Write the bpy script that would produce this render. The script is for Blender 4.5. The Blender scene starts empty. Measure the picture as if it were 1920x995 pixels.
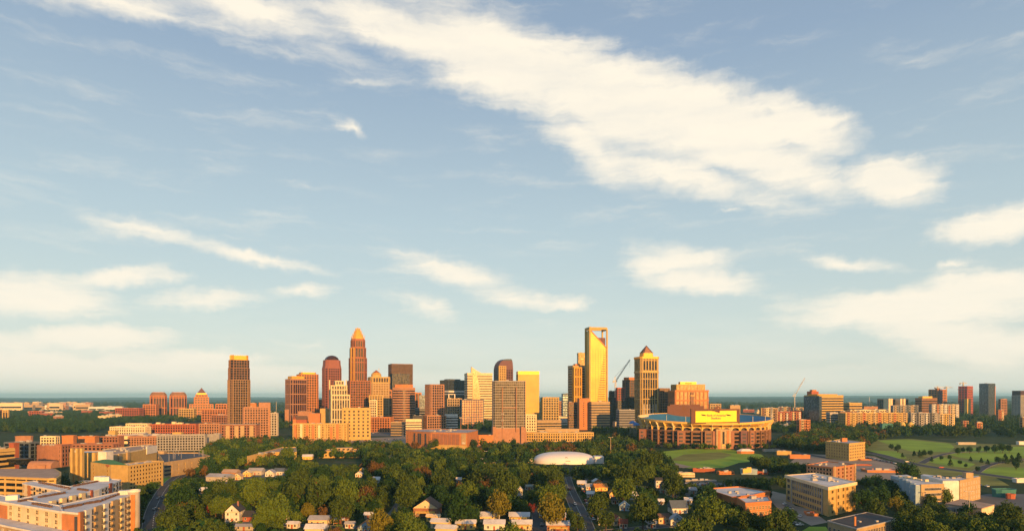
import bpy, math, random
import numpy as np
from mathutils import Vector

R = math.radians
SC = bpy.context.scene
COL = SC.collection
random.seed(7)

# ------------------------------------------------------------------ camera
F, CH, HZ = 1251.0, 71.0, 745.0          # focal length in photo pixels, camera height in metres, horizon row
cam = bpy.data.cameras.new("camera")
camo = bpy.data.objects.new("camera", cam)
COL.objects.link(camo)
cam.sensor_width = 36.0
cam.lens = 36.0 * F / 1920.0
cam.shift_y = (HZ - 497.5) / 1920.0
cam.clip_start, cam.clip_end = 1.0, 200000.0
camo.location = (0, 0, CH)
camo.rotation_euler = (R(90), 0, 0)
SC.camera = camo

# ------------------------------------------------------------------ view
SC.view_settings.view_transform = 'Standard'
SC.view_settings.look = 'None'
SC.view_settings.exposure = 0.76
SC.view_settings.gamma = 1.0
SC.cycles.max_bounces = 6
SC.cycles.diffuse_bounces = 2
SC.cycles.glossy_bounces = 3
SC.cycles.volume_bounces = 2
SC.cycles.use_denoising = True
SC.cycles.sample_clamp_indirect = 6.0

# ------------------------------------------------------------------ sun and sky
SUN_EL, SUN_SIDE = 9.0, 22.0              # elevation; degrees to the right of straight behind the camera
d = Vector((math.sin(R(SUN_SIDE)) * math.cos(R(SUN_EL)), -math.cos(R(SUN_SIDE)) * math.cos(R(SUN_EL)), math.sin(R(SUN_EL))))
sun = bpy.data.lights.new("sun", 'SUN')
sun.energy = 5.0
sun.angle = R(0.5)
sun.color = (1.0, 0.48, 0.12)
suno = bpy.data.objects.new("sun", sun)
COL.objects.link(suno)
suno.rotation_euler = d.to_track_quat('Z', 'Y').to_euler()

W = bpy.data.worlds.new("World")
SC.world = W
W.use_nodes = True
nt = W.node_tree
N, L = nt.nodes, nt.links
for n in list(N): N.remove(n)

def node(tree, typ, **kw):
    n = tree.nodes.new(typ)
    for k, v in kw.items(): setattr(n, k, v)
    return n

def plug(tree, sock, v):
    if hasattr(v, 'is_output'): tree.links.new(v, sock)
    elif v is not None: sock.default_value = v

def mth(tree, op, a, b=None, c=None, clamp=False):
    n = node(tree, 'ShaderNodeMath', operation=op, use_clamp=clamp)
    for s, v in zip(n.inputs, (a, b, c)): plug(tree, s, v)
    return n.outputs[0]

def vmth(tree, op, a, b=None):
    n = node(tree, 'ShaderNodeVectorMath', operation=op)
    plug(tree, n.inputs[0], a); plug(tree, n.inputs[1], b)
    return n.outputs[0]

def mixc(tree, f, a, b, mode='MIX'):
    n = node(tree, 'ShaderNodeMix', data_type='RGBA', blend_type=mode)
    plug(tree, n.inputs[0], f); plug(tree, n.inputs[6], a); plug(tree, n.inputs[7], b)
    return n.outputs[2]

def noise(tree, vec, scale, detail=4.0, rough=0.55, dist=0.0):
    n = node(tree, 'ShaderNodeTexNoise')
    plug(tree, n.inputs['Vector'], vec)
    n.inputs['Scale'].default_value = scale
    n.inputs['Detail'].default_value = detail
    n.inputs['Roughness'].default_value = rough
    n.inputs['Distortion'].default_value = dist
    return n

def maprange(tree, v, a, b, c=0.0, d_=1.0, smooth=False):
    n = node(tree, 'ShaderNodeMapRange')
    if smooth: n.interpolation_type = 'SMOOTHSTEP'
    plug(tree, n.inputs[0], v)
    for i, x in enumerate((a, b, c, d_)): n.inputs[i + 1].default_value = x
    return n.outputs[0]

sky = node(nt, 'ShaderNodeTexSky', sky_type='NISHITA', sun_disc=False)
sky.sun_elevation = R(SUN_EL)
sky.sun_rotation = R(180 - SUN_SIDE)
sky.altitude = 300.0
sky.air_density, sky.dust_density, sky.ozone_density = 1.0, 0.6, 1.5

def sky_angles(px, py):
    az = math.atan((px - 960) / F)
    return math.degrees(az), math.degrees(math.atan((HZ - py) / F * math.cos(az)))

# cloud banks: (photo column, row, half length, half thickness, tilt in degrees, weight)
CLOUDS = [
 (240, 5, 260, 40, 6, .60), (470, 25, 280, 60, 9, .66), (600, 85, 230, 50, 22, .45), (760, 60, 260, 55, 15, .9), (930, 115, 260, 75, 20, 1.15),
 (1130, 180, 270, 85, 20, 1.2), (1320, 225, 260, 80, 18, 1.2), (1500, 235, 130, 50, 14, 1.0), (1430, 305, 230, 50, 14, .95),
 (1665, 338, 130, 44, 4, 1.05), (1110, 270, 170, 55, 30, .8), (1290, 335, 260, 40, 12, .75), (1430, 385, 150, 22, 6, .5), (1375, 400, 50, 8, -8, .5),
 (662, 238, 48, 13, 22, .62), (575, 345, 120, 15, 0, .34),
 (280, 430, 200, 22, 14, .62), (470, 480, 210, 16, 13, .62), (400, 430, 320, 30, 8, .25), (215, 520, 150, 24, -3, .80), (60, 550, 170, 50, 0, .9),
 (400, 558, 130, 22, -2, .78), (575, 548, 80, 16, 0, .55), (850, 512, 160, 30, 14, .70), (970, 562, 150, 24, 8, .66),
 (800, 578, 100, 24, 18, .60), (1062, 570, 50, 20, 0, .72), (1260, 485, 120, 36, 4, .85), (1310, 530, 140, 28, 2, .85),
 (1590, 490, 130, 20, 5, .66), (1800, 497, 50, 15, -8, .6), (1690, 580, 320, 46, -4, 1.05), (1850, 545, 200, 44, -4, 1.0),
 (1790, 635, 280, 46, 10, 1.05), (1850, 425, 150, 34, -10, .95), (1930, 390, 100, 26, -8, .7), (170, 635, 230, 30, -1, .95),
 (90, 690, 320, 44, 4, .95), (380, 685, 330, 34, 3, .85), (560, 640, 220, 16, 6, .32), (120, 590, 200, 20, -2, .4), (560, 720, 420, 20, 2, .6),
 (1600, 690, 420, 30, 4, .3), (30, 330, 160, 16, 2, .18), (1000, 600, 300, 14, 4, .2),
]
tc = node(nt, 'ShaderNodeTexCoord')
sep = node(nt, 'ShaderNodeSeparateXYZ')
L.new(tc.outputs['Generated'], sep.inputs[0])
az = mth(nt, 'MULTIPLY', mth(nt, 'ARCTAN2', sep.outputs[0], sep.outputs[1]), 57.29578)
el = mth(nt, 'MULTIPLY', mth(nt, 'ARCSINE', sep.outputs[2]), 57.29578)
cmb = node(nt, 'ShaderNodeCombineXYZ')
L.new(az, cmb.inputs[0]); L.new(el, cmb.inputs[1])
P = cmb.outputs[0]
wob = noise(nt, P, 0.16, 5.0, 0.6)
wob2 = noise(nt, P, 0.7, 4.0, 0.6)
off1 = vmth(nt, 'MULTIPLY', vmth(nt, 'SUBTRACT', wob.outputs['Color'], (0.5, 0.5, 0.5)), (4.5, 2.2, 0.0))
off2 = vmth(nt, 'MULTIPLY', vmth(nt, 'SUBTRACT', wob2.outputs['Color'], (0.5, 0.5, 0.5)), (2.0, 0.9, 0.0))
Q = vmth(nt, 'ADD', vmth(nt, 'ADD', P, off1), off2)
tot = None
for cx, cy, a, b, t, w in CLOUDS:
    c = sky_angles(cx, cy)
    e = sky_angles(cx + a * math.cos(R(t)), cy + a * math.sin(R(t)))
    g = sky_angles(cx - b * math.sin(R(t)), cy + b * math.cos(R(t)))
    ax = math.hypot(e[0] - c[0], e[1] - c[1]); bx_ = math.hypot(g[0] - c[0], g[1] - c[1])
    m = node(nt, 'ShaderNodeMapping', vector_type='TEXTURE')
    m.inputs['Location'].default_value = (c[0], c[1], 0)
    m.inputs['Rotation'].default_value = (0, 0, math.atan2(e[1] - c[1], e[0] - c[0]))
    m.inputs['Scale'].default_value = (ax * 1.25, bx_ * 1.45, 1)
    L.new(Q, m.inputs['Vector'])
    gr = node(nt, 'ShaderNodeTexGradient', gradient_type='SPHERICAL')
    L.new(m.outputs[0], gr.inputs[0])
    v = mth(nt, 'MULTIPLY', gr.outputs['Fac'], w * 1.75)
    tot = v if tot is None else mth(nt, 'SMOOTH_MAX', tot, v, 0.25)
st = node(nt, 'ShaderNodeMapping')
st.inputs['Rotation'].default_value = (0, 0, R(14))
st.inputs['Scale'].default_value = (0.085, 0.50, 1)
L.new(vmth(nt, 'ADD', P, off2), st.inputs['Vector'])
fb = noise(nt, st.outputs[0], 1.3, 9.0, 0.62, 0.3)
dens = mth(nt, 'ADD', tot, mth(nt, 'MULTIPLY', mth(nt, 'SUBTRACT', fb.outputs['Fac'], 0.5), 1.55))
cov = mth(nt, 'MULTIPLY', maprange(nt, dens, 0.16, 1.25, 0.0, 1.0, True), maprange(nt, fb.outputs['Fac'], 0.3, 0.6, 0.84, 1.0))
# thin veil low in the sky
veil = mth(nt, 'MULTIPLY', maprange(nt, el, 11.0, 0.0, 0.0, 0.40, True), maprange(nt, fb.outputs['Fac'], 0.30, 0.72, 0.15, 1.0))
cov = mth(nt, 'MAXIMUM', mth(nt, 'MULTIPLY', cov, 0.96), veil)
# high thin overcast: pale and greenish low down, blue-grey overhead, laid over the clear sky
rp = node(nt, 'ShaderNodeValToRGB')
L.new(maprange(nt, el, 0.0, 40.0), rp.inputs[0])
stops = [(0.0, (1.45, 1.32, 1.1)), (.022, (.92, .90, .80)), (.06, (.66, .70, .645)), (.16, (.58, .66, .63)), (.36, (.47, .575, .615)), (.68, (.295, .395, .52)), (1.0, (.23, .31, .43))]
while len(rp.color_ramp.elements) < len(stops): rp.color_ramp.elements.new(.5)
for e_, (p_, c_) in zip(rp.color_ramp.elements, stops): e_.position = p_
for e_, (p_, c_) in zip(rp.color_ramp.elements, stops): e_.color = c_ + (1,)
skyc = mixc(nt, 0.80, sky.outputs[0], vmth(nt, 'MULTIPLY', rp.outputs[0], (10, 10, 10)))
CLOUD_COL = (9.0, 8.2, 6.8, 1)
final = mixc(nt, cov, skyc, CLOUD_COL)
bg = node(nt, 'ShaderNodeBackground')
bg.inputs['Strength'].default_value = 0.07
L.new(final, bg.inputs['Color'])
W.cycles.sampling_method = 'MANUAL'
W.cycles.sample_map_resolution = 512
out = node(nt, 'ShaderNodeOutputWorld')
L.new(bg.outputs[0], out.inputs['Surface'])

# ------------------------------------------------------------------ materials (all procedural, mapped by place in the world)
MATS = {}
def base_mat(name):
    m = bpy.data.materials.new(name); m.use_nodes = True
    t = m.node_tree
    bs = t.nodes['Principled BSDF']
    geo = node(t, 'ShaderNodeNewGeometry')
    return m, t, bs, geo.outputs['Position']

def wall(name, col, rough=0.75, var=0.22, scale=0.25, metal=0.0, streak=True, spec=0.3):
    """masonry / paint / metal: colour broken up by two noises and faint rain streaks"""
    if name in MATS: return MATS[name]
    col = tuple(c * .88 for c in col)
    m, t, bs, pos = base_mat(name)
    n1 = noise(t, pos, scale, 4, 0.6)
    n2 = noise(t, vmth(t, 'MULTIPLY', pos, (1.6, 1.6, 0.12 if streak else 1.6)), 1.0, 3, 0.6)
    f = mth(t, 'ADD', mth(t, 'MULTIPLY', n1.outputs['Fac'], 0.6), mth(t, 'MULTIPLY', n2.outputs['Fac'], 0.4))
    f = maprange(t, f, 0.3, 0.7)
    lo = tuple(c * (1 - var) for c in col) + (1,); hi = tuple(min(1, c * (1 + var)) for c in col) + (1,)
    t.links.new(mixc(t, f, lo, hi), bs.inputs['Base Color'])
    bs.inputs['Roughness'].default_value = rough
    bs.inputs['Metallic'].default_value = metal
    bs.inputs['Specular IOR Level'].default_value = spec
    MATS[name] = m
    return m

def glass(name, col, metal=0.75, rough=0.16, cell=(1.6, 1.6, 3.7), lo=0.45, hi=1.25, spec=.5):
    """coated window glass; each pane keeps its own tint and tilt of reflection"""
    if name in MATS: return MATS[name]
    m, t, bs, pos = base_mat(name)
    v = vmth(t, 'FLOOR', vmth(t, 'DIVIDE', vmth(t, 'ADD', pos, (0.137, 0.211, 0.05)), cell))
    wn = node(t, 'ShaderNodeTexWhiteNoise', noise_dimensions='3D')
    t.links.new(v, wn.inputs['Vector'])
    k = maprange(t, wn.outputs['Value'], 0, 1, lo, hi)
    big = noise(t, pos, 0.03, 2, 0.5)
    k = mth(t, 'MULTIPLY', k, maprange(t, big.outputs['Fac'], 0.3, 0.7, 0.8, 1.15))
    cc = node(t, 'ShaderNodeVectorMath', operation='SCALE')
    cc.inputs[0].default_value = col; t.links.new(k, cc.inputs['Scale'])
    t.links.new(cc.outputs[0], bs.inputs['Base Color'])
    t.links.new(maprange(t, wn.outputs['Value'], 0, 1, rough * (.97 if lo > .95 else .7), rough * (1.03 if lo > .95 else 1.5)), bs.inputs['Roughness'])
    bs.inputs['Metallic'].default_value = metal
    bs.inputs['Specular IOR Level'].default_value = spec
    MATS[name] = m
    return m

def leaf(name, c1, c2):
    if name in MATS: return MATS[name]
    m, t, bs, pos = base_mat(name)
    n1 = noise(t, pos, 0.22, 3, 0.6); n2 = noise(t, pos, 1.1, 2, 0.6)
    f = maprange(t, mth(t, 'ADD', mth(t, 'MULTIPLY', n1.outputs['Fac'], 0.65), mth(t, 'MULTIPLY', n2.outputs['Fac'], 0.35)), 0.35, 0.65)
    t.links.new(mixc(t, f, c1 + (1,), c2 + (1,)), bs.inputs['Base Color'])
    bs.inputs['Roughness'].default_value = 0.75
    bs.inputs['Specular IOR Level'].default_value = 0.15
    MATS[name] = m
    return m

tan = wall('tan_stone', (.44, .32, .18)); cream = wall('cream_render', (.74, .60, .38)); gold_stone = wall('ochre_stone', (.52, .36, .13))
brick = wall('brown_brick', (.30, .14, .09)); redbrick = wall('red_brick', (.36, .105, .055)); orangew = wall('orange_cladding', (.50, .20, .075))
pink = wall('pink_brick', (.38, .20, .12)); brown = wall('brown_stone', (.24, .13, .08)); granite = wall('red_granite', (.33, .12, .055))
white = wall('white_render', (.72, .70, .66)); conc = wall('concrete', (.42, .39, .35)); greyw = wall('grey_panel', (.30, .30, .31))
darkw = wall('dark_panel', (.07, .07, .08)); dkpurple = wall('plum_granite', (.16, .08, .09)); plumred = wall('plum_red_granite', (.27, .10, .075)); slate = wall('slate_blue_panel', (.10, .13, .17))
goldm = wall('gold_cladding', (.72, .40, .06), 0.45, .15, metal=.3); steel = wall('painted_steel', (.34, .34, .36), .5, metal=.3)
cranem = wall('pale_crane_paint', (.55, .52, .48), .5); redsteel = wall('red_primer_steel', (.45, .10, .07), .6)
roofw = wall('white_roof', (.62, .62, .62), .8, .34, .09, streak=False); roofg = wall('grey_roof', (.36, .37, .40), .85, .36, .09, streak=False)
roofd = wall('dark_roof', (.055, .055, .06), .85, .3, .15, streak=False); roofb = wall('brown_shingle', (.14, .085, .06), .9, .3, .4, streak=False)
roofgreen = wall('green_copper_roof', (.05, .16, .08), .6, .2, .3, streak=False); roofred = wall('red_shingle', (.24, .075, .045), .9, .3, .4, streak=False)
roofblue = wall('deck_coating_blue_grey', (.30, .36, .46), .8, .15, .1, streak=False); rooft = wall('tan_roof', (.42, .30, .22), .85, .25, .15, streak=False)
unitm = wall('roof_plant_metal', (.40, .39, .38), .6, .3, .6); brownunit = wall('rusty_roof_unit', (.10, .06, .05), .8, .3, .6)
asphalt = wall('asphalt', (.055, .06, .07), .9, .25, .05, streak=False); lotm = wall('worn_lot_asphalt', (.11, .12, .13), .9, .3, .04, streak=False)
gravel = wall('pale_gravel', (.30, .25, .20), .95, .35, .05, streak=False); kerbm = wall('kerb_concrete', (.25, .24, .22), .9, streak=False)
paintw = wall('white_road_paint', (.75, .75, .72), .7, .2, .5, streak=False)
lawn = wall('lawn', (.25, .38, .04), .9, .42, .02, streak=False, spec=.1); drygrass = wall('dry_grass', (.22, .23, .06), .95, .42, .03, streak=False, spec=.1)
bark = wall('bark', (.10, .07, .05), .95, .3, .8); bluet = wall('blue_tent_fabric', (.08, .22, .55), .6); tealm = wall('teal_cover', (.04, .18, .18), .7)
seatblue = wall('blue_seats', (.035, .16, .33), .55, .25, .08, streak=False); bowl = wall('ochre_concrete', (.78, .50, .13), .7, .15)
signy = wall('yellow_sign_face', (.95, .72, .03), .5, .05); maroon = wall('maroon_panel', (.13, .045, .03), .6, .15); ink = wall('dark_red_ink', (.22, .02, .03), .6, .05)
inkblue = wall('navy_ink', (.05, .04, .12), .6, .05); domem = wall('white_dome_fabric', (.80, .76, .74), .5, .05, .1, streak=False)
yellowp = wall('yellow_paint', (.75, .50, .12), .6); bluep = wall('pale_blue_siding', (.30, .42, .52), .7); whites = wall('white_siding', (.66, .64, .60), .7)
creams = wall('cream_siding', (.70, .55, .33), .7); greens = wall('sage_siding', (.28, .32, .28), .7)
g_dark = glass('dark_glass', (.012, .013, .018), .0, .22, spec=.3); g_bronze = glass('bronze_glass', (.17, .085, .05), .5, .3, lo=.7, hi=1.2); g_gold = glass('gold_glass', (.60, .385, .05), .08, .40, lo=.97, hi=1.03, spec=.3, cell=(400, 400, 3.7))
g_copper = glass('copper_gold_glass', (.46, .27, .045), .08, .42, lo=.97, hi=1.03, spec=.3, cell=(400, 400, 3.7)); g_blue = glass('blue_grey_glass', (.10, .14, .18), .6, .2, lo=.7, hi=1.2); g_red = glass('plum_glass', (.036, .012, .014), .0, .3, lo=.7, hi=1.2, spec=.3); g_brown = glass('brown_glass', (.030, .016, .010), .0, .3, lo=.7, hi=1.2, spec=.25)
g_amber = glass('amber_glass', (.17, .10, .025), .15, .34, lo=.8, hi=1.15, spec=.35); g_win = glass('window_glass', (.013, .015, .018), .0, .12, cell=(1.1, 1.1, 1.3)); g_green = glass('green_grey_glass', (.05, .04, .024), .1, .3, lo=.7, hi=1.25, spec=.35)

# ------------------------------------------------------------------ objects
def tag(o, label=None, cat=None, group=None, kind=None):
    if label: o['label'] = label
    if cat: o['category'] = cat
    if group: o['group'] = group
    if kind: o['kind'] = kind
    return o

def empty(name, loc, rz=0.0):
    o = bpy.data.objects.new(name, None); COL.objects.link(o)
    o.location = loc; o.rotation_euler = (0, 0, rz); o.empty_display_size = 1
    return o

def mesh(name, verts, faces, mats, idx=None, smooth=False):
    me = bpy.data.meshes.new(name)
    me.from_pydata([tuple(v) for v in verts], [], faces)
    for m in (mats if isinstance(mats, (list, tuple)) else [mats]): me.materials.append(m)
    if idx is not None: me.polygons.foreach_set('material_index', idx)
    if smooth: me.polygons.foreach_set('use_smooth', [True] * len(me.polygons))
    me.update()
    return me

def link(name, me, parent=None, loc=(0, 0, 0), rz=0.0, scale=None):
    o = bpy.data.objects.new(name, me); COL.objects.link(o)
    if parent is not None: o.parent = parent
    o.location = loc; o.rotation_euler = (0, 0, rz)
    if scale: o.scale = scale
    return o

def at(px, py, z=0.0):
    """the point of height z that the photo shows at this column and row"""
    D = (CH - z) * F / (py - HZ)
    return Vector(((px - 960) / F * D, D, z))
def Zat(py, D): return CH - (py - HZ) / F * D
def Xat(px, D): return (px - 960) / F * D
def pix(x, y, z): return 960 + F * x / y, HZ + F * (CH - z) / y

# polygons, counter-clockwise seen from above, world metres
def rect(a=1.0): return [(-1, -a), (1, -a), (1, a), (-1, a)]
def cham(a=1.0, c=.25): return [(-1 + c, -a), (1 - c, -a), (1, -a + c), (1, a - c), (1 - c, a), (-1 + c, a), (-1, a - c), (-1, -a + c)]
def circ(n=20, a=1.0): return [(math.cos(2 * math.pi * i / n - math.pi / 2 - math.pi / n), a * math.sin(2 * math.pi * i / n - math.pi / 2 - math.pi / n)) for i in range(n)]
def bowed(a=1.0, b=.25, n=7):
    f = [(-1 + 2 * i / n, -a - b * (1 - (-1 + 2 * i / n) ** 2)) for i in range(n + 1)]
    return f + [(1, a), (-1, a)]

def fit(shape, pL, pR, D, rot=0.0):
    """turn and size a plan so that, standing at distance D, it spans these columns"""
    c, s_ = math.cos(R(rot)), math.sin(R(rot))
    q = [(x * c - y * s_, x * s_ + y * c) for x, y in shape]
    cx, s = Xat((pL + pR) / 2, D), (pR - pL) / 2 / F * D
    for _ in range(30):
        ps = [960 + F * (cx + x * s) / (D + y * s) for x, y in q]
        s *= (pR - pL) / (max(ps) - min(ps))
        ps = [960 + F * (cx + x * s) / (D + y * s) for x, y in q]
        cx += ((pL + pR) / 2 - (max(ps) + min(ps)) / 2) / F * D
    return [(cx + x * s, D + y * s) for x, y in q]

def scl(poly, k, ky=None):
    cx = sum(p[0] for p in poly) / len(poly); cy = sum(p[1] for p in poly) / len(poly)
    return [(cx + (x - cx) * k, cy + (y - cy) * (ky or k)) for x, y in poly]

def area2(p): return sum(p[i][0] * p[(i + 1) % len(p)][1] - p[(i + 1) % len(p)][0] * p[i][1] for i in range(len(p)))

def offset(poly, d):
    n = len(poly); out_ = []
    for i in range(n):
        (ax, ay), (bx, by), (cx, cy) = poly[i - 1], poly[i], poly[(i + 1) % n]
        e1 = Vector((bx - ax, by - ay)).normalized(); e2 = Vector((cx - bx, cy - by)).normalized()
        n1 = Vector((e1.y, -e1.x)); n2 = Vector((e2.y, -e2.x))
        m = n1 + n2; k = m.dot(n1)
        if abs(k) < .3: k = .3
        out_.append((bx + m.x * d / k, by + m.y * d / k))
    return out_

def prism_data(poly, z0, z1, top=None):
    n = len(poly); tp = top or poly
    v = [(x, y, z0) for x, y in poly] + [(x, y, z1) for x, y in tp]
    f = [(i, (i + 1) % n, n + (i + 1) % n, n + i) for i in range(n)] + [tuple(range(n, 2 * n)), tuple(range(n - 1, -1, -1))]
    return v, f
def ring_data(po, pi_, z0, z1):
    n = len(po)
    v = [(x, y, z0) for x, y in po] + [(x, y, z1) for x, y in po] + [(x, y, z0) for x, y in pi_] + [(x, y, z1) for x, y in pi_]
    f = []
    for i in range(n):
        j = (i + 1) % n
        f += [(i, j, n + j, n + i), (2 * n + j, 2 * n + i, 3 * n + i, 3 * n + j), (n + i, n + j, 3 * n + j, 3 * n + i), (2 * n + i, 2 * n + j, j, i)]
    return v, f

UNIT = {}
def unit(m):
    if m.name not in UNIT:
        v, f = prism_data([(-.5, -.5), (.5, -.5), (.5, .5), (-.5, .5)], 0, 1)
        UNIT[m.name] = mesh('block', v, f, m)
    return UNIT[m.name]

WIN = {}
def window_mesh(w, h, mf, mg, nx=1, ny=1, fr=.11):
    """a frame standing proud of the wall with the panes set back in it; local x along the wall, -y outwards"""
    k = (round(w, 2), round(h, 2), mf.name, mg.name, nx, ny)
    if k in WIN: return WIN[k]
    v, f, ix = [], [], []
    def bx(x0, x1, y0, y1, z0, z1, mi):
        b = len(v)
        v.extend([(x0, y0, z0), (x1, y0, z0), (x1, y1, z0), (x0, y1, z0), (x0, y0, z1), (x1, y0, z1), (x1, y1, z1), (x0, y1, z1)])
        for q in ((0, 1, 5, 4), (1, 2, 6, 5), (2, 3, 7, 6), (3, 0, 4, 7), (4, 5, 6, 7), (3, 2, 1, 0)):
            f.append(tuple(b + i for i in q)); ix.append(mi)
    for i in range(nx + 1):
        x = -w / 2 + i * w / nx; bx(x - fr / 2, x + fr / 2, -.16, .02, -fr / 2, h + fr / 2, 0)
    for j in range(ny + 1):
        z = j * h / ny; bx(-w / 2, w / 2, -.155, .02, z - fr / 2, z + fr / 2, 0)
    bx(-w / 2 + fr / 2, w / 2 - fr / 2, -.03, .02, fr / 2, h - fr / 2, 1)
    WIN[k] = mesh('window', v, f, [mf, mg], ix)
    return WIN[k]

VIS = []      # things that must stay in sight: (column0, column1, row0, row1, distance)
FOOT = []     # plans that no tree may stand in

class B:
    """a building: an Empty at its base, every part a child"""
    def __init__(s, name, label, cat, poly, group=None, vis=None):
        if area2(poly) < 0: poly = poly[::-1]
        s.poly = poly
        s.c = (sum(p[0] for p in poly) / len(poly), sum(p[1] for p in poly) / len(poly))
        s.root = tag(empty(name, (s.c[0], s.c[1], 0)), label, cat, group)
        s.nw = 0; s.np_ = 0; s.rest = []
        FOOT.append(poly)
        if vis: VIS.append(vis + (min(p[1] for p in poly),))
    def loc(s, poly): return [(x - s.c[0], y - s.c[1]) for x, y in poly]
    def prism(s, part, poly, z0, z1, m, top=None, smooth=False):
        if area2(poly) < 0: poly = poly[::-1]; top = top[::-1] if top else None
        v, f = prism_data(s.loc(poly), z0, z1, s.loc(top) if top else None)
        return link(part, mesh(part, v, f, m, smooth=False), s.root)
    def ring(s, part, po, pi_, z0, z1, m):
        v, f = ring_data(s.loc(po), s.loc(pi_), z0, z1)
        return link(part, mesh(part, v, f, m), s.root)
    def box(s, part, x, y, z, sx, sy, sz, m, rz=0.0, parent=None):
        return link(part, unit(m), parent or s.root, (x - s.c[0], y - s.c[1], z), rz, (sx, sy, sz))
    def bands(s, poly, zs, h, off, m, part='floor_band'):
        po = offset(poly, off); me = None
        for z in zs:
            if me is None:
                v, f = prism_data(s.loc(po), 0, h); me = mesh(part, v, f, m)
            link(part, me, s.root, (0, 0, z))
    def sides(s, poly, tol=-.05):
        n = len(poly)
        for i in range(n):
            a, b = Vector(poly[i]), Vector(poly[(i + 1) % n])
            e = b - a; ln = e.length
            if ln < .5: continue
            e /= ln; nr = Vector((e.y, -e.x)); mid = (a + b) / 2
            if nr.dot(-mid.normalized()) > tol: yield i, a, b, e, nr, ln
    def piers(s, poly, z0, z1, sp, w, dep, m, part='pier', only=None, skip_ends=False):
        for i, a, b, e, nr, ln in s.sides(poly):
            if only is not None and i not in only: continue
            k = max(1, round(ln / sp))
            for j in range(k + 1):
                if skip_ends and j in (0, k): continue
                if s.np_ >= 100: return
                p = a + e * (w / 2 + (ln - w) * j / k) + nr * (dep * .5 - .2)
                s.box(part, p.x, p.y, z0, w, dep + .4, z1 - z0, m, math.atan2(e.y, e.x)); s.np_ += 1
    def windows(s, a, b, z0, nx, nz, fh, w, h, mf=None, mg=None, panes=(1, 1), m0=1.5, part='window'):
        """single windows on the wall from a to b (outwards is on the right of a->b)"""
        a, b = Vector(a), Vector(b); e = b - a; ln = e.length; e /= ln; nr = Vector((e.y, -e.x)); rz = math.atan2(e.y, e.x)
        me = window_mesh(w, h, mf or white, mg or g_win, *panes)
        for k in range(nz):
            for i in range(nx):
                p = a + e * (m0 + w / 2 + (ln - 2 * m0 - w) * (i / (nx - 1) if nx > 1 else .5)) + nr * .01
                if s.nw < 100: link(part, me, s.root, (p.x - s.c[0], p.y - s.c[1], z0 + k * fh), rz); s.nw += 1
                else: s.rest.append((me, p.x - s.c[0], p.y - s.c[1], z0 + k * fh, rz))
    def done(s):
        if not s.rest: return s
        v, f, ix = [], [], []
        mats = []
        for me, x, y, z, rz in s.rest:
            b0 = len(v); c, q = math.cos(rz), math.sin(rz)
            v.extend([(x + p.co.x * c - p.co.y * q, y + p.co.x * q + p.co.y * c, z + p.co.z) for p in me.vertices])
            for p in me.polygons:
                f.append(tuple(b0 + i for i in p.vertices)); m = me.materials[p.material_index]
                if m not in mats: mats.append(m)
                ix.append(mats.index(m))
        tag(link('windows', mesh('windows', v, f, mats, ix), s.root), kind='stuff')
        return s
    def roof(s, poly, z, m, mp, h=.9, w=.5, units=0, mu=None, size=3.0):
        """parapet ring and the roof deck a step below its top"""
        s.ring('parapet', offset(poly, .25), offset(poly, -w), z - .3, z + h, mp)
        r = s.prism('roof', offset(poly, -w + .05), z - .25, z + .12, m)
        s.units(poly, z + .1, units, mu or unitm, size, parent=r)
    def units(s, poly, z, n, m, size=3.0, part='roof_unit', parent=None):
        if len(poly) > 4:
            poly = [poly[0], poly[len(poly) // 4], poly[len(poly) // 2], poly[3 * len(poly) // 4]]
        for _ in range(n):
            u, v = random.uniform(.12, .88), random.uniform(.15, .85)
            p = (Vector(poly[0]) * (1 - u) + Vector(poly[1]) * u) * (1 - v) + (Vector(poly[3]) * (1 - u) + Vector(poly[2]) * u) * v
            q = Vector(poly[1]) - Vector(poly[0])
            k = random.uniform(.5, 1.2) * size
            s.box(part, p.x, p.y, z, k * random.uniform(.8, 1.8), k, k * random.uniform(.4, .8), m, math.atan2(q.y, q.x), parent)
    def face(s, poly, z0, z1, style, mw, mg, fh=3.8, bh=1.3, sp=4.0, pw=1.1, off=.4, core='glass_wall', only=None):
        """a storeyed facade in real relief over a glazed core"""
        if style == 'plain':
            s.prism('wall', poly, z0, z1, mw); return
        s.prism(core, poly, z0, z1, mg)
        far = 2.5 * (sum(p[1] for p in poly) / len(poly)) / 667.0
        if style in ('grid', 'ribbon', 'ribs') and fh < far: bh *= far / fh; fh = far
        if style in ('grid', 'ribs') and sp < far: pw *= far / sp; sp = far
        thin = sum(p[1] for p in poly) / len(poly) > 1300
        if style == 'grid': pw = min(pw, (.27 if thin else .40) * sp); bh = min(bh, (.28 if thin else .38) * fh)
        if style == 'ribs' and thin: pw = min(pw, .26 * sp)
        if style == 'ribbon': bh = min(bh, .5 * fh)
        n = max(1, round((z1 - z0) / fh)); fh = (z1 - z0) / n
        zs = [z0 + k * fh for k in range(n)]
        if style in ('grid', 'ribbon', 'curtain'): s.bands(poly, zs + [z1 - bh * .9], bh, off, mw)
        elif style == 'ribs': s.bands(poly, zs[::4] + [z1 - bh], bh, off * .4, mw)
        if style in ('grid', 'ribs', 'curtain'): s.piers(poly, z0, z1, sp, pw, off + .15, mw, only=only)

def tower(name, label, shape, pL, pR, pTop, D, rot=0.0, group=None, cat='office tower', **kw):
    b = B(name, label, cat, fit(shape, pL, pR, D, rot), group)
    b.D = D; b.H = Zat(pTop, D)
    return b
def quick(name, label, shape, pL, pR, pTop, D, rot, style, mw, mg, roofm=None, units=2, cat='building', group=None, z0=0.0, **kw):
    b = tower(name, label, shape, pL, pR, pTop, D, rot, group, cat)
    b.face(b.poly, z0, b.H, style, mw, mg, **kw)
    b.roof(b.poly, b.H, roofm or roofg, mw, units=units)
    return b

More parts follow.
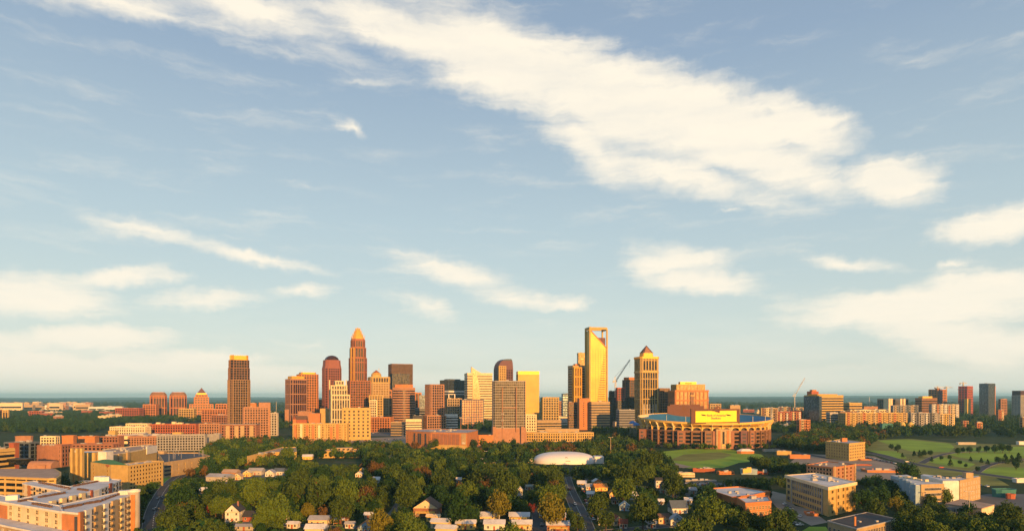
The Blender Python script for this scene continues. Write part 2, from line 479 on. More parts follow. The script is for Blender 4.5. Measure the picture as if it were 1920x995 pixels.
def lettering(s_, parent, name, loc, size, m, rz=0.0, depth=.15):
    """raised letters standing upright, facing -y of the parent"""
    c = bpy.data.curves.new(name, 'FONT'); c.body = s_; c.size = size; c.extrude = depth; c.align_x = 'CENTER'; c.align_y = 'CENTER'
    c.resolution_u = 3; c.offset = size * .018
    t = bpy.data.objects.new('tmp', c); COL.objects.link(t)
    bpy.context.view_layer.update()
    me = bpy.data.meshes.new_from_object(t.evaluated_get(bpy.context.evaluated_depsgraph_get()))
    bpy.data.objects.remove(t)
    me.materials.clear(); me.materials.append(m)
    o = link(name, me, parent, loc); o.rotation_euler = (R(90), 0, rz)
    return o

def bars(name, segs, m, parent=None, th=.4, loc=(0, 0, 0)):
    """one mesh of square bars along line segments ((a, b, thickness))"""
    v, f = [], []
    for sg in segs:
        a, b = Vector(sg[0]), Vector(sg[1]); w = (sg[2] if len(sg) > 2 else th) / 2
        d_ = (b - a).normalized()
        u = d_.cross(Vector((0, 0, 1)) if abs(d_.z) < .95 else Vector((1, 0, 0))).normalized(); n_ = d_.cross(u)
        k = len(v)
        for p in (a, b):
            for su, sn in ((-1, -1), (1, -1), (1, 1), (-1, 1)): v.append(p + u * w * su + n_ * w * sn)
        f += [(k, k + 1, k + 5, k + 4), (k + 1, k + 2, k + 6, k + 5), (k + 2, k + 3, k + 7, k + 6), (k + 3, k, k + 4, k + 7), (k + 3, k + 2, k + 1, k), (k + 4, k + 5, k + 6, k + 7)]
    return link(name, mesh(name, v, f, m), parent, loc)

def truss(a, b, w, n, th):
    """segments of a square lattice beam from a to b"""
    a, b = Vector(a), Vector(b); d_ = (b - a).normalized()
    u = d_.cross(Vector((0, 1, 0)) if abs(d_.y) < .9 else Vector((1, 0, 0))).normalized() * w / 2; v = d_.cross(u).normalized() * w / 2
    cs = [u + v, u - v, -u - v, -u + v]
    seg = [(a + c, b + c, th) for c in cs]
    for i in range(n):
        p, q = a + (b - a) * i / n, a + (b - a) * (i + 1) / n
        for j in range(4): seg.append((p + cs[j], q + cs[(j + 1) % 4], th * .6))
    return seg

# ------------------------------------------------------------------ ground, roads, fields
def sheet(name, pts, z, m, wpts=None):
    q = wpts or [tuple(at(*p).xy) for p in pts]
    if area2(q) < 0: q = q[::-1]
    return tag(link(name, mesh(name, [(x, y, z) for x, y in q], [tuple(range(len(q)))], m)), kind='structure')

def spline(q, n=6):
    o = []
    for i in range(len(q) - 1):
        p0, p1, p2, p3 = q[max(i - 1, 0)], q[i], q[i + 1], q[min(i + 2, len(q) - 1)]
        for k in range(n):
            t = k / n
            o.append(.5 * ((2 * p1) + (-p0 + p2) * t + (2 * p0 - 5 * p1 + 4 * p2 - p3) * t * t + (-p0 + 3 * p1 - 3 * p2 + p3) * t ** 3))
    return o + [q[-1]]

ROADS = []
def strip(name, pts, w, z, m, kerb=True, line=False):
    q = spline([at(*p).xy for p in pts])
    l, r, kl, kr = [], [], [], []
    for i, p in enumerate(q):
        t = (q[min(i + 1, len(q) - 1)] - q[max(i - 1, 0)]).normalized(); n_ = Vector((-t.y, t.x))
        l.append(p + n_ * w / 2); r.append(p - n_ * w / 2)
    ROADS.append((q, w / 2))
    n = len(q)
    v = [(p.x, p.y, z) for p in l] + [(p.x, p.y, z) for p in r]
    f = [(n + i, n + i + 1, i + 1, i) for i in range(n - 1)]
    tag(link(name, mesh(name, v, f, m)), kind='structure')
    if kerb:
        for side, sg in ((l, 1), (r, -1)):
            v, f = [], []
            for i in range(n):
                t = (q[min(i + 1, n - 1)] - q[max(i - 1, 0)]).normalized(); n_ = Vector((-t.y, t.x)) * sg
                a, b = side[i], side[i] + n_ * .5
                v += [(a.x, a.y, 0), (a.x, a.y, z + .13), (b.x, b.y, z + .13), (b.x, b.y, 0)]
            for i in range(n - 1):
                for k in range(3): f.append((4 * i + k, 4 * i + k + 1, 4 * i + k + 5, 4 * i + k + 4))
            tag(link('kerb', mesh('kerb', v, f, kerbm)), kind='structure')
    if line:
        v, f = [], []
        for i in range(0, n - 1):
            for u in (0, .5):
                a = q[i].lerp(q[i + 1], u); b = q[i].lerp(q[i + 1], u + .28); t = (b - a).normalized(); n_ = Vector((-t.y, t.x)) * .12
                k = len(v); v += [(a.x - n_.x, a.y - n_.y, z + .02), (b.x - n_.x, b.y - n_.y, z + .02), (b.x + n_.x, b.y + n_.y, z + .02), (a.x + n_.x, a.y + n_.y, z + .02)]
                f.append((k, k + 1, k + 2, k + 3))
        tag(link('road_marking', mesh('road_marking', v, f, paintw)), kind='structure')

def ground_material():
    m, t, bs, pos = base_mat('wooded_ground')
    n1 = noise(t, pos, .012, 5, .6); n2 = noise(t, pos, .09, 4, .6); n3 = noise(t, pos, .0011, 5, .6)
    c = mixc(t, maprange(t, n2.outputs['Fac'], .35, .65), (.030, .050, .020, 1), (.055, .075, .025, 1))
    c = mixc(t, maprange(t, n1.outputs['Fac'], .56, .68), c, (.12, .10, .065, 1))
    c = mixc(t, maprange(t, n3.outputs['Fac'], .40, .60), c, (.028, .050, .030, 1))
    t.links.new(c, bs.inputs['Base Color']); bs.inputs['Roughness'].default_value = .95; bs.inputs['Specular IOR Level'].default_value = .05
    return m
gm = ground_material()
sheet('ground', None, 0.0, gm, [(-40000, -2500), (40000, -2500), (40000, 42000), (-40000, 42000)])

# low wooded ridges that close the horizon
def ridge(D, depth, hs, seed, x0, x1):
    rnd = random.Random(seed); n = 120; v = []
    ph = [rnd.uniform(0, 6.28) for _ in range(5)]
    for j in range(7):
        u = j / 6; prof = math.sin(math.pi * u) ** .8
        for i in range(n + 1):
            t = i / n; x = x0 + (x1 - x0) * t
            h = hs[0] + (hs[1] - hs[0]) * t + hs[2] * (math.sin(t * 11 + ph[0]) + .6 * math.sin(t * 27 + ph[1]) + .35 * math.sin(t * 61 + ph[2]) + .2 * math.sin(t * 140 + ph[3]))
            v.append((x, D + depth * u, max(2, h) * prof - 1))
    f = [(j * (n + 1) + i, j * (n + 1) + i + 1, (j + 1) * (n + 1) + i + 1, (j + 1) * (n + 1) + i) for j in range(6) for i in range(n)]
    tag(link('hills', mesh('hills', v, f, gm, smooth=True)), kind='structure')
ridge(12000, 4000, (30, 75, 9), 1, -14000, 14000)
ridge(20000, 5000, (50, 135, 14), 2, -24000, 24000)
ridge(5200, 1500, (8, 58, 8), 4, 2600, 6200)

# park and fields
def zc4(p): return (1560 + p[0] / 5.103, 800 + p[1] / 5.103)
def zc8(p): return (1240 + p[0] / 4.8, 820 + p[1] / 4.8)
sheet('park_lawn', [zc4(p) for p in [(300, 215), (440, 120), (760, 112), (1130, 150), (1837, 170), (2300, 200), (2300, 560), (1700, 500), (1300, 445), (850, 400), (640, 300)]], .03, drygrass)
sheet('lawn', [zc4(p) for p in [(430, 128), (700, 118), (1130, 158), (1172, 192), (1120, 240), (760, 232), (640, 200)]], .06, lawn)
sheet('lawn', [zc4(p) for p in [(1120, 262), (1300, 205), (1600, 190), (2200, 185), (2200, 270), (1700, 300), (1540, 335), (1220, 290)]], .06, lawn)
sheet('lawn', [zc4(p) for p in [(850, 318), (1000, 282), (1200, 310), (1370, 355), (1300, 392), (1050, 362)]], .06, lawn)
sheet('lawn', [zc4(p) for p in [(1370, 425), (1600, 382), (2100, 400), (2300, 480), (1800, 490), (1560, 462)]], .06, lawn)
sheet('lawn', [zc4(p) for p in [(330, 222), (620, 232), (680, 262), (720, 300), (640, 300)]], .06, lawn)
sheet('lawn', [zc4(p) for p in [(800, 380), (1180, 430), (1560, 480), (1700, 560), (1450, 560), (1140, 470), (830, 450)]], .05, drygrass)
sheet('stadium_lawn', [zc8(p) for p in [(0, 125), (250, 100), (600, 105), (900, 150), (960, 200), (700, 225), (560, 270), (250, 275), (20, 230)]], .03, lawn)
sheet('practice_field', [zc8(p) for p in [(60, 205), (200, 150), (520, 130), (640, 150), (560, 185), (300, 215)]], .06, drygrass)
sheet('sand_patch', [zc8(p) for p in [(40, 232), (130, 228), (280, 262), (200, 272), (60, 255)]], .06, gravel)
sheet('lawn', [zc8(p) for p in [(1230, 860), (1330, 800), (1480, 800), (1530, 860)]], .05, lawn)
sheet('lawn', [(1655, 995), (1672, 985), (1712, 988), (1715, 1010), (1650, 1010)], .05, lawn)
sheet('lawn', [(352, 985), (372, 970), (412, 972), (420, 990), (360, 1010)], .05, lawn)
sheet('lawn', [(262, 905), (330, 885), (335, 900), (300, 915), (268, 918)], .05, lawn)
# lots
sheet('parking_lot', [zc4(p) for p in [(1230, 690), (1480, 640), (1900, 640), (2300, 700), (2300, 960), (1700, 880), (1060, 770)]], .04, lotm)
sheet('lawn', [zc4(p) for p in [(1010, 770), (1500, 850), (2300, 965), (2300, 985), (1500, 880), (1000, 790)]], .08, lawn)
sheet('parking_lot', [(395, 905), (440, 880), (545, 878), (560, 895), (520, 900), (410, 915)], .04, lotm)
sheet('parking_lot', [(500, 826), (760, 818), (1000, 822), (1115, 826), (1120, 834), (880, 838), (560, 833)], .04, gravel)
sheet('parking_lot', [(660, 816), (750, 800), (790, 802), (760, 818)], .06, lotm)
sheet('parking_lot', [zc8(p) for p in [(220, 420), (490, 400), (760, 440), (700, 470), (400, 460), (230, 445)]], .04, lotm)
sheet('parking_lot', [zc8(p) for p in [(1000, 480), (1120, 510), (1200, 610), (1330, 640), (1500, 760), (1350, 790), (1050, 640), (960, 540)]], .05, gravel)
sheet('parking_lot', [(1480, 868), (1530, 872), (1620, 905), (1670, 900), (1700, 880), (1640, 855), (1500, 850)], .04, gravel)
# roads
strip('road', [(1585, 846), (1640, 850), (1684, 862), (1728, 872), (1785, 880), (1850, 889), (1950, 903)], 12, .10, asphalt)
strip('road', [(1728, 868), (1752, 856), (1790, 848), (1850, 846)], 7, .10, asphalt)
strip('road', [(1830, 885), (1850, 873), (1880, 866), (1950, 858)], 7, .12, asphalt)
strip('road', [(1400, 830), (1480, 845), (1560, 860)], 8, .10, asphalt)
strip('street', [(1060, 893), (1066, 915), (1077, 940), (1091, 970), (1105, 1010)], 9, .12, asphalt, line=True)
strip('street', [(1011, 955), (1014, 975), (1017, 1020)], 9.5, .10, asphalt)
strip('street', [(285, 1015), (289, 965), (300, 935), (318, 908), (345, 888), (400, 872)], 10, .12, asphalt, line=True)
strip('street', [(860, 1035), (1000, 1010), (1250, 985), (1330, 975)], 8, .09, asphalt)
strip('street', [(1060, 893), (1150, 905), (1240, 918), (1330, 935)], 7, .09, asphalt)
strip('street', [(415, 985), (470, 980), (560, 985), (740, 990)], 7, .08, asphalt)
strip('footpath', [(1755, 944), (1820, 952), (1880, 975), (1960, 990)], 6, .14, conc, kerb=False)
strip('driveway', [(700, 1000), (735, 965), (752, 940), (760, 920)], 7, .07, lotm, kerb=False)
strip('road', [(560, 822), (700, 806), (760, 797)], 12, .08, asphalt)
strip('road', [(640, 849), (800, 844), (1000, 842)], 8, .05, asphalt)

# ------------------------------------------------------------------ the air over the city
hv, hf = prism_data([(-42000, -2800), (42000, -2800), (42000, 43000), (-42000, 43000)], -1.5, 284)
hm = bpy.data.materials.new('haze_air'); hm.use_nodes = True
ht = hm.node_tree
ht.nodes.remove(ht.nodes['Principled BSDF'])
pv = node(ht, 'ShaderNodeVolumePrincipled')
pv.inputs['Color'].default_value = (.31, .70, 1.0, 1)
pv.inputs['Density'].default_value = 4.6e-5
pv.inputs['Anisotropy'].default_value = 0.0
ht.links.new(pv.outputs[0], ht.nodes['Material Output'].inputs['Volume'])
tag(link('haze', mesh('haze', hv, hf, hm)), kind='stuff')

# ------------------------------------------------------------------ downtown towers, far to near
G = 'office_tower'
def seg(b, k, z0, z1, *a, **kw):
    p = scl(b.poly, k); b.face(p, z0, z1, *a, **kw); return p

# banking tower with the gilded crown
b = tower(G, 'tallest red granite tower with stepped gilded crown rising to a point', cham(1, .42), 654, 688, 617, 1900, 24)
Z = lambda y: Zat(y, b.D)
p = seg(b, 1, 0, Z(671), 'ribs', granite, g_brown, sp=3.6, pw=1.5)
p = seg(b, .90, Z(671), Z(652), 'ribs', granite, g_brown, sp=3.6, pw=1.5)
p = seg(b, .80, Z(652), Z(638), 'ribs', granite, g_brown, sp=3.6, pw=1.5)
for k0, k1, ya, yb, m in ((.80, .74, 638, 635.5, granite), (.70, .60, 635.5, 631, goldm), (.58, .46, 631, 626.5, goldm), (.44, .33, 626.5, 622, goldm), (.31, .20, 622, 618.5, goldm)):
    b.prism('crown_tier', scl(b.poly, k0), Z(ya), Z(yb), m, top=scl(b.poly, k1))
for k, ya, yb in ((.72, 638, 629.5), (.55, 632, 624.5), (.40, 628, 620), (.25, 623, 615)):
    for q in scl(b.poly, k)[::1]: b.box('spire', q[0], q[1], Z(ya), 1.3, 1.3, Z(yb) - Z(ya), goldm)
b.box('spire', b.c[0], b.c[1], Z(620), 2.2, 2.2, Z(614) - Z(620), goldm)
b.piers(scl(b.poly, .985), 0, Z(652), 20, 4.2, 1.0, goldm, only=[7])

quick(G, 'brown stone block with square windows directly below the gilded-crown tower', rect(.8), 651, 695, 714, 1620, 24, 'grid', granite, g_dark, sp=4.4, pw=2.0, bh=1.8, units=3, roofm=roofd)

# round-topped plum tower
b = tower(G, 'plum granite tower with rounded barrel-vaulted top and chamfered shoulders', cham(.8, .3), 604, 640, 676, 1850, 34)
Z = lambda y: Zat(y, b.D)
b.face(b.poly, 0, Z(690), 'grid', plumred, g_red, sp=3.4, pw=1.2, bh=1.4)
for k0, k1, ya, yb in ((1.0, .93, 690, 683), (.93, .90, 683, 675)):
    b.prism('shoulder', scl(b.poly, k0), Z(ya), Z(yb), plumred, top=scl(b.poly, k1))
pv_ = scl(b.poly, .62)
for i in range(6):
    a0, a1 = i * math.pi / 12, (i + 1) * math.pi / 12
    b.prism('vault', scl(b.poly, .74 * math.cos(a0)), Z(675) + (Z(666) - Z(675)) * math.sin(a0), Z(675) + (Z(666) - Z(675)) * math.sin(a1), g_red, top=scl(b.poly, max(.02, .74 * math.cos(a1))))

# paired towers
b = quick(G, 'taller brown tower of the pair, standing behind its dark ribbed twin', cham(.9, .2), 556, 597, 702, 1900, 28, 'grid', orangew, g_brown, sp=4.2, pw=1.6, bh=1.2)
b.prism('crown', scl(b.poly, .78), b.H, Zat(698, b.D), goldm)
b = quick(G, 'dark tower with pale vertical ribs and gold cap, front one of a pair', cham(.9, .2), 535, 576, 711, 1760, 42, 'ribs', pink, g_red, sp=4.4, pw=.7, roofm=goldm)
b.prism('crown', scl(b.poly, .78), b.H, Zat(705, b.D), goldm)

# condominium with the gold cap
b = tower('apartment_tower', 'lone dark apartment tower with gold cap standing left of the skyline', cham(.8, .28), 427, 469, 674, 1300, 33, cat='apartment tower')
Z = lambda y: Zat(y, b.D)
b.face(b.poly, 0, Z(712), 'grid', wall('bronze_panel', (.32, .20, .11)), g_dark, fh=3.3, sp=3.6, pw=.7, bh=.6, off=.6)
b.np_ = 40
seg(b, .955, Z(712), Z(690), 'grid', brown, g_dark, fh=3.3, sp=4, pw=.7, bh=.6)
b.np_ = 60
seg(b, .91, Z(690), Z(675), 'grid', brown, g_dark, fh=3.3, sp=4, pw=.7, bh=.6)
b.prism('crown', scl(b.poly, .83), Z(675), Z(667), goldm)
for i, a, c_, e, nr, ln in b.sides(scl(b.poly, .83)):
    for j in range(5):
        q = a + e * ln * (j + .5) / 5; b.box('crown_fin', q.x, q.y, Z(675), .7, .9, Z(666) - Z(675), goldm, math.atan2(e.y, e.x))

# twin notched towers, far left
for pl, pr, lab in ((281, 313, 'left twin dark tower with orange ribs and notched round shoulders'), (318, 350, 'right twin dark tower with orange ribs and notched round shoulders')):
    b = tower(G, lab, cham(.8, .3), pl, pr, 737, 2300, 32, group='twin notched towers')
    Z = lambda y: Zat(y, b.D)
    b.face(b.poly, 0, Z(741), 'ribs', orangew, g_red, sp=9, pw=1.5)
    for k0, k1, ya, yb in ((1, .93, 741, 738), (.93, .78, 738, 735.5)): b.prism('shoulder', scl(b.poly, k0), Z(ya), Z(yb), brown, top=scl(b.poly, k1))
    b.prism('roof', scl(b.poly, .74), Z(735.5), Z(734.8), orangew)
quick('office_block', 'low orange block in front of the left twin tower', rect(.6), 268, 298, 758, 2200, 5, 'grid', orangew, g_brown, sp=4, pw=1.4, bh=1.6)

# stepped tower with the pyramid roof
b = tower(G, 'stepped orange tower with small dark pyramid roof on the left skyline', rect(.8), 355, 400, 757, 2250, 24)
Z = lambda y: Zat(y, b.D)
b.face(b.poly, 0, Z(757), 'grid', orangew, g_brown, sp=4, pw=1.4, bh=1.5)
p = scl(b.poly, .62); b.face(p, Z(757), Z(744), 'grid', orangew, g_brown, sp=4, pw=1.4, bh=1.5)
p = scl(b.poly, .50); b.face(p, Z(744), Z(739), 'grid', orangew, g_brown, sp=4, pw=1.4, bh=1.5)
b.prism('cornice', scl(b.poly, .40), Z(739), Z(736.5), goldm)
b.prism('roof', scl(b.poly, .37), Z(736.5), Z(726.5), dkpurple, top=scl(b.poly, .01))

# white art-deco tower
b = tower(G, 'cream art deco tower with stepped top and strong vertical piers', rect(.9), 618, 656, 737, 1480, 22)
Z = lambda y: Zat(y, b.D)
b.face(b.poly, 0, Z(740), 'ribs', cream, g_dark, sp=4.2, pw=1.9, off=.8)
b.roof(b.poly, Z(740), roofg, cream)
p = fit(rect(.9), 618, 651, b.D, 22); b.np_ = 30; b.face(p, 0, Z(722), 'ribs', cream, g_dark, sp=4.2, pw=1.9, off=.9)
p = fit(rect(1.1), 627, 645, b.D, 22); b.np_ = 60; b.face(p, Z(722), Z(713.5), 'ribs', cream, g_dark, sp=3.6, pw=2.0, off=.5)
for px_ in (619, 650): b.box('corner_fin', Xat(px_, b.D - 8), b.D - 12, Z(730), 2, 2, Z(712) - Z(730), cream)

# tan bank tower with the dome and pyramid
b = tower(G, 'tan tower with arcaded top and small gold dome under a pyramid', cham(.9, .15), 690, 731, 707, 1700, 24)
Z = lambda y: Zat(y, b.D)
b.face(b.poly, 0, Z(718), 'grid', tan, g_amber, sp=4, pw=1.7, bh=1.6)
b.np_ = 50
b.face(scl(b.poly, 1.01), Z(718), Z(707), 'ribs', gold_stone, g_brown, sp=5, pw=1.8, off=.7)
b.roof(scl(b.poly, 1.01), Z(707), rooft, gold_stone)
pc = fit(circ(16), 696, 715, 1700)
b.prism('dome_drum', pc, Z(707), Z(702), gold_stone); b.prism('dome', scl(pc, 1.05), Z(702), Z(698.5), goldm, top=scl(pc, .72))
b.prism('dome_cap', scl(pc, .72), Z(698.5), Z(693.5), granite, top=scl(pc, .08)); b.box('finial', b.c[0] + 0, b.c[1], Z(694), 1, 1, Z(690.5) - Z(694), goldm)
quick(G, 'orange tan slab stepping down in front of the domed tan tower', rect(.8), 692, 718, 741, 1560, 12, 'grid', gold_stone, g_brown, sp=5, pw=3.6, bh=3.0)
quick('office_block', 'pale narrow block at the foot of the domed tan tower', rect(.9), 693, 707, 750, 1500, 8, 'grid', cream, g_win, sp=5, pw=4, bh=2.4)
quick('office_block', 'long low orange stone block under the domed tan tower', rect(.4), 692, 738, 782, 1380, -12, 'grid', orangew, g_brown, sp=6, pw=3.4, bh=2.4, roofm=rooft)

# plum slab and its lower neighbour
quick(G, 'broad plum-brown glass slab with flat top behind the striped round building', rect(.7), 728, 774, 683, 1980, 24, 'curtain', brown, g_brown, sp=3, pw=.3, bh=.7, off=.2, units=4, roofm=roofd)
quick(G, 'darkest flat tower with dark reflection painted in, before the plum-brown slab', rect(.8), 731, 768, 701, 1880, 20, 'curtain', darkw, g_dark, sp=3, pw=.3, bh=.6, off=.2, roofm=roofd)  # dark reflection put into the panel and glass colours
quick(G, 'slim orange stone tower edge beside the striped round building', rect(1.2), 729, 739, 731, 1700, 10, 'ribs', orangew, g_brown, sp=3, pw=1.8)
b = tower(G, 'bow-fronted office building with orange and dark horizontal stripes', bowed(.55, .32, 9), 735, 778, 727, 1500, 14)
b.face(b.poly, 0, b.H, 'ribbon', pink, g_dark, fh=4.0, bh=2.0, off=.5)
b.roof(b.poly, b.H, rooft, pink)
b.prism('penthouse', scl(b.poly, .82), b.H, Zat(720.5, b.D), orangew)

quick(G, 'slim orange ribbed tower between the striped round building and pink flats', rect(1), 778, 790, 736, 1800, 10, 'ribs', orangew, g_brown, sp=3, pw=1.6)
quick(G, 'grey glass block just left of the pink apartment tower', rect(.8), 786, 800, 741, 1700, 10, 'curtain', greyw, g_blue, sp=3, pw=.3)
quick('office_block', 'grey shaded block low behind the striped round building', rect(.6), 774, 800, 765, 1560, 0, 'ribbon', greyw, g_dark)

# pink apartment tower and its podium
b = tower('apartment_tower', 'pink brick apartment tower with balconied corners on a broad podium', cham(.9, .18), 797, 833, 721, 1360, 32, cat='apartment tower')
Z = lambda y: Zat(y, b.D)
b.face(b.poly, Z(778), Z(721), 'grid', pink, g_win, fh=3.1, sp=4.0, pw=2.2, bh=1.3)
b.roof(b.poly, Z(721), roofg, pink, units=3)
p = fit(rect(.75), 792, 836, 1330, 26); b.np_ = 50
b.face(p, 0, Z(778), 'grid', pink, g_win, fh=3.3, sp=4.4, pw=2.3, bh=1.5); b.roof(p, Z(778), roofg, pink, units=4)

# black slab with the grey stripes
b = quick(G, 'black tower with two pale horizontal bands behind the pink flats', rect(.8), 825, 871, 713, 1820, 40, 'curtain', slate, g_dark, sp=4, pw=.3, bh=.5, roofm=roofd)
Z = lambda y: Zat(y, b.D)
b.prism('penthouse', scl(b.poly, .66), b.H, Z(710.5), darkw)
b.ring('pale_band', offset(b.poly, .8), offset(b.poly, -.5), Z(735), Z(732), white)
b.ring('pale_band', offset(b.poly, .8), offset(b.poly, -.5), Z(739.5), Z(738), white)
for px_ in (842, 853): b.box('white_column', Xat(px_, b.D - 28), b.D - 34, Z(752), 2.6, 2.6, Z(738) - Z(752), white)

quick('office_block', 'tan office block with square windows left of the bronze hotel', rect(.7), 838, 866, 747, 1600, 8, 'grid', tan, g_win, sp=4.2, pw=1.8, bh=1.7, units=3, roofm=goldm)
b = quick('office_block', 'white low block on stilts beside the pink apartment podium', rect(.6), 834, 858, 777, 1350, 10, 'ribbon', white, g_dark, fh=4.5, bh=2.5)
quick(G, 'bronze glass hotel with reddish centre below the sail-topped tower', rect(.55), 862, 907, 749, 1480, 14, 'grid', slate, g_bronze, sp=5, pw=1.6, bh=1.4)

# sail-topped tower
b = tower(G, 'cream tower with curved glass sail rising to a pointed top', rect(.7), 871, 923, 701, 1720, 14)
Z = lambda y: Zat(y, b.D)
b.face(b.poly, 0, Z(700), 'ribbon', cream, g_brown, fh=4, bh=2.1, off=.5)
b.roof(b.poly, Z(700), roofg, cream)
f0 = b.poly[0]; f1 = b.poly[1]
def along(t, out): # a point along the front, pushed outwards
    e = (Vector(f1) - Vector(f0)); n_ = Vector((e.y, -e.x)).normalized(); return Vector(f0) + e * t + n_ * out
def sail(part, pts, m, d0, d1):
    v = [];
    for dd in (d1, d0): v += [(along(t, dd).x - b.c[0], along(t, dd).y - b.c[1], z) for t, z in pts]
    n = len(pts); f = [tuple(range(n)), tuple(range(2 * n - 1, n - 1, -1))] + [((i + 1) % n, i, n + i, n + (i + 1) % n) for i in range(n)]
    link(part, mesh(part, v, f, m), b.root)
arc = [(.16 + .36 * t, Z(688) + (Z(712) - Z(688)) * t ** 1.6) for t in [i / 8 for i in range(9)]]
sail('sail_wall', [(.14, Z(702)), (.58, Z(702))] + [(.16 + .42 * t, Z(688) + (Z(700) - Z(688)) * t ** .8) for t in (1, .75, .5, .25, 0)], cream, -8, .8)
sail('sail_glass', [(.20, 0), (.52, 0), (.50, Z(745)), (.46, Z(722)), (.38, Z(704)), (.28, Z(697)), (.20, Z(697))], g_bronze, .2, 1.6)

# red barrel-topped tower
b = tower(G, 'plum granite tower with curved blue barrel roof behind the glass tower', rect(.75), 926, 962, 692, 1920, 24)
Z = lambda y: Zat(y, b.D)
b.face(b.poly, 0, Z(692), 'grid', dkpurple, g_red, sp=4, pw=1.8, bh=1.6)
q = b.poly
for i in range(8):
    a0, a1 = i / 8 * math.pi / 2, (i + 1) / 8 * math.pi / 2
    def cut(a):   # keep the right edge, pull the left edge in along a quarter circle
        t = 1 - math.cos(a); return [tuple(Vector(q[0]).lerp(Vector(q[1]), t * .62)), tuple(Vector(q[1]).lerp(Vector(q[0]), t * .12)), tuple(Vector(q[2]).lerp(Vector(q[3]), t * .12)), tuple(Vector(q[3]).lerp(Vector(q[2]), t * .62))]
    b.prism('barrel_roof', cut(a0), Z(692) + (Z(673) - Z(692)) * math.sin(a0), Z(692) + (Z(673) - Z(692)) * math.sin(a1), slate if i > 4 else dkpurple, top=cut(a1))
b.face(fit(rect(.3), 934, 949, 1880, 24), 0, Z(687), 'grid', gold_stone, g_amber, sp=4, pw=1.6, bh=1.6)

# gold curtain wall
b = tower(G, 'smooth gold glass tower with plain flat top right of the glass tower', rect(.7), 968, 1011, 696, 1720, 7)
Z = lambda y: Zat(y, b.D)
b.face(b.poly, 0, Z(702), 'curtain', gold_stone, g_copper, sp=3.4, pw=.5, bh=.3, off=.25)
b.prism('crown', offset(b.poly, .3), Z(702), Z(696), goldm); b.prism('roof', scl(b.poly, .9), Z(696), Z(695.6), roofg)

# green-grey glass tower with the brick foot
b = tower(G, 'large green-grey glass tower on a brick foot in front of the skyline', cham(.8, .12), 923, 985, 715, 1065, 4)
Z = lambda y: Zat(y, b.D)
b.face(b.poly, Z(801), Z(715), 'curtain', conc, g_green, fh=4, sp=3.2, pw=.18, bh=.8, off=.18)
b.roof(b.poly, Z(715), roofg, greyw, units=5)
fx = b.poly[0][1]
for px_ in (942, 968): b.box('mullion_strip', Xat(px_, fx), fx - .5, Z(808), 1.1, 1.2, Z(726) - Z(808), pink)
b.box('mullion_strip', Xat(955, fx), fx - .6, Z(764), Xat(969, fx) - Xat(941, fx), 1.0, 1.0, pink)
b.prism('brick_foot', offset(b.poly, 1.2), 0, Z(801), pink)
b.prism('brick_plinth', offset(b.poly, 2.2), 0, Z(812), pink)
for px_ in (927, 980): b.box('brick_pier', Xat(px_, fx - 3), fx - 2.6, 0, 5, 2, Z(798), pink)

b = quick(G, 'tan office block with deep square window grid right of the gold tower', rect(.7), 1014, 1048, 745, 1360, 8, 'grid', gold_stone, g_win, fh=4.2, sp=4.6, pw=1.8, bh=1.8)
b.face(fit(rect(.6), 1003, 1052, 1335, 8), 0, Zat(787, 1335), 'ribbon', tan, g_win, fh=4.2, bh=2.4)
quick('office_block', 'small cream block with few windows beside the big glass tower', rect(.8), 984, 1006, 777, 1200, 6, 'grid', cream, g_win, fh=5, sp=5, pw=3.6, bh=3.4)
quick(G, 'far blue-grey tower between the tan grid block and the gold complex', rect(.8), 1053, 1068, 738, 2200, 10, 'ribbon', slate, g_blue, bh=1.6)
quick('office_block', 'pink distant block left of the far blue-grey tower', rect(.8), 1044, 1056, 752, 2300, 0, 'grid', pink, g_brown)

# the towers around the tallest gold one
quick(G, 'slim pale gold tower showing behind the ribbed tan tower', rect(.8), 1082, 1101, 662, 1760, 6, 'ribbon', gold_stone, g_amber, bh=1.6)
b = quick(G, 'tan tower with ribbed gold centre left of the tallest gold tower', rect(.75), 1065, 1098, 686, 1640, 22, 'ribbon', tan, g_brown, bh=1.9)
b.np_ = 0
pc = fit(rect(.5), 1073, 1091, 1612, 22); b.face(pc, 0, Zat(688, 1612), 'ribs', goldm, g_amber, sp=3.2, pw=1.3)
b.prism('penthouse', scl(b.poly, .4), b.H, Zat(682, b.D), orangew)

# tallest gold tower with the open handle-shaped top
b = tower(G, 'tall gold glass tower with slanted top and open frame like a handle', rect(.75), 1098, 1138, 614, 1600, 12)
Z = lambda y: Zat(y, b.D)
ps = b.poly
core = offset(ps, -1.2)
# core whose top slopes from high left to low right
zl, zr = Z(620), Z(652)
v, f = prism_data(b.loc(core), Z(800), zl)
for i in (5, 6): v[i] = (v[i][0], v[i][1], zr)
link('glass_wall', mesh('glass_wall', v, f, g_gold), b.root)
n = 46
for k in range(n):
    z = Z(796) + (zl - Z(796)) * k / n
    t = 1.0 if z < zr else max(.06, (zl - z) / (zl - zr))
    e = [core[0], tuple(Vector(core[0]).lerp(Vector(core[1]), t)), tuple(Vector(core[3]).lerp(Vector(core[2]), t)), core[3]]
    b.prism('floor_band', offset(e, .25), z, z + .55, gold_stone)
for i in range(4):
    q = ps[i]; b.box('corner_frame', q[0], q[1], 0, 3.4, 3.4, Z(614) + (0 if i in (0, 3) else -6), gold_stone, R(12))
def beam(part, a, c_, z0, z1, w, m):
    a, c_ = Vector(a), Vector(c_); mid = (a + c_) / 2; e = c_ - a
    b.box(part, mid.x, mid.y, z0, e.length, w, z1 - z0, m, math.atan2(e.y, e.x))
beam('top_beam', ps[0], ps[1], Z(618.5), Z(614.5), 3.3, gold_stone); beam('top_beam', ps[3], ps[2], Z(618.5), Z(614.5), 3.3, gold_stone)
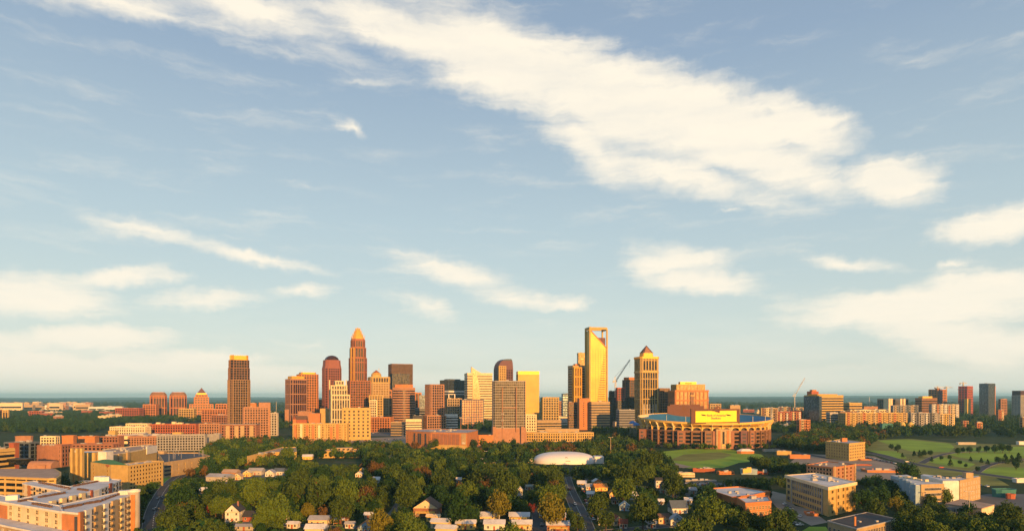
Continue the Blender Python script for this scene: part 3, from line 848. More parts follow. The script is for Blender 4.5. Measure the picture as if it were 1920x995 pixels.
beam('top_beam', ps[0], ps[3], Z(618.5), Z(614.2), 3.2, gold_stone); beam('top_beam', ps[1], ps[2], Z(620), Z(616), 3.2, gold_stone)
def front(part, pts, y0, y1, m):     # a slab parallel to the front, points as (share of the width, height)
    a_, c_ = Vector(core[0]), Vector(core[1]); e_ = (c_ - a_); n_ = Vector((e_.y, -e_.x)).normalized(); v = []
    for yy in (y1, y0): v += [((a_ + e_ * t + n_ * yy).x - b.c[0], (a_ + e_ * t + n_ * yy).y - b.c[1], z) for t, z in pts]
    k = len(pts); f = [tuple(range(k)), tuple(range(2 * k - 1, k - 1, -1))] + [((i + 1) % k, i, k + i, k + (i + 1) % k) for i in range(k)]
    link(part, mesh(part, v, f, m), b.root)
sl = lambda t: zl + (zr - zl) * t
front('dark_recess', [(.42, sl(.42)), (.97, sl(.97)), (.97, sl(.42)), (.46, sl(.42))], -9, -4, dkpurple)
front('slope_beam', [(.0, sl(0) - 1.5), (1.0, sl(1) - 1.5), (1.0, sl(1) + 1.8), (.0, sl(0) + 1.8)], -.5, 1.0, orangew)
for k in range(30):
    z = Z(662) + (Z(790) - Z(662)) * k / 30; t0 = .90 - .62 * (k / 30) ** .8
    front('dark_window_row', [(t0, z), (.93, z), (.93, z + 1.5), (t0, z + 1.5)], -.2, .32, g_brown)
b.prism('shaded_side', fit(rect(.8), 1097.3, 1102, 1615, 7), 0, Z(625), brown)  # the tower's shaded left side, put in as a brown slab
b.piers([core[0], core[1], core[2], core[3]], Z(800), Z(655), 6.5, .35, .5, gold_stone, only=[0])

b = quick('office_block', 'tan stone block with punched window column below the gold tower', rect(.9), 1082, 1106, 747, 1480, 8, 'plain', orangew, g_win, units=2)
Z = lambda y: Zat(y, b.D)
a0, a1 = Vector(b.poly[0]), Vector(b.poly[1])
b.windows(a0.lerp(a1, .30), a0.lerp(a1, .52), 8, 1, 12, 4.6, 2.6, 2.0, orangew, g_win); b.done()
quick('parking_garage', 'tall striped parking garage below the gold tower with open decks', rect(.7), 1103, 1143, 753, 1470, 8, 'ribbon', tan, darkw, fh=5.2, bh=2.9, off=.6, cat='parking garage', roofm=conc)
quick('office_block', 'dark striped shaded block beneath the ribbed tan tower', rect(.7), 1064, 1084, 754, 1500, 8, 'ribbon', brown, g_dark, bh=1.6)

# construction site and its neighbours
b = tower(G, 'dark unfinished tower with exposed floors beside the tower crane', rect(.8), 1167, 1192, 708, 1620, 8)
Z = lambda y: Zat(y, b.D)
b.face(b.poly, 0, Z(745), 'curtain', darkw, g_dark, sp=4, pw=.4, bh=.8, off=.2)
b.np_ = 30
b.face(offset(b.poly, -.3), Z(745), Z(712), 'grid', brown, darkw, fh=4.2, sp=6, pw=.8, bh=.7, off=.7)
b.prism('core_top', scl(b.poly, .8), Z(712), Z(707), orangew)
b = tower('building_frame', 'half-built frame with red steel top at the foot of the crane', rect(.8), 1155, 1172, 726, 1560, 8, cat='construction')
Z = lambda y: Zat(y, b.D)
b.face(b.poly, 0, Z(750), 'curtain', darkw, g_dark, sp=4, pw=.4)
b.np_ = 20
b.face(offset(b.poly, -.2), Z(750), Z(728), 'grid', redsteel, darkw, fh=4.4, sp=5, pw=.6, bh=.6, off=.6)
b.bands(scl(b.poly, 1.02), [Z(728)], 2.2, .3, redsteel, 'deck_edge')
quick(G, 'narrow black glass block just left of the crane mast', rect(.9), 1142, 1157, 733, 1600, 8, 'curtain', darkw, g_dark, sp=4, pw=.4, roofm=goldm)
quick('parking_garage', 'grey open-deck parking garage below the construction site', rect(.7), 1156, 1190, 768, 1380, 6, 'ribbon', greyw, darkw, fh=4.6, bh=1.5, off=.6, cat='parking garage', roofm=conc)

# pyramid-topped tower
b = tower(G, 'stone tower with latticed pyramid on its roof beside the stadium', cham(.85, .16), 1190, 1234, 669, 1500, 14)
Z = lambda y: Zat(y, b.D)
b.face(b.poly, 0, Z(697), 'ribs', gold_stone, g_dark, sp=4.6, pw=1.7, off=.7, fh=4)
b.np_ = 40
b.ring('cornice', offset(b.poly, 1.6), offset(b.poly, -1), Z(699), Z(696), gold_stone)
b.face(b.poly, Z(696), Z(672), 'ribs', gold_stone, g_dark, sp=7.5, pw=2.6, off=.8)
b.ring('cornice', offset(b.poly, 1.8), offset(b.poly, -1), Z(673), Z(669), goldm)
b.prism('attic', scl(b.poly, .62), Z(672), Z(662), goldm, top=scl(b.poly, .56))
pp = scl([b.poly[0], b.poly[1], b.poly[2], b.poly[3], b.poly[4], b.poly[5], b.poly[6], b.poly[7]], .54)
b.prism('pyramid', pp, Z(662), Z(649), pink, top=scl(b.poly, .01))
cx_, cy_ = b.c
sg = []
lp = b.loc(scl(b.poly, .57))
for i in range(8):
    a, c_ = lp[i], lp[(i + 1) % 8]
    sg.append(((a[0], a[1], Z(662)), (0, 0, Z(647.5)), 1.0))
for t in (.25, .5, .75):
    for i in range(8):
        a, c_ = lp[i], lp[(i + 1) % 8]
        sg.append(((a[0] * (1 - t), a[1] * (1 - t), Z(662) + (Z(648) - Z(662)) * t), (c_[0] * (1 - t), c_[1] * (1 - t), Z(662) + (Z(648) - Z(662)) * t), .8))
bars('pyramid_lattice', sg, dkpurple, b.root)
for i in range(5):
    t = (i + .5) / 5; q = Vector(b.poly[0]).lerp(Vector(b.poly[1]), t)
    b.box('base_arch', q.x, q.y - .6, 0, 2.4, 1.6, Z(757), conc)

quick(G, 'brown brick block between the pyramid tower and the orange office', rect(.8), 1232, 1256, 728, 1540, 6, 'grid', brown, g_brown, sp=4, pw=1.8, bh=1.8)
# orange postmodern office
b = tower('office_block', 'orange stone office with stepped yellow top and big window bays', rect(.6), 1254, 1328, 732, 1420, 5, cat='office building')
Z = lambda y: Zat(y, b.D)
b.face(b.poly, 0, Z(733), 'ribs', orangew, g_amber, sp=9, pw=2.6, off=1.0, fh=4.4)
b.ring('cornice', offset(b.poly, 1.2), offset(b.poly, -1), Z(734), Z(731), orangew)
b.ring('cornice', offset(b.poly, 1.2), offset(b.poly, -1), Z(750), Z(748.6), orangew)
b.np_ = 50
p = fit(rect(.6), 1258, 1322, 1425, 5); b.face(p, Z(732), Z(721), 'ribs', gold_stone, g_amber, sp=8, pw=1.6); b.roof(p, Z(721), roofg, gold_stone)
p = fit(rect(.35), 1272, 1306, 1420, 5); b.prism('sign_storey', p, Z(721), Z(715.5), goldm)
m_ = (Vector(p[0]) + Vector(p[1])) / 2
lettering('Honeywell', b.root, 'lettering', (m_.x - b.c[0], m_.y - b.c[1] - .3, Z(718.2)), 3.2, redbrick, R(5))
m_ = (Vector(b.poly[0]) + Vector(b.poly[1])) / 2
b.box('entrance_bay', m_.x, m_.y - .6, 0, 7, 3, Z(735), brown, R(5))
b.box('entrance_beam', m_.x, m_.y - 2.4, Z(742), 8, 1, 1.6, yellowp, R(5))

# ------------------------------------------------------------------ left side: near blocks
def z6(p, h): return tuple(at(p[0] / 5.647, 860 + p[1] / 5.647, h).xy)
def z1(p, h): return tuple(at(p[0] / 3.374, 700 + p[1] / 3.374, h).xy)
def balc(b, A, Bp, z0, nx, nz, fh, w=2.6, dep=1.5, m0=2.0, ms=conc):
    A, Bp = Vector(A), Vector(Bp); e = Bp - A; ln = e.length; e /= ln; nr = Vector((e.y, -e.x)); rz = math.atan2(e.y, e.x)
    v, f, ix = [], [], []
    def bx(x0, x1, y0, y1, a0, a1, mi):
        k = len(v); v.extend([(x0, y0, a0), (x1, y0, a0), (x1, y1, a0), (x0, y1, a0), (x0, y0, a1), (x1, y0, a1), (x1, y1, a1), (x0, y1, a1)])
        for q in ((0, 1, 5, 4), (1, 2, 6, 5), (2, 3, 7, 6), (3, 0, 4, 7), (4, 5, 6, 7), (3, 2, 1, 0)): f.append(tuple(k + i for i in q)); ix.append(mi)
    bx(-w / 2, w / 2, -dep, 0, 0, .22, 0)
    for i in range(9): x = -w / 2 + .05 + i * (w - .1) / 8; bx(x - .04, x + .04, -dep + .03, -dep + .11, .22, 1.15, 1)
    bx(-w / 2, w / 2, -dep, -dep + .13, 1.15, 1.25, 1)
    for x in (-w / 2, w / 2 - .1): bx(x, x + .1, -dep + .13, 0, 1.15, 1.25, 1); bx(x, x + .08, -dep * .5, -dep * .5 + .08, .22, 1.15, 1)
    bx(-w / 2 + .4, w / 2 - .4, -.07, 0.0, .25, 2.5, 2)
    me = mesh('balcony', v, f, [ms, darkw, g_win], ix)
    for k in range(nz):
        for i in range(nx):
            p = A + e * (m0 + w / 2 + (ln - 2 * m0 - w) * (i / (nx - 1) if nx > 1 else .5)) + nr * .02
            link('balcony', me, b.root, (p.x - b.c[0], p.y - b.c[1], z0 + k * fh), rz)

H = 20.0
front = [z6(p, H) for p in [(-260, 405), (0, 455), (655, 566), (640, 500), (330, 448), (190, 420), (-260, 340)]]
b = B('apartment_block', 'large cream and white apartment complex with bright flat roofs and red corners', 'apartment building', front)
def wing(poly, h, m=cream):
    if area2(poly) < 0: poly = poly[::-1]
    b.prism('wing', poly, 0, h, m)
    b.ring('parapet', offset(poly, .2), offset(poly, -.35), h - .3, h + .55, white)
    b.prism('roof', offset(poly, -.3), h - .2, h + .1, roofw)
    FOOT.append(poly)
    return poly
wing(front, H)
right = wing([z6(p, H) for p in [(657, 568), (826, 586), (1372, 396), (1345, 338), (642, 498)]], H + .25, tan)
mid = wing([z6(p, H - .3) for p in [(200, 424), (335, 452), (430, 488), (955, 352), (1050, 326), (1280, 226), (1140, 212), (1010, 228), (700, 305), (560, 345), (330, 402)]], H - .3, white)
upl = wing([z6(p, H - .1) for p in [(238, 262), (330, 285), (640, 345), (765, 300), (352, 236)]], H - .1, cream)
low = wing([tuple(at(-40, 976, 12.4).xy), tuple(at(0, 984, 12.4).xy), tuple(at(122, 1009, 12.4).xy), tuple(at(130, 990, 12.4).xy), tuple(at(0, 966, 12.4).xy), tuple(at(-40, 959, 12.4).xy)], 12.4, tan)
# front wall: six columns of windows in cream, red end bay and red west bay
A, C_ = Vector(front[1]), Vector(front[2])
b.windows(A.lerp(C_, .16), A.lerp(C_, .95), 8.6, 6, 4, 2.9, 2.5, 1.9, cream, g_win, (2, 2), .5)
n_ = (C_ - A).normalized(); n_ = Vector((n_.y, -n_.x))
def panel(part, a, c_, z0, z1, m, out=.25):
    a, c_ = Vector(a), Vector(c_); e = c_ - a; nr = Vector((e.y, -e.x)).normalized(); mid_ = (a + c_) / 2 + nr * (out / 2 - .1)
    b.box(part, mid_.x, mid_.y, z0, e.length, out + .2, z1 - z0, m, math.atan2(e.y, e.x))
panel('red_bay', A.lerp(C_, -.35), A.lerp(C_, .13), 0, H - 1.2, orangew)
R0, R1, R2 = Vector(right[0]), Vector(right[1]), Vector(right[2])
panel('red_bay', R0.lerp(R1, .02), R0.lerp(R1, .78), 0, H - .6, orangew)
panel('dark_stair_bay', R0.lerp(R1, .80), R0.lerp(R1, .97), 0, H - 1.0, darkw, .2)
for t0, t1, m in ((.0, .06, orangew), (.10, .20, white), (.27, .38, tan), (.44, .52, white), (.60, .72, tan), (.78, .86, cream)):
    panel('facade_bay', R1.lerp(R2, t0), R1.lerp(R2, t1), 0, H + .9, m, .9)
for t in (.08, .235, .41, .56, .75, .90):
    balc(b, R1.lerp(R2, t - .035), R1.lerp(R2, t + .035), 2.6, 1, 6, 3.0, 3.0, 1.6, .1)
b.windows(R1.lerp(R2, .11), R1.lerp(R2, .985), 3.0, 8, 6, 3.0, 1.5, 1.6, white, g_win, (2, 1), 1.0)
M0, M1 = Vector(mid[2]), Vector(mid[3]) 
ml = [Vector(p) for p in [z6((430, 488), H - .3), z6((955, 352), H - .3), z6((1050, 326), H - .3), z6((1280, 226), H - .3)]]
for t in (.1, .3, .5, .7, .88): balc(b, ml[0].lerp(ml[1], t - .05), ml[0].lerp(ml[1], t + .05), 11.5, 1, 3, 3.0, 3.0, 1.6, .1)
for t in (.2, .4, .6, .8): panel('facade_bay', ml[0].lerp(ml[1], t - .045), ml[0].lerp(ml[1], t + .045), 0, H + .6, cream, 1.2)
panel('red_bay', ml[1].lerp(ml[2], .0), ml[1].lerp(ml[2], .22), 0, H + .8, redbrick, .5)
panel('red_bay', ml[2].lerp(ml[3], .42), ml[2].lerp(ml[3], .54), 0, H + .8, redbrick, .5)
for t in (.15, .3, .66, .82, .95): balc(b, ml[2].lerp(ml[3], t - .05), ml[2].lerp(ml[3], t + .05), 2.6, 1, 6, 3.0, 3.0, 1.5, .1)
U0, U1, U2 = [Vector(p) for p in [z6((238, 262), H - .1), z6((330, 285), H - .1), z6((640, 345), H - .1)]]
panel('red_bay', U0.lerp(U1, .70), U0.lerp(U1, 1.02), 0, H, orangew, .5)
b.windows(U0.lerp(U1, .05), U0.lerp(U1, .68), 9, 2, 4, 3.0, 1.4, 1.5, tan, g_win, (2, 1), .8)
for t in (.12, .32, .52, .72, .9): balc(b, U1.lerp(U2, t - .06), U1.lerp(U2, t + .06), 8.6, 1, 4, 3.0, 3.2, 1.5, .1, cream)
# round corner tower with an orange stripe
rc = [(x, y) for x, y in fit(circ(18), 240, 262.5, 347, 0)]
b.prism('corner_tower', rc, 0, 22.5, conc); b.ring('parapet', offset(rc, .3), offset(rc, -.4), 22.2, 23.2, white); b.prism('roof', offset(rc, -.35), 22.2, 22.6, roofw)
q = Vector(((rc[0][0] + rc[1][0]) / 2, (rc[0][1] + rc[1][1]) / 2))
b.box('red_stripe', q.x + 1.0, q.y - .0, 2, 1.9, .9, 19, orangew, R(18))
b.windows(low[1], low[2], .8, 9, 4, 2.9, 1.6, 1.6, white, g_win, (2, 1), 2)
for t in (.15, .45, .75): balc(b, Vector(low[1]).lerp(Vector(low[2]), t - .04), Vector(low[1]).lerp(Vector(low[2]), t + .04), 2.6, 1, 3, 3.0, 2.6, 1.4, .1)
# rows of air conditioners along the roofs
ac = 0
for (p0, p1, n, h) in (((200, 455), (350, 430), 9, H), ((350, 478), (560, 515), 10, H), ((660, 530), (870, 490), 12, H + .3), ((890, 480), (1080, 452), 10, H + .3), ((1090, 440), (1340, 350), 11, H + .3),
                       ((420, 410), (700, 362), 14, H - .3), ((830, 325), (940, 340), 6, H - .3), ((420, 255), (760, 322), 16, H - .1), ((790, 290), (1050, 240), 11, H - .3)):
    for i in range(n):
        if ac >= 100: break
        x, y = z6((p0[0] + (p1[0] - p0[0]) * (i + random.uniform(-.2, .2)) / n, p0[1] + (p1[1] - p0[1]) * i / n), h)
        b.box('air_conditioner', x, y, h + .05, random.uniform(1.0, 1.6), 1.2, random.uniform(.8, 1.1), brownunit, .5); ac += 1
for p_, sx in (((135, 430), 5), ((1060, 222), 6), ((1110, 228), 5), ((1330, 378), 6)):
    x, y = z6(p_, H); b.box('stair_housing', x, y, H - .2, sx, 4, 2.6, white, .4)
b.done()
VIS.append((0, 262, 895, 990, 330))

# hotel with the green hip roof
H = 19.7
fl, fc, fr = at(200, 868, H).xy, at(240, 873, H).xy, at(306, 864, H).xy
e = (fr - fc).normalized(); nb = Vector((-e.y, e.x))
hp = [tuple(fl), tuple(fc), tuple(fc + e * 3 + nb * 17), tuple(fl + nb * 17 + e * 3)]
wp = [tuple(fc + e * .5 + nb * .5), tuple(fr), tuple(fr + nb * 15), tuple(fc + e * 3 + nb * 15)]
b = B('hotel', 'ochre hotel with green hipped roof on its near corner block', 'hotel', [hp[0], hp[1], wp[1], wp[2], hp[3]], vis=(200, 308, 858, 905))
if area2(hp) < 0: hp = hp[::-1]
b.prism('corner_block', hp, 0, H + .6, gold_stone)
k = scl(hp, .25)
b.prism('green_roof', offset(hp, .8), H + .6, H + 3.6, roofgreen, top=k)
b.prism('wing', wp, 0, H - .5, gold_stone); b.roof(wp, H - .5, roofg, gold_stone, units=8, size=2)
b.windows(wp[0], wp[1], 2.2, 11, 6, 3.0, 1.5, 1.5, gold_stone, g_win, (1, 1), 2.5)
b.windows(hp[0], hp[1], 2.2, 2, 6, 3.0, 1.2, 1.5, gold_stone, g_win, (1, 1), 5)
q = Vector(hp[1]).lerp(Vector(hp[0]), .16)
b.box('name_board', q.x, q.y - .3, H - 1.2, 5.5, .5, 1.1, redbrick, math.atan2(hp[1][1] - hp[0][1], hp[1][0] - hp[0][0]))
b.done()

# parking garage behind the hotel
H = 14.0
gp = [tuple(at(308, 866, H).xy), tuple(at(393, 853.5, H).xy), tuple(at(372, 847.5, H).xy), tuple(at(296, 847.5, H).xy)]
b = B('parking_garage', 'large tan parking garage with blue-grey roof deck beside the hotel', 'parking garage', gp, vis=(304, 392, 848, 893))
b.prism('core', offset(gp, -.8), 0, H - 1, darkw)
b.bands(gp, [0, 3.6, 7.1], 1.7, .2, tan, 'deck_edge'); b.bands(gp, [10.6], 2.0, .2, tan, 'deck_edge')
a0, a1 = Vector(gp[0]), Vector(gp[1])
for i in range(7):
    if i == 0: continue
    q0, q1 = a0.lerp(a1, i / 7 + .01), a0.lerp(a1, (i + 1) / 7 - .012)
    e = q1 - q0; nr = Vector((e.y, -e.x)).normalized(); m_ = (q0 + q1) / 2 - nr * .15
    b.box('wall_panel', m_.x, m_.y, 1.6, e.length, .9, 9.6, tan, math.atan2(e.y, e.x))
b.ring('parapet', offset(gp, .4), offset(gp, -.4), H - 1.6, H, tan)
b.prism('roof_deck', offset(gp, -.35), H - 1.6, H - 1.1, roofblue)
for i in range(12):
    u, v_ = random.random(), random.random()
    q = (Vector(gp[0]) * (1 - u) + Vector(gp[1]) * u) * (1 - v_) + (Vector(gp[3]) * (1 - u) + Vector(gp[2]) * u) * v_
    q = Vector(scl([tuple(q)], 1)[0]); c0 = Vector(b.c); q = c0 + (q - c0) * .85
    b.box('deck_lamp', q.x, q.y, H - 1.1, .35, .35, 6.5, steel)
b.box('stair_tower', gp[3][0] + 8, gp[3][1] - 6, 0, 6, 6, H + 2.0, tan)
hp2 = [tuple(at(212, 853, 15).xy), tuple(at(294, 838, 15).xy), tuple(at(282, 833.5, 15).xy), tuple(at(192, 843, 15).xy)]
b = B('convention_hall', 'long low hall with pale roof and white end wall behind the hotel', 'hall', hp2)
b.prism('wall', hp2, 0, 15, gold_stone); b.roof(hp2, 15, rooft, cream, units=14, size=2.6)
q0, q1 = Vector(b.poly[0]), Vector(b.poly[1]); e = q1 - q0; m_ = q0.lerp(q1, .86); nr = Vector((e.y, -e.x)).normalized()
b.box('white_end_wall', m_.x + nr.x * .2, m_.y + nr.y * .2, 9.5, e.length * .26, 1.2, 8, white, math.atan2(e.y, e.x))
for t in (.03, .12, .3): 
    m_ = q0.lerp(q1, t); b.box('buttress', m_.x, m_.y, 0, 6, 2.4, 15.4, tan, math.atan2(e.y, e.x))

# columned building
cp = fit(bowed(.8, .5, 10), 132, 203, 595, -6)
b = B('columned_building', 'ochre building with bowed front of tall stone fins and black glass', 'office building', cp, vis=(130, 203, 838, 900))
H = Zat(852, 560)
b.prism('glass_wall', cp, 0, H - 1, g_win)
b.piers(cp, 0, H, 3.6, 1.5, 1.0, gold_stone)
b.ring('cornice', offset(cp, .9), offset(cp, -1), H - 2.4, H, gold_stone); b.prism('roof', offset(cp, -.8), H - 1.2, H - .4, roofw)
b.units(cp, H - .4, 6, white, 3)
lx = Xat(138, 555)
for dx in (0, 4.2, 8): b.box('tall_fin', Xat(133, 552) + dx, 552 + 2, 0, 1.8, 3, H + 6, gold_stone)
b.box('end_block', Xat(197, 570), 571, 0, 7, 10, H + 2, white)
b.box('entrance_canopy', Xat(166, 530), 532, 4, 16, 9, .8, conc); 
for dx in (-7, 7): b.box('canopy_post', Xat(166, 530) + dx, 529, 0, .8, .8, 4, conc)

# office with the barrel vault, and its tower
vp = [tuple(at(-30, 893, 16).xy), tuple(at(10, 894, 16).xy), tuple(at(90, 897, 16).xy), tuple(at(104, 896.5, 16).xy), tuple(at(113, 891, 16).xy), tuple(at(113, 885, 16).xy), tuple(at(102, 879, 16).xy), tuple(at(-30, 879, 16).xy)]
b = B('office_block', 'ochre ribbon-window office with rounded end and pink barrel vault on top', 'office building', vp, vis=(0, 115, 866, 905))
b.prism('glass_wall', vp, 0, 16, g_win); b.bands(vp, [0, 4.2, 8.2, 12.2], 1.9, .45, gold_stone); b.bands(vp, [15], 1.3, .6, gold_stone)
b.piers(vp, 0, 16, 9, .7, .3, gold_stone)
b.prism('roof', offset(vp, -.8), 15.9, 16.5, rooft)
D0 = 520; xa, xb = Xat(60, D0), Xat(104, D0)
v, f = [], []
for i in range(11):
    a = math.pi * i / 10
    for x in (xa, xb): v.append((x - b.c[0], D0 - 5.5 * math.cos(a) - b.c[1], 16.3 + 5.6 * math.sin(a)))
f = [(2 * i, 2 * i + 1, 2 * i + 3, 2 * i + 2) for i in range(10)] + [tuple(range(0, 22, 2)), tuple(range(21, 0, -2))]
link('barrel_vault', mesh('barrel_vault', v, f, pink), b.root)
b.box('vault_dormer', Xat(88, D0), D0 - 5, 16.4, 6, 3, 2.8, pink)
hv_ = fit(rect(.35), 6, 60, 548, 0); b.prism('dark_pavilion', hv_, 16.3, 20.5, g_win); b.prism('pavilion_roof', offset(hv_, 1.5), 20.5, 21.3, roofd)
b = quick('office_tower', 'ochre office tower with ribbon windows cut by the left picture edge', rect(.8), -40, 27, 842, 545, -14, 'ribbon', gold_stone, g_win, roofw, units=10, cat='office building', fh=4.0, bh=1.9) 

# dark and brick offices behind
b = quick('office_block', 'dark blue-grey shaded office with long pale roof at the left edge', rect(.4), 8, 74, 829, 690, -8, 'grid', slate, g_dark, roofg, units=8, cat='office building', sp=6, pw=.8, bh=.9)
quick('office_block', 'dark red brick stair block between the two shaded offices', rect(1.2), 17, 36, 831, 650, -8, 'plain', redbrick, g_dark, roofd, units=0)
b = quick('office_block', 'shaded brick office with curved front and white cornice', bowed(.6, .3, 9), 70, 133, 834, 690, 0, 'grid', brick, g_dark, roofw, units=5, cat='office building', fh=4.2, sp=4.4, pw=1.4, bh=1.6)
quick('office_block', 'bright orange box on the roofline behind the curved brick office', rect(.6), 116, 144, 817, 800, 6, 'plain', orangew, g_dark, rooft, units=0)
quick('office_block', 'pale roofed hall with orange right half among brick blocks', rect(.5), 146, 186, 818, 850, 4, 'plain', orangew, g_dark, roofg, units=2)
quick('office_block', 'brick row with dark windows below the orange-walled hall', rect(.3), 134, 228, 832, 800, -4, 'grid', brick, g_dark, roofg, units=4, sp=5, pw=1.8, bh=1.4)
quick('office_block', 'pink roofed shed with rounded top behind the dark office', cham(.5, .3), 28, 62, 818, 900, 0, 'plain', pink, g_dark, rooft, units=0)
quick('office_block', 'small pale block with cream roof behind the dark office', rect(.5), 76, 112, 818, 880, 3, 'grid', cream, g_dark, roofw, units=4)
quick('office_block', 'white-roofed brick terrace right of the orange-walled hall', rect(.4), 188, 232, 818, 880, -5, 'grid', brick, g_dark, roofw, units=5, sp=4, pw=1.6)

# rows of flats farther off
quick('apartment_block', 'long terrace of pale flats with white roof, left of the red-brick terrace', rect(.25), 206, 283, 800, 1120, -6, 'grid', cream, g_win, roofw, units=6, cat='apartment building', fh=3.2, sp=4, pw=1.8, bh=1.3)
quick('apartment_block', 'second terrace of pale flats stepping up behind the first', rect(.3), 236, 284, 794, 1220, -6, 'grid', cream, g_win, roofw, units=4, cat='apartment building', fh=3.2, sp=4, pw=1.8, bh=1.3)
b = quick('apartment_block', 'long red-brick terrace with regular windows and cream roof fittings', rect(.22), 281, 374, 795, 1180, 4, 'grid', redbrick, g_win, rooft, units=0, cat='apartment building', fh=3.4, sp=3.6, pw=1.6, bh=1.4)
b.units(b.poly, b.H, 8, cream, 6)
b = quick('apartment_block', 'pale and pink flats between the red terrace and brown flats', rect(.3), 373, 416, 794, 1120, 2, 'grid', pink, g_win, rooft, units=2, cat='apartment building', fh=3.3, sp=3.6, pw=1.7, bh=1.4)
b = quick('apartment_block', 'brown and tan six-storey flats with flat overhanging roof', rect(.4), 414, 487, 796, 1040, 5, 'grid', brick, g_win, rooft, units=3, cat='apartment building', fh=3.3, sp=4.2, pw=1.9, bh=1.2)
a0, a1 = Vector(b.poly[0]), Vector(b.poly[1])
for t in (.2, .45, .62, .88):
    q = a0.lerp(a1, t); b.box('tan_bay', q.x, q.y - .3, 0, 6, 1.6, b.H - 1, tan, R(5))
b.prism('roof_slab', offset(b.poly, 1.6), b.H + .9, b.H + 1.6, rooft)
b = quick('apartment_tower', 'ten-storey pale tower with orange side behind the brown flats', rect(.7), 455, 504, 763, 1150, 26, 'grid', pink, g_win, rooft, units=2, cat='apartment tower', fh=3.5, sp=4, pw=1.7, bh=1.5)
b.prism('penthouse', fit(rect(.7), 484, 507, 1165, 26), 0, Zat(754, 1165), pink)
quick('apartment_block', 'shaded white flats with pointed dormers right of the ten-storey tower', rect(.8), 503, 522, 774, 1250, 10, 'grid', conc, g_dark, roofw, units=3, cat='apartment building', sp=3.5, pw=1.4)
b = quick('apartment_block', 'long flats with brick front and grey garage roof before the red terrace', rect(.3), 240, 330, 818, 930, -3, 'grid', pink, g_dark, roofg, units=3, cat='apartment building', fh=3.4, sp=4, pw=1.8, bh=1.4)
quick('office_block', 'small ochre block standing on the grey garage roof', rect(.6), 323, 344, 811, 950, 0, 'plain', gold_stone, g_dark, rooft, units=0)
b = quick('apartment_block', 'dark windowed flats with tan end wall above the parking garage', rect(.25), 294, 388, 815, 900, 14, 'grid', greyw, g_dark, roofg, units=3, cat='apartment building', fh=3.3, sp=3.4, pw=1.3, bh=1.2)
quick('office_block', 'low dark-roofed shop row right of the dark windowed flats', rect(.5), 388, 416, 814, 960, 0, 'plain', greyw, g_dark, roofg, units=4)
quick('shed', 'small dark orange cube at the left among the brick blocks', rect(.7), 203, 221, 808, 1000, 0, 'plain', gold_stone, g_dark, rooft, units=0)
# beyond the left woods
b = quick('office_tower', 'far orange tower slab at the extreme left', rect(.7), 4, 18, 768, 2000, 20, 'ribs', gold_stone, g_brown, sp=6, pw=3)
quick('office_tower', 'far shaded tower stub at the left edge beside the orange slab', rect(1), -8, 4, 768, 2050, 0, 'ribs', pink, g_dark, sp=6)
quick('brick_block', 'far red brick block with white windows in the left woods', rect(.4), 54, 84, 770.5, 2300, 0, 'grid', redbrick, g_brown, rooft, sp=5, pw=2.4, bh=2)
quick('brick_block', 'low red roofed block right of the far red brick block', rect(.4), 116, 143, 780, 2200, 0, 'plain', redbrick, g_brown, roofred, units=0)
quick('brick_block', 'long red block with pale roof on the left edge of downtown', rect(.3), 216, 270, 765, 2150, -6, 'grid', redbrick, g_brown, rooft, units=6, sp=5, pw=2.5, bh=2)
quick('office_block', 'ochre low block between the right twin tower and stepped tower', rect(.4), 335, 368, 766, 2050, 0, 'grid', gold_stone, g_brown, rooft, units=4, sp=5, pw=2.4)
quick('office_block', 'orange cluster of low roofs right of the stepped tower', rect(.3), 378, 428, 767, 1950, 4, 'grid', orangew, g_brown, rooft, units=8, sp=5, pw=2.6)
quick('office_block', 'brick block peeping over the low roofs beside the gold-capped tower', rect(.5), 404, 428, 757, 2100, 8, 'grid', orangew, g_brown, rooft, sp=4, pw=1.8)
quick('office_block', 'orange brick gabled cluster at the foot of the gold-capped tower', rect(.4), 396, 440, 778, 1500, 0, 'grid', brick, g_brown, rooft, units=6, sp=5, pw=2.4)
quick('office_block', 'orange low block between the gold-capped tower and ten-storey tower', rect(.5), 468, 482, 756, 1500, 5, 'plain', orangew, g_brown, rooft)

# ------------------------------------------------------------------ low blocks at the foot of downtown
b = quick('federal_building', 'square ochre stone block with small deep square windows', rect(.8), 641, 695, 765, 1130, 14, 'plain', gold_stone, g_win, rooft, units=3, cat='office building')
for i, a, c_, e, nr, ln in b.sides(b.poly): b.windows(a, c_, 6, 6 if ln > 25 else 7, 8, (b.H - 9) / 7.6, 3.0, 3.2, gold_stone, g_dark, (1, 1), 3)
b.done()
b = quick('apartment_block', 'long ochre five-storey flats with checkered window pattern', bowed(.12, .06, 5), 549, 654, 794, 1090, -3, 'grid', gold_stone, g_amber, rooft, units=8, cat='apartment building', fh=3.5, sp=4.6, pw=2.4, bh=1.8)
for k in range(9):
    q = Vector(b.poly[0]).lerp(Vector(b.poly[5]), (k + .5) / 9); b.box('tall_bay', q.x, q.y - 2, 0, 4, 3, b.H - random.choice((0, 2, 4)), random.choice((gold_stone, orangew, cream)))
quick('office_block', 'pink flat-roofed low block at the foot of the dark paired tower', rect(.4), 559, 588, 771, 1650, 0, 'plain', pink, g_dark, roofg)
quick('office_block', 'orange stepped block below the round-topped plum tower', rect(.6), 579, 602, 775, 1500, 6, 'plain', orangew, g_dark, rooft, units=2)
quick('office_block', 'ochre gate-like block with dark opening beside the cream deco tower', rect(.5), 600, 620, 766, 1560, 0, 'plain', gold_stone, g_dark, rooft)
quick('office_block', 'small red-brown block right behind the plum tower base', rect(.8), 597, 610, 749, 2000, 0, 'grid', orangew, g_brown)
quick('office_block', 'narrow pink low block at the left of the dark ribbed tower', rect(.6), 534, 543, 768, 1640, 0, 'plain', pink, g_dark)
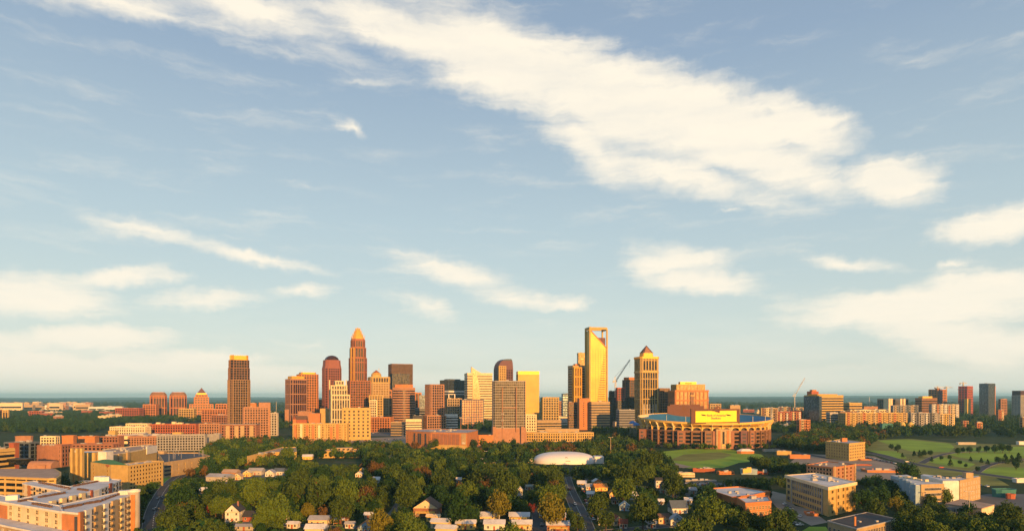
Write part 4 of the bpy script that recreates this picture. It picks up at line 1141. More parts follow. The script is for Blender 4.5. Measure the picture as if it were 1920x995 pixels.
quick('parking_garage', 'low cream open-deck garage before the striped round building', rect(.45), 760, 790, 786, 1230, 14, 'ribbon', cream, darkw, rooft, units=0, cat='parking garage', fh=4.2, bh=2.2)
quick('office_block', 'low long tan block with flat roof left of the cream garage', rect(.5), 733, 764, 791, 1260, -10, 'ribbon', tan, darkw, roofg, units=2, fh=4)
quick('office_block', 'small dark box with white roof vents beside the cream garage', rect(.6), 774, 794, 779, 1320, 5, 'plain', darkw, g_dark, roofg, units=4)
# church with a pointed gable
D_ = 1420; cxp = fit(rect(.45), 549, 577, D_, 8)
b = B('church', 'small brick church with pointed gable below the dark paired tower', 'church', cxp)
H = Zat(786, D_); b.prism('wall', cxp, 0, H, redbrick)
r0, r1 = [tuple(Vector(cxp[3]).lerp(Vector(cxp[0]), .5)), tuple(Vector(cxp[2]).lerp(Vector(cxp[1]), .5))]
b.prism('roof', offset(cxp, .6), H, H + 8, roofb, top=[r0, r1, r1, r0])
gpx = fit(rect(.7), 549, 556, D_ - 12, 8); b.prism('gable_wall', gpx, 0, H + 1, orangew)
m0, m1 = tuple(Vector(gpx[0]).lerp(Vector(gpx[1]), .5)), tuple(Vector(gpx[3]).lerp(Vector(gpx[2]), .5)); b.prism('gable_roof', gpx, H + 1, H + 9, roofred, top=[m0, m0, m1, m1])

# brick building with metal panels
bp = [(Xat(761, 965), 965), (Xat(806, 915), 925), (Xat(876, 905), 905), (Xat(896, 970), 970), (Xat(895, 1000), 1000), (Xat(795, 1010), 1010)]
b = B('garage_block', 'orange brick block with seven dark metal screens along its front', 'building', bp, vis=(761, 897, 806, 836))
H = Zat(811, 915)
b.prism('wall', bp, 0, H, orangew); b.roof(bp, H, roofg, pink, units=9, size=4)
a0, a1 = Vector(bp[1]), Vector(bp[2]); e = a1 - a0; rz = math.atan2(e.y, e.x); nr = Vector((e.y, -e.x)).normalized()
for i in range(7):
    q = a0.lerp(a1, .04 + .76 * (i + .5) / 7) + nr * .2
    b.box('metal_screen', q.x, q.y, 6.5, e.length * .76 / 7 * .84, .6, H - 8, brick, rz)
q = a0.lerp(a1, .5) + nr * .25; b.box('ochre_plinth', q.x, q.y, 0, e.length, .9, 6.2, gold_stone, rz)
q = a0.lerp(a1, .91) + nr * .3; b.box('pale_panel', q.x, q.y, 7, e.length * .12, .7, H - 7.6, tan, rz)
lettering('hhi', b.root, 'lettering', (q.x + nr.x * .6 - b.c[0], q.y + nr.y * .6 - b.c[1], 9.4), 4.2, white, rz, .2)
a0, a1 = Vector(bp[0]), Vector(bp[1]); e = a1 - a0; nr = Vector((e.y, -e.x)).normalized(); rz = math.atan2(e.y, e.x)
for i, t in enumerate((.36, .52, .60, .80)):
    q = a0.lerp(a1, t) + nr * .1; b.box('dark_slot', q.x, q.y, 5, e.length * .06, .6, H - 7, darkw, rz)
for t in (.08, .30, .44, .70, .93): b.windows(a0.lerp(a1, t - .035), a0.lerp(a1, t + .035), 5, 1, 5, 2.7, 1.5, 1.6, tan, g_win, (1, 1), .2)
b.done()
quick('shed', 'low shed with pale sloping roof right of the panelled brick block', rect(.5), 893, 925, 816, 1010, 20, 'plain', orangew, g_dark, roofg, units=1)

# curved low office
q = fit([(-1, -.14), (-.5, -.24), (0, -.27), (.5, -.24), (1, -.10), (1, .22), (-1, .22)], 986, 1113, 1090, 0)
b = B('office_block', 'long low curved ochre office with two rows of square windows', 'office building', q, vis=(988, 1112, 804, 822))
H = Zat(811, 1080)
b.face(q, 0, H, 'grid', gold_stone, g_win, fh=4.2, sp=4.2, pw=2.1, bh=2.1); b.roof(q, H, roofblue, tan, units=6, size=4)
b.prism('upper_storey', fit(rect(.18), 1022, 1086, 1110, 0), H, Zat(803, 1110), tan)

# mid-distance blocks among the trees
mp = [tuple(at(463, 856, 11).xy), tuple(at(514, 848, 11).xy), tuple(at(556, 848, 11).xy), tuple(at(555, 838.5, 11).xy), tuple(at(528, 839, 11).xy)]
b = B('school_building', 'ochre flat-roofed building with sloping white roof among the trees', 'building', mp, vis=(463, 556, 839, 862))
b.prism('wall', mp, 0, 11, gold_stone); b.roof(mp, 11, rooft, gold_stone, units=5, size=3)
for i, a, c_, e, nr, ln in b.sides(mp): b.windows(a, c_, 2, max(2, int(ln / 7)), 2, 4.2, 2.4, 1.8, gold_stone, g_win, (2, 1), 2)
b.done()
b = quick('school_building', 'tan four-storey block with pale roof standing in the tree belt', rect(.5), 598, 678, 844, 800, 8, 'plain', gold_stone, g_win, rooft, units=4, cat='building')
VIS.append((598, 678, 838, 868, 770))
for i, a, c_, e, nr, ln in b.sides(b.poly): b.windows(a, c_, 2, max(2, int(ln / 5)), 3, 3.6, 1.8, 1.7, tan, g_win, (1, 1), 2)
b.prism('upper_storey', fit(rect(.5), 629, 662, 800, 8), b.H, b.H + 3.5, tan); b.done()
quick('office_block', 'pink flat building with grey upper box left of the ochre school', rect(.4), 398, 455, 846, 900, 0, 'plain', pink, g_dark, roofg, units=3)
quick('shed', 'long pink-grey wall building below the ochre flats by the tracks', rect(.12), 564, 640, 823.5, 985, 3, 'plain', pink, g_dark, rooft, units=2)
quick('shed', 'small pale blue-roofed shed left of the long pink wall', rect(.4), 541, 562, 826, 960, 0, 'plain', conc, g_dark, roofblue, units=0)

# ------------------------------------------------------------------ stadium
SX, SY, RA, RB = Xat(1320, 1015), 1015.0, 99.0, 90.0
st_ = tag(empty('stadium', (SX, SY, 0)), 'oval football stadium with ochre upper bowl, arches and blue seats', 'stadium')
FOOT.append([(SX + RA * math.cos(t * .2618), SY + RB * math.sin(t * .2618)) for t in range(24)])
NS = 96
def rim(a): return 40.5 + 5.0 * math.sin(a) + 1.2 * abs(math.cos(a))   # higher at the far side
def loop(part, prof, m, a0=0.0, a1=2 * math.pi, n=NS, parent=None, smooth=False):
    """sweep a profile [(inset, height fraction fn)] round the oval"""
    v, f = [], []; k = len(prof); closed = abs(a1 - a0 - 2 * math.pi) < 1e-6
    cnt = n if closed else n + 1
    for i in range(cnt):
        a = a0 + (a1 - a0) * i / n
        for ins, z in prof: v.append(((RA - ins) * math.cos(a), (RB - ins) * math.sin(a), z(a) if callable(z) else z))
    for i in range(n):
        j = (i + 1) % cnt
        for q in range(k - 1): f.append((i * k + q, j * k + q, j * k + q + 1, i * k + q + 1))
    return link(part, mesh(part, v, f, m, smooth=smooth), parent or st_)
loop('outer_bowl', [(13, 28.5), (6, 31), (1.2, lambda a: rim(a) - 3), (0, lambda a: rim(a) - 2.6), (0, lambda a: rim(a)), (1.2, lambda a: rim(a)), (1.2, lambda a: rim(a) - .6)], bowl)
loop('upper_seats', [(1.4, lambda a: rim(a) - .6), (26, 27), (27, 25)], seatblue)
loop('lower_seats', [(27, 22), (58, 3)], seatblue)
cw = loop('concourse_wall', [(9, 24), (9, 29)], darkw)
loop('concourse_floor', [(3.5, 24.2), (13, 24.2)], conc)
loop('podium_core', [(6.5, 0), (6.5, 23.5)], g_win)
loop('podium_roof', [(3.2, 24.0), (3.2, 25.0), (5, 25.0), (5, 24.1)], pink)
fv = [((RA - 58) * math.cos(i * .1309), (RB - 58) * math.sin(i * .1309), 3) for i in range(48)]
link('playing_field', mesh('playing_field', fv, [tuple(range(48))], lawn), st_)
def arch_mesh(w, h, dep):
    v, f = [], []; n = 8
    outp = [(-w / 2, 0), (-w / 2, h), (w / 2, h), (w / 2, 0)]
    iw = w * .42
    inn = [(-iw, 0)] + [(-iw * math.cos(math.pi * i / n), h * .35 + (h * .52) * math.sin(math.pi * i / n)) for i in range(n + 1)] + [(iw, 0)]
    top = [(-w / 2, 0)] + [(-w / 2 + w * i / n, h) for i in range(n + 1)] + [(w / 2, 0)]
    k = len(inn)
    for y in (0, dep):
        v += [(x, y, z) for x, z in inn] + [(x, y, z) for x, z in top]
    for i in range(k - 1):
        f.append((i, k + i, k + i + 1, i + 1)); f.append((2 * k + i + 1, 3 * k + i + 1, 3 * k + i, 2 * k + i)); f.append((i, i + 1, 2 * k + i + 1, 2 * k + i))
    return v, f
NB = 44
av, af = arch_mesh(12.6, 5.4, 1.2); ame = mesh('arch', av, af, bowl)
fin = None
for i in range(NB):
    a = 2 * math.pi * (i + .5) / NB
    ni = Vector((math.cos(a) / RA, math.sin(a) / RB)).normalized()
    rz = math.atan2(ni.y, ni.x) + math.pi / 2
    if i < NB // 2 + 4 and i > NB // 2 - 18 and ni.y > .55: vis_ = False
    else: vis_ = True
    x, y = (RA - 4.2) * math.cos(a), (RB - 4.2) * math.sin(a)
    if vis_: link('arch', ame, cw, (x, y, 24.3), rz)
    a = 2 * math.pi * i / NB; ca, sa = math.cos(a), math.sin(a)
    v = []
    for off in (-.35, .35):
        for ins, z in ((3.0, 24.6), (12.5, 29.5), (12.5, 30.5), (1.2, rim(a) - 2.6), (-.9, rim(a) - 2.2), (-.9, rim(a) - 4.2), (2.5, 30.5)):
            v.append(((RA - ins) * ca - sa * off, (RB - ins) * sa + ca * off, z))
    f = [tuple(range(6, -1, -1)), tuple(range(7, 14))] + [(k, (k + 1) % 7, 7 + (k + 1) % 7, 7 + k) for k in range(7)]
    link('rib_fin', mesh('rib_fin', v, f, bowl if i % 2 else cream), st_)
    if math.sin(a) < .35:
        for dz, hh, m in ((0, 24.0, brown),):
            link('brick_pier', unit(m), st_, ((RA - 4.6) * ca, (RB - 4.6) * sa, 0), math.atan2(sa / RB, ca / RA) , (4.2, 1.8, hh))
# storeys of the brick podium
for z, h in ((5.5, 1.8), (11.0, 1.8), (16.5, 2.0), (21.6, 2.4)):
    loop('brick_band', [(6.6, z), (4.6, z), (4.6, z + h), (6.6, z + h)], brown)
loop('base_course', [(6.6, .2), (4.4, .2), (4.4, 3.2), (6.6, 3.2)], pink)
# gatehouse and entry towers on the near side
def onrim(px, ins=0): 
    x = Xat(px, SY - RB) - SX; t = max(-.95, min(.95, x / (RA - ins))); return x, -(RB - ins) * math.sqrt(1 - t * t)
x, y = onrim(1356, 3); link('gatehouse', unit(tan), st_, (x, y, 0), 0, (20, 9, 27.5))
link('gatehouse_side', unit(brick), st_, (x - 12, y + 2, 0), 0, (5, 9, 24.8)); link('gatehouse_side', unit(brick), st_, (x + 12, y + 2, 0), 0, (5, 9, 24.8))
link('gate_window', unit(g_win), st_, (x, y - 4.6, 7), 0, (2.6, .5, 17))
for dx in (-6, 6): link('gate_pilaster', unit(orangew), st_, (x + dx, y - 4.7, 0), 0, (3.0, .8, 25.5))
link('gate_arch', ame, st_, (x, y - 5.2, 0), 0, (.42, .6, 1.1))
for px_, w_, m in ((1284, 11, brick), (1330, 10, brown), (1372, 8, brick), (1397, 10, dkpurple), (1415, 7, brick), (1222, 9, brick)):
    x, y = onrim(px_, 3); link('stair_tower', unit(m), st_, (x, y + 1, 0), math.atan2(x / RA, RB / RA * 1.2) * .6, (w_, 7, 24.6))
    for k in range(4): link('landing_slot', unit(darkw), st_, (x, y - 2.6, 4 + k * 5), 0, (w_ * .62, .6, 2.2))
# floodlight beams over the left rim, scoreboards
for a_ in (2.5, 2.62, 2.74, 2.86, 2.98, 3.1):
    p0 = Vector(((RA + 1) * math.cos(a_), (RB + 1) * math.sin(a_), rim(a_) - 1)); p1 = Vector(((RA - 15) * math.cos(a_), (RB - 15) * math.sin(a_), rim(a_) + 1.0))
    bars('canopy_beam', [(p0, p1, 1.6)], cream, st_)
for a_ in (5.2, 5.5, 5.75, 6.0, 3.9, 4.2):
    p0 = Vector(((RA - 1) * math.cos(a_), (RB - 1) * math.sin(a_), rim(a_))); bars('light_mast', [(p0, p0 + Vector((0, 0, 8)), .5)], steel, st_)
loop('rim_beam', [(-.3, lambda a: rim(a) - .6), (-.3, lambda a: rim(a) + .25), (.5, lambda a: rim(a) + .25)], bowl)

SBY = SY - RB + 2
def flat(part, pts, y, dep, m, parent=None):
    v = [(x, y, z) for x, z in pts] + [(x, y + dep, z) for x, z in pts]; n = len(pts)
    f = [tuple(range(n)), tuple(range(2 * n - 1, n - 1, -1))] + [((i + 1) % n, i, n + i, n + (i + 1) % n) for i in range(n)]
    return link(part, mesh(part, v, f, m), parent or st_)
def sp(px, py): return (Xat(px, SBY) - SX, Zat(py, SBY))
face_y = SBY - SY - .1
sb = flat('scoreboard', [sp(1296, 793.5), sp(1387, 793.5), sp(1387, 766), sp(1296, 766)], face_y + .15, 4.6, maroon)
flat('sign_face', [sp(1304, 791.5), sp(1381, 790), sp(1381, 769), sp(1304, 770.3)], face_y - .3, .5, signy, sb)
cx_, z1_ = sp(1343, 778.2); _, z2_ = sp(1343, 783.4)
lettering('Bank of America', sb, 'sign_lettering', (cx_, face_y - .4, z1_), 3.9, inkblue)
lettering('Stadium', sb, 'sign_lettering', (cx_ - .6, face_y - .4, z2_), 4.2, inkblue)
for c0 in (1319.5, 1366):
    x0, z0 = sp(c0, 777.4)
    for i in range(3):
        u = -2.6 + i * 1.7
        flat('sign_emblem', [(x0 + u - 1.6, z0 + .3 - .25 * i), (x0 + u - .5, z0 + 1.2 - .25 * i), (x0 + u + 2.9, z0 + .1 - .25 * i), (x0 + u + 1.7, z0 - 1.2 - .1 * i)], face_y - .45, .2, ink if i else inkblue, sb)
# the animal head emblem over the sign
hx, hz = sp(1344, 766)
flat('head_emblem', [(hx - 6.4, hz - 3.4), (hx - 3.5, hz - .6), (hx - 2.2, hz + 2.6), (hx + 1.0, hz + 4.0), (hx + 3.2, hz + 3.2), (hx + 5.2, hz + 1.0), (hx + 4.2, hz - 1.2), (hx + 3.4, hz - 5.6), (hx + 2.2, hz - 5.0), (hx - 1.0, hz - 4.2), (hx - 3.8, hz - 3.0)], face_y - 1.2, .8, maroon, sb)
flat('emblem_eye', [(hx + .6, hz + 1.0), (hx + 2.6, hz + 1.7), (hx + 2.2, hz + .6)], face_y - 1.35, .2, yellowp, sb)
# dark back of the far video board
FY = SY + RB - 6
link('video_board', unit(maroon), st_, (Xat(1285, FY) - SX, FY - SY, Zat(785, FY)), 0, (Xat(1319, FY) - Xat(1251, FY), 5, Zat(760.5, FY) - Zat(785, FY)))
lettering('Bank of America', st_, 'board_lettering', (Xat(1282, FY) - SX, FY - 2.8 - SY, Zat(758.3, FY)), 2.8, pink)
link('board_header', unit(maroon), st_, (Xat(1284, FY) - SX, FY + .2 - SY, Zat(760.5, FY)), 0, (Xat(1314, FY) - Xat(1258, FY), 4, 2.6))
VIS.append((1195, 1448, 775, 838, 925))
# blue tents left of the stadium
for i, (px_, py_) in enumerate(((1186, 791), (1193, 794.5))):
    D_ = 1130 - 25 * i; p = fit(circ(10), px_ - 7, px_ + 7, D_)
    t = B('tent', ('blue dome tent left of the stadium, the farther of two', 'blue dome tent left of the stadium, the nearer of two')[i], 'tent', p, group='blue tents by the stadium')
    z0 = Zat(py_, D_) - 2
    for j in range(3): t.prism('tent_roof', scl(p, (1, .86, .5)[j]), z0 + (0, 2, 3.6)[j], z0 + (2, 3.6, 4.4)[j], bluet, top=scl(p, (.86, .5, .08)[j]))
    for q in p[::3]: t.box('tent_pole', q[0], q[1], 0, .5, .5, z0 + .2, steel)

# ------------------------------------------------------------------ white air dome
DX, DY = Xat(1058, 735), 735.0
dome = tag(empty('air_dome', (DX, DY, 0)), 'white air-supported sports dome showing above the tree belt', 'sports dome')
a_, b_, h_ = (Xat(1117, DY) - Xat(999, DY)) / 2, 26.0, Zat(846.5, DY)
v, f = [], []; nu, nv = 48, 16
for j in range(nv + 1):
    t = j / nv * math.pi / 2; r = math.cos(t) ** .8; z = h_ * math.sin(t) ** .75
    for i in range(nu):
        p = 2 * math.pi * i / nu; cx_, sx_ = math.cos(p), math.sin(p); e_ = 2 / 2.5
        v.append((a_ * r * math.copysign(abs(cx_) ** e_, cx_), b_ * r * math.copysign(abs(sx_) ** e_, sx_), z))
f = [(j * nu + i, j * nu + (i + 1) % nu, (j + 1) * nu + (i + 1) % nu, (j + 1) * nu + i) for j in range(nv) for i in range(nu)]
link('fabric_shell', mesh('fabric_shell', v, f, domem, smooth=True), dome)
link('entrance_lock', unit(white), dome, (a_ + 2, -8, 0), 0, (10, 14, 7.5))
def on_dome(px, py):
    for k in range(400):
        yy = DY - b_ + k * .1; x, z = Xat(px, yy) - DX, Zat(py, yy)
        if z < h_ and abs(x / a_) ** 2.5 + abs((yy - DY) / b_) ** 2.5 < (1 - (max(z, 0) / h_) ** 2.2): return Vector((x, yy - DY - .25, z))
    return Vector((0, -b_, 5))
q = on_dome(1062, 859)
ev, ef = [], []
for i in range(20):
    a = 2 * math.pi * i / 20
    for r in (1.0, 1.7): ev.append((r * math.cos(a), -.2, r * math.sin(a)))
for i in range(20): ef.append((2 * i, 2 * i + 1, (2 * i + 3) % 40, (2 * i + 2) % 40))
link('round_emblem', mesh('round_emblem', ev, ef, greyw), dome, q)
q = on_dome(1065, 864.5); link('grey_word_band', unit(roofg), dome, q, 0, (5.0, .3, .8))
FOOT.append([(DX - a_, DY - b_), (DX + a_ + 8, DY - b_), (DX + a_ + 8, DY + b_), (DX - a_, DY + b_)]); VIS.append((1000, 1130, 845, 868, DY - b_))

# ------------------------------------------------------------------ cranes
def luffing_crane(pxm, pyb, pyt, tip, D, label, m, slim=1.0):
    x = Xat(pxm, D); z0, z1_ = Zat(pyb, D), Zat(pyt, D)
    r = tag(empty('tower_crane', (x, D, z0)), label, 'crane')
    bars('mast', truss((0, 0, 0), (0, 0, z1_ - z0), 2.2 * slim, 10, .7 * slim), m, r)
    tx, tz = Xat(tip[0], D) - x, Zat(tip[1], D) - z0; h = z1_ - z0
    bars('jib', truss((1, 0, h + 2), (tx, 0, tz), 2.0 * slim, 14, .6 * slim), m, r)
    bars('counter_jib', [((-6, 0, h + 1.5), (2, 0, h + 1.5), 1.8 * slim)], m, r)
    bars('counterweight', [((-6.5, 0, h - .5), (-4, 0, h - .5), 3.4 * slim)], m, r)
    bars('a_frame', [((-4, 0, h + 2), (-1, 0, h + 12), .7 * slim), ((1, 0, h + 2), (-1, 0, h + 12), .7 * slim)], m, r)
    bars('cab', [((2, 0, h + .5), (4.2, 0, h + .5), 2.2 * slim)], m, r)
    bars('hoist_rope', [((-1, 0, h + 12), (tx * .8, 0, 2 + h + (tz - h) * .8), .3 * slim)], darkw, r)
    bars('hook_line', [((tx, 0, tz), (tx, 0, tz - 18), .25 * slim)], darkw, [o for o in r.children if o.name.startswith('jib')][0])
    return r
luffing_crane(1154, 745, 715, (1181, 674), 1575, 'luffing tower crane with raised jib between gold and pyramid towers', cranem, 1.2)
luffing_crane(1490, 772, 742, (1509, 708), 2300, 'distant thin crane with steep jib left of the wide office', steel, .75)
def hammer_crane(pxm, pyb, pyt, l0, l1, D, label):
    x = Xat(pxm, D); z0 = Zat(pyb, D); h = Zat(pyt, D) - z0
    r = tag(empty('tower_crane', (x, D, z0)), label, 'crane')
    bars('mast', truss((0, 0, 0), (0, 0, h), 2.4, 8, .8), steel, r)
    a, c_ = Xat(l0, D) - x, Xat(l1, D) - x
    bars('jib', truss((a, 0, h - 4), (c_, 0, h - 4), 1.8, 12, .6), steel, r)
    bars('tie_rod', [((a, 0, h - 3), (0, 0, h + 3), .4), ((c_ * .8, 0, h - 3), (0, 0, h + 3), .4)], steel, r)
    bars('counterweight', [((a, 0, h - 5.5), (a + 4, 0, h - 5.5), 3)], darkw, r)
    bars('cab', [((.5, 0, h - 6), (3, 0, h - 6), 2.4)], steel, r)
hammer_crane(1758, 731, 724, 1752, 1774, 2380, 'flat tower crane above the left side of the brown unfinished tower')
hammer_crane(1774.5, 757, 724, 1770, 1786, 2380, 'tower crane standing at the right side of the brown unfinished tower')
hammer_crane(1806, 724, 716, 1799, 1813, 2350, 'tower crane on top of the narrower unfinished tower')

# ------------------------------------------------------------------ right skyline
b = quick('office_block', 'wide ochre office with shaded end painted as dark glass and stepped brick penthouse', rect(.55), 1508, 1581, 741, 1700, 24, 'ribbon', gold_stone, g_win, rooft, units=3, cat='office building', fh=4, bh=2.2)
Z = lambda y: Zat(y, b.D)
b.prism('sign_band', fit(rect(.4), 1516, 1570, 1690, 24), b.H, Z(738.5), goldm); b.prism('penthouse', fit(rect(.6), 1513, 1535, 1730, 24), b.H, Z(733), redbrick); b.prism('penthouse_top', fit(rect(.6), 1518, 1531, 1730, 24), Z(733), Z(730), orangew)
q = offset(b.poly, 1.0); b.prism('shaded_end', [q[3], q[0], tuple(Vector(q[0]).lerp(Vector(q[1]), .1)), tuple(Vector(q[3]).lerp(Vector(q[2]), .1))], 0, b.H - 2, g_blue)  # shade of the left face put in as a dark blue-grey slab
quick('office_block', 'smaller ochre striped block right of the wide ochre office', rect(.6), 1579, 1616, 755, 1800, 18, 'ribbon', gold_stone, g_brown, rooft, fh=4, bh=2)
b = quick('office_tower', 'brown office with pale vertical fins on its right half', rect(.4), 1645, 1703, 748, 2200, 12, 'ribs', brown, g_dark, roofd, units=4, sp=5, pw=1)
for px_ in (1668, 1672, 1690, 1696): b.box('pale_fin', Xat(px_, 2150), 2165, 0, 6, 30, b.H + 2, cream)
b = quick('office_tower', 'brown striped office with bright yellow penthouse on the right skyline', rect(.5), 1716, 1757, 746, 2150, 10, 'ribbon', brown, g_brown, roofd, fh=4, bh=2)
b.prism('penthouse', fit(rect(.5), 1722, 1748, 2140, 10), b.H, Zat(742.5, 2140), yellowp)
b = quick('building_frame', 'brown unfinished tower with two cranes on the right skyline', rect(.6), 1741, 1775, 730, 2380, 24, 'grid', orangew, darkw, roofd, fh=4, sp=8, pw=3, bh=1.2, cat='construction')
b.prism('dark_core', fit(rect(.4), 1760, 1767, 2340, 24), 0, b.H + 1, dkpurple); b.prism('core_top', scl(b.poly, .3), b.H, b.H + 5, brown)
b = quick('building_frame', 'narrower red unfinished tower with crane on top and bright foot', rect(.8), 1797, 1824, 724, 2350, 30, 'grid', redsteel, darkw, roofd, fh=4.2, sp=7, pw=2.2, bh=1.2, cat='construction')
b.bands(b.poly, [Zat(730, 2350)], 1.2, 3, greyw, 'work_deck'); b.prism('bright_foot', fit(rect(.6), 1808, 1820, 2290, 20), 0, Zat(747, 2290), yellowp)
b = quick('office_tower', 'dark blue-grey glass tower with sunlit right side painted orange on the right skyline', rect(.7), 1836, 1866, 719, 2200, 28, 'curtain', slate, g_blue, roofd, sp=5, pw=.4, bh=.8)
i_ = [q for q in b.sides(b.poly)]
q = offset(b.poly, .9); b.prism('sunlit_side', [tuple(Vector(q[1]).lerp(Vector(q[0]), .08)), q[1], q[2], tuple(Vector(q[2]).lerp(Vector(q[3]), .08))], 0, b.H - 8, orangew)  # sunlight on the right face put in as an orange slab
b = quick('office_tower', 'plum-topped glass block at the right picture edge', rect(.6), 1897, 1935, 741, 2150, 16, 'curtain', conc, g_blue, roofd, sp=5, pw=1)
b.face(scl(b.poly, .96), b.H, Zat(732, 2150), 'curtain', dkpurple, g_dark, sp=5, pw=.4)
quick('apartment_block', 'pink block on the wooded slope near the right picture edge', rect(.4), 1872, 1888, 748, 2100, 10, 'grid', pink, g_brown, rooft, cat='apartment building')
# right rows of flats
def flats(label, pL, pR, pT, D, rot, mats, ratio=.2, bay=9, g=g_win, name='apartment_block', H_=None):
    b = quick(name, label, rect(ratio), pL, pR, pT, D, rot, 'grid', mats[0], g, roofw, units=5, cat='apartment building', fh=3.2, sp=3.6, pw=1.5, bh=1.2)
    a0, a1 = Vector(b.poly[0]), Vector(b.poly[1]); e = a1 - a0; k = max(2, int(e.length / bay)); nr = Vector((e.y, -e.x)).normalized(); rz = math.atan2(e.y, e.x)
    for i in range(k):
        q = a0.lerp(a1, (i + .5) / k) + nr * .5
        hb = b.H + random.choice((-3.2, 0, .8, 1.4)); wd = e.length / k * random.uniform(.35, .6)
        b.box('facade_bay', q.x, q.y, 0, wd, 1.8, hb, mats[1 + i % (len(mats) - 1)], rz)
        nf = max(2, int(hb / 4.4))
        for fl in range(nf):
            w_ = q + nr * .95; b.box('window', w_.x, w_.y, 1.4 + fl * hb / nf, wd * .62, .3, hb / nf * .42, g_win, rz)
    return b
flats('bright orange and white flats directly right of the stadium', 1438, 1502, 771.5, 1700, 4, (redbrick, orangew, white, redbrick, cream), .2, 8)
flats('red and cream flats with dark bays at the right end of the orange row', 1482, 1520, 769.5, 1760, 6, (redbrick, cream, orangew, darkw), .3, 8)
flats('orange brick flats low in the trees right of the stadium', 1494, 1519, 787, 1330, 6, (orangew, tan, orangew), .5, 9)
flats('pale row of flats with dark roofs behind the stadium right rim', 1424, 1458, 765, 1620, 3, (tan, brown, cream, greyw), .25, 9)
flats('grey roofed dark flats beyond the bright orange flats', 1456, 1484, 763, 1750, 3, (greyw, dkpurple, tan), .3, 9)
flats('ochre and grey low flats along the far right of the stadium', 1484, 1512, 764, 1900, 0, (tan, slate, cream), .3, 9)
quick('office_block', 'cream low block with gold roof just right of the orange office', rect(.5), 1328, 1352, 757, 1600, 0, 'grid', tan, g_brown, goldm)
quick('office_block', 'pale low block behind the scoreboard right end', rect(.5), 1366, 1388, 760, 1500, 0, 'plain', tan, g_dark, rooft, units=3)
flats('long ochre flats below the wide ochre office, front row', 1572, 1701, 774, 1480, 10, (gold_stone, orangew, gold_stone, tan), .16, 12, g_amber)
flats('pale ochre rooftop row behind the long ochre flats', 1588, 1668, 768, 1640, 4, (cream, gold_stone, greyw), .16, 12)
quick('office_block', 'pale grey-white box at the left end of the long ochre flats', rect(.6), 1549, 1571, 773, 1500, 14, 'ribbon', conc, g_dark, roofg, fh=5, bh=4)
quick('office_block', 'dark brown wing joining the grey box to the ochre flats', rect(.3), 1568, 1606, 772, 1540, 10, 'plain', brown, g_dark, rooft, units=4)
flats('grey and white flats with dark bays right of the long ochre flats', 1704, 1758, 774, 1480, -8, (greyw, white, darkw, conc), .2, 8)
flats('bright yellow-ended flats right of the grey and white flats', 1741, 1790, 776, 1500, 10, (gold_stone, yellowp, greyw, cream), .25, 9)
flats('long white and orange flats in the second row under the unfinished tower', 1742, 1798, 758, 1780, -4, (conc, white, orangew, cream), .2, 9)
flats('grey flats with green bays below the brown finned office', 1670, 1722, 760, 1820, -3, (greyw, tan, slate), .2, 10)
quick('office_block', 'small ochre roofed block in front of the brown finned office', rect(.3), 1616, 1646, 762, 1900, 0, 'plain', pink, g_dark, rooft, units=3)
# yellow domes of the water works
for i, (x0, x1) in enumerate(((1687, 1698), (1702, 1713))):
    D_ = 1330; p = fit(circ(14), x0, x1, D_); b = B('storage_dome', ('yellow dome in the right woods, left one of a pair', 'yellow dome in the right woods, right one of a pair')[i], 'dome', p, 'yellow domes')
    h0 = Zat(800, D_) + 6
    b.prism('drum', p, 0, h0 - 3, yellowp)
    for j in range(4):
        a0, a1 = j * math.pi / 8, (j + 1) * math.pi / 8
        b.prism('dome_shell', scl(p, math.cos(a0)), h0 - 3 + 7 * math.sin(a0), h0 - 3 + 7 * math.sin(a1), yellowp, top=scl(p, max(.05, math.cos(a1))))
quick('shed', 'teal covered shed in the right woods left of the yellow domes', rect(.4), 1650, 1674, 794, 1330, 0, 'plain', tealm, g_dark, tealm, units=0)
flats('small pink low flats in the right woods below the skyline towers', 1802, 1816, 789, 1350, 6, (pink, redbrick, tan), .5, 8)
flats('orange low house row right of the small pink flats', 1828, 1842, 792, 1340, 6, (orangew, redbrick, tan), .5, 8)
flats('red roofed pink flats on the far right slope', 1868, 1882, 768, 1700, 6, (pink, redbrick, cream), .5, 8)
flats('tan tall villa at the right picture edge in the woods', 1912, 1926, 782, 1350, 6, (tan, brown, cream), .8, 8)

# ------------------------------------------------------------------ right side: near blocks
b = B('cube_building', 'grey and yellow six-storey cube block standing alone by the park', 'office building', [tuple(at(1548, 827.5, 19).xy), tuple(at(1592, 832, 19).xy), tuple(at(1622, 829, 19).xy), tuple(at(1580, 823.5, 19).xy)], vis=(1548, 1622, 823, 853))
b.prism('wall', b.poly, 0, 19, gold_stone); b.roof(b.poly, 19, roofg, gold_stone, units=2)
q = [Vector(p) for p in b.poly]
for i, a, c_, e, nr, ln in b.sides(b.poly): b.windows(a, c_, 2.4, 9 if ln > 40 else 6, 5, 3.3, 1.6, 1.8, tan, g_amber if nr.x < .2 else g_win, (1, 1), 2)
b.box('roof_tower', b.c[0], b.c[1] + 4, 19, 6, 5, 4.5, orangew); b.done()

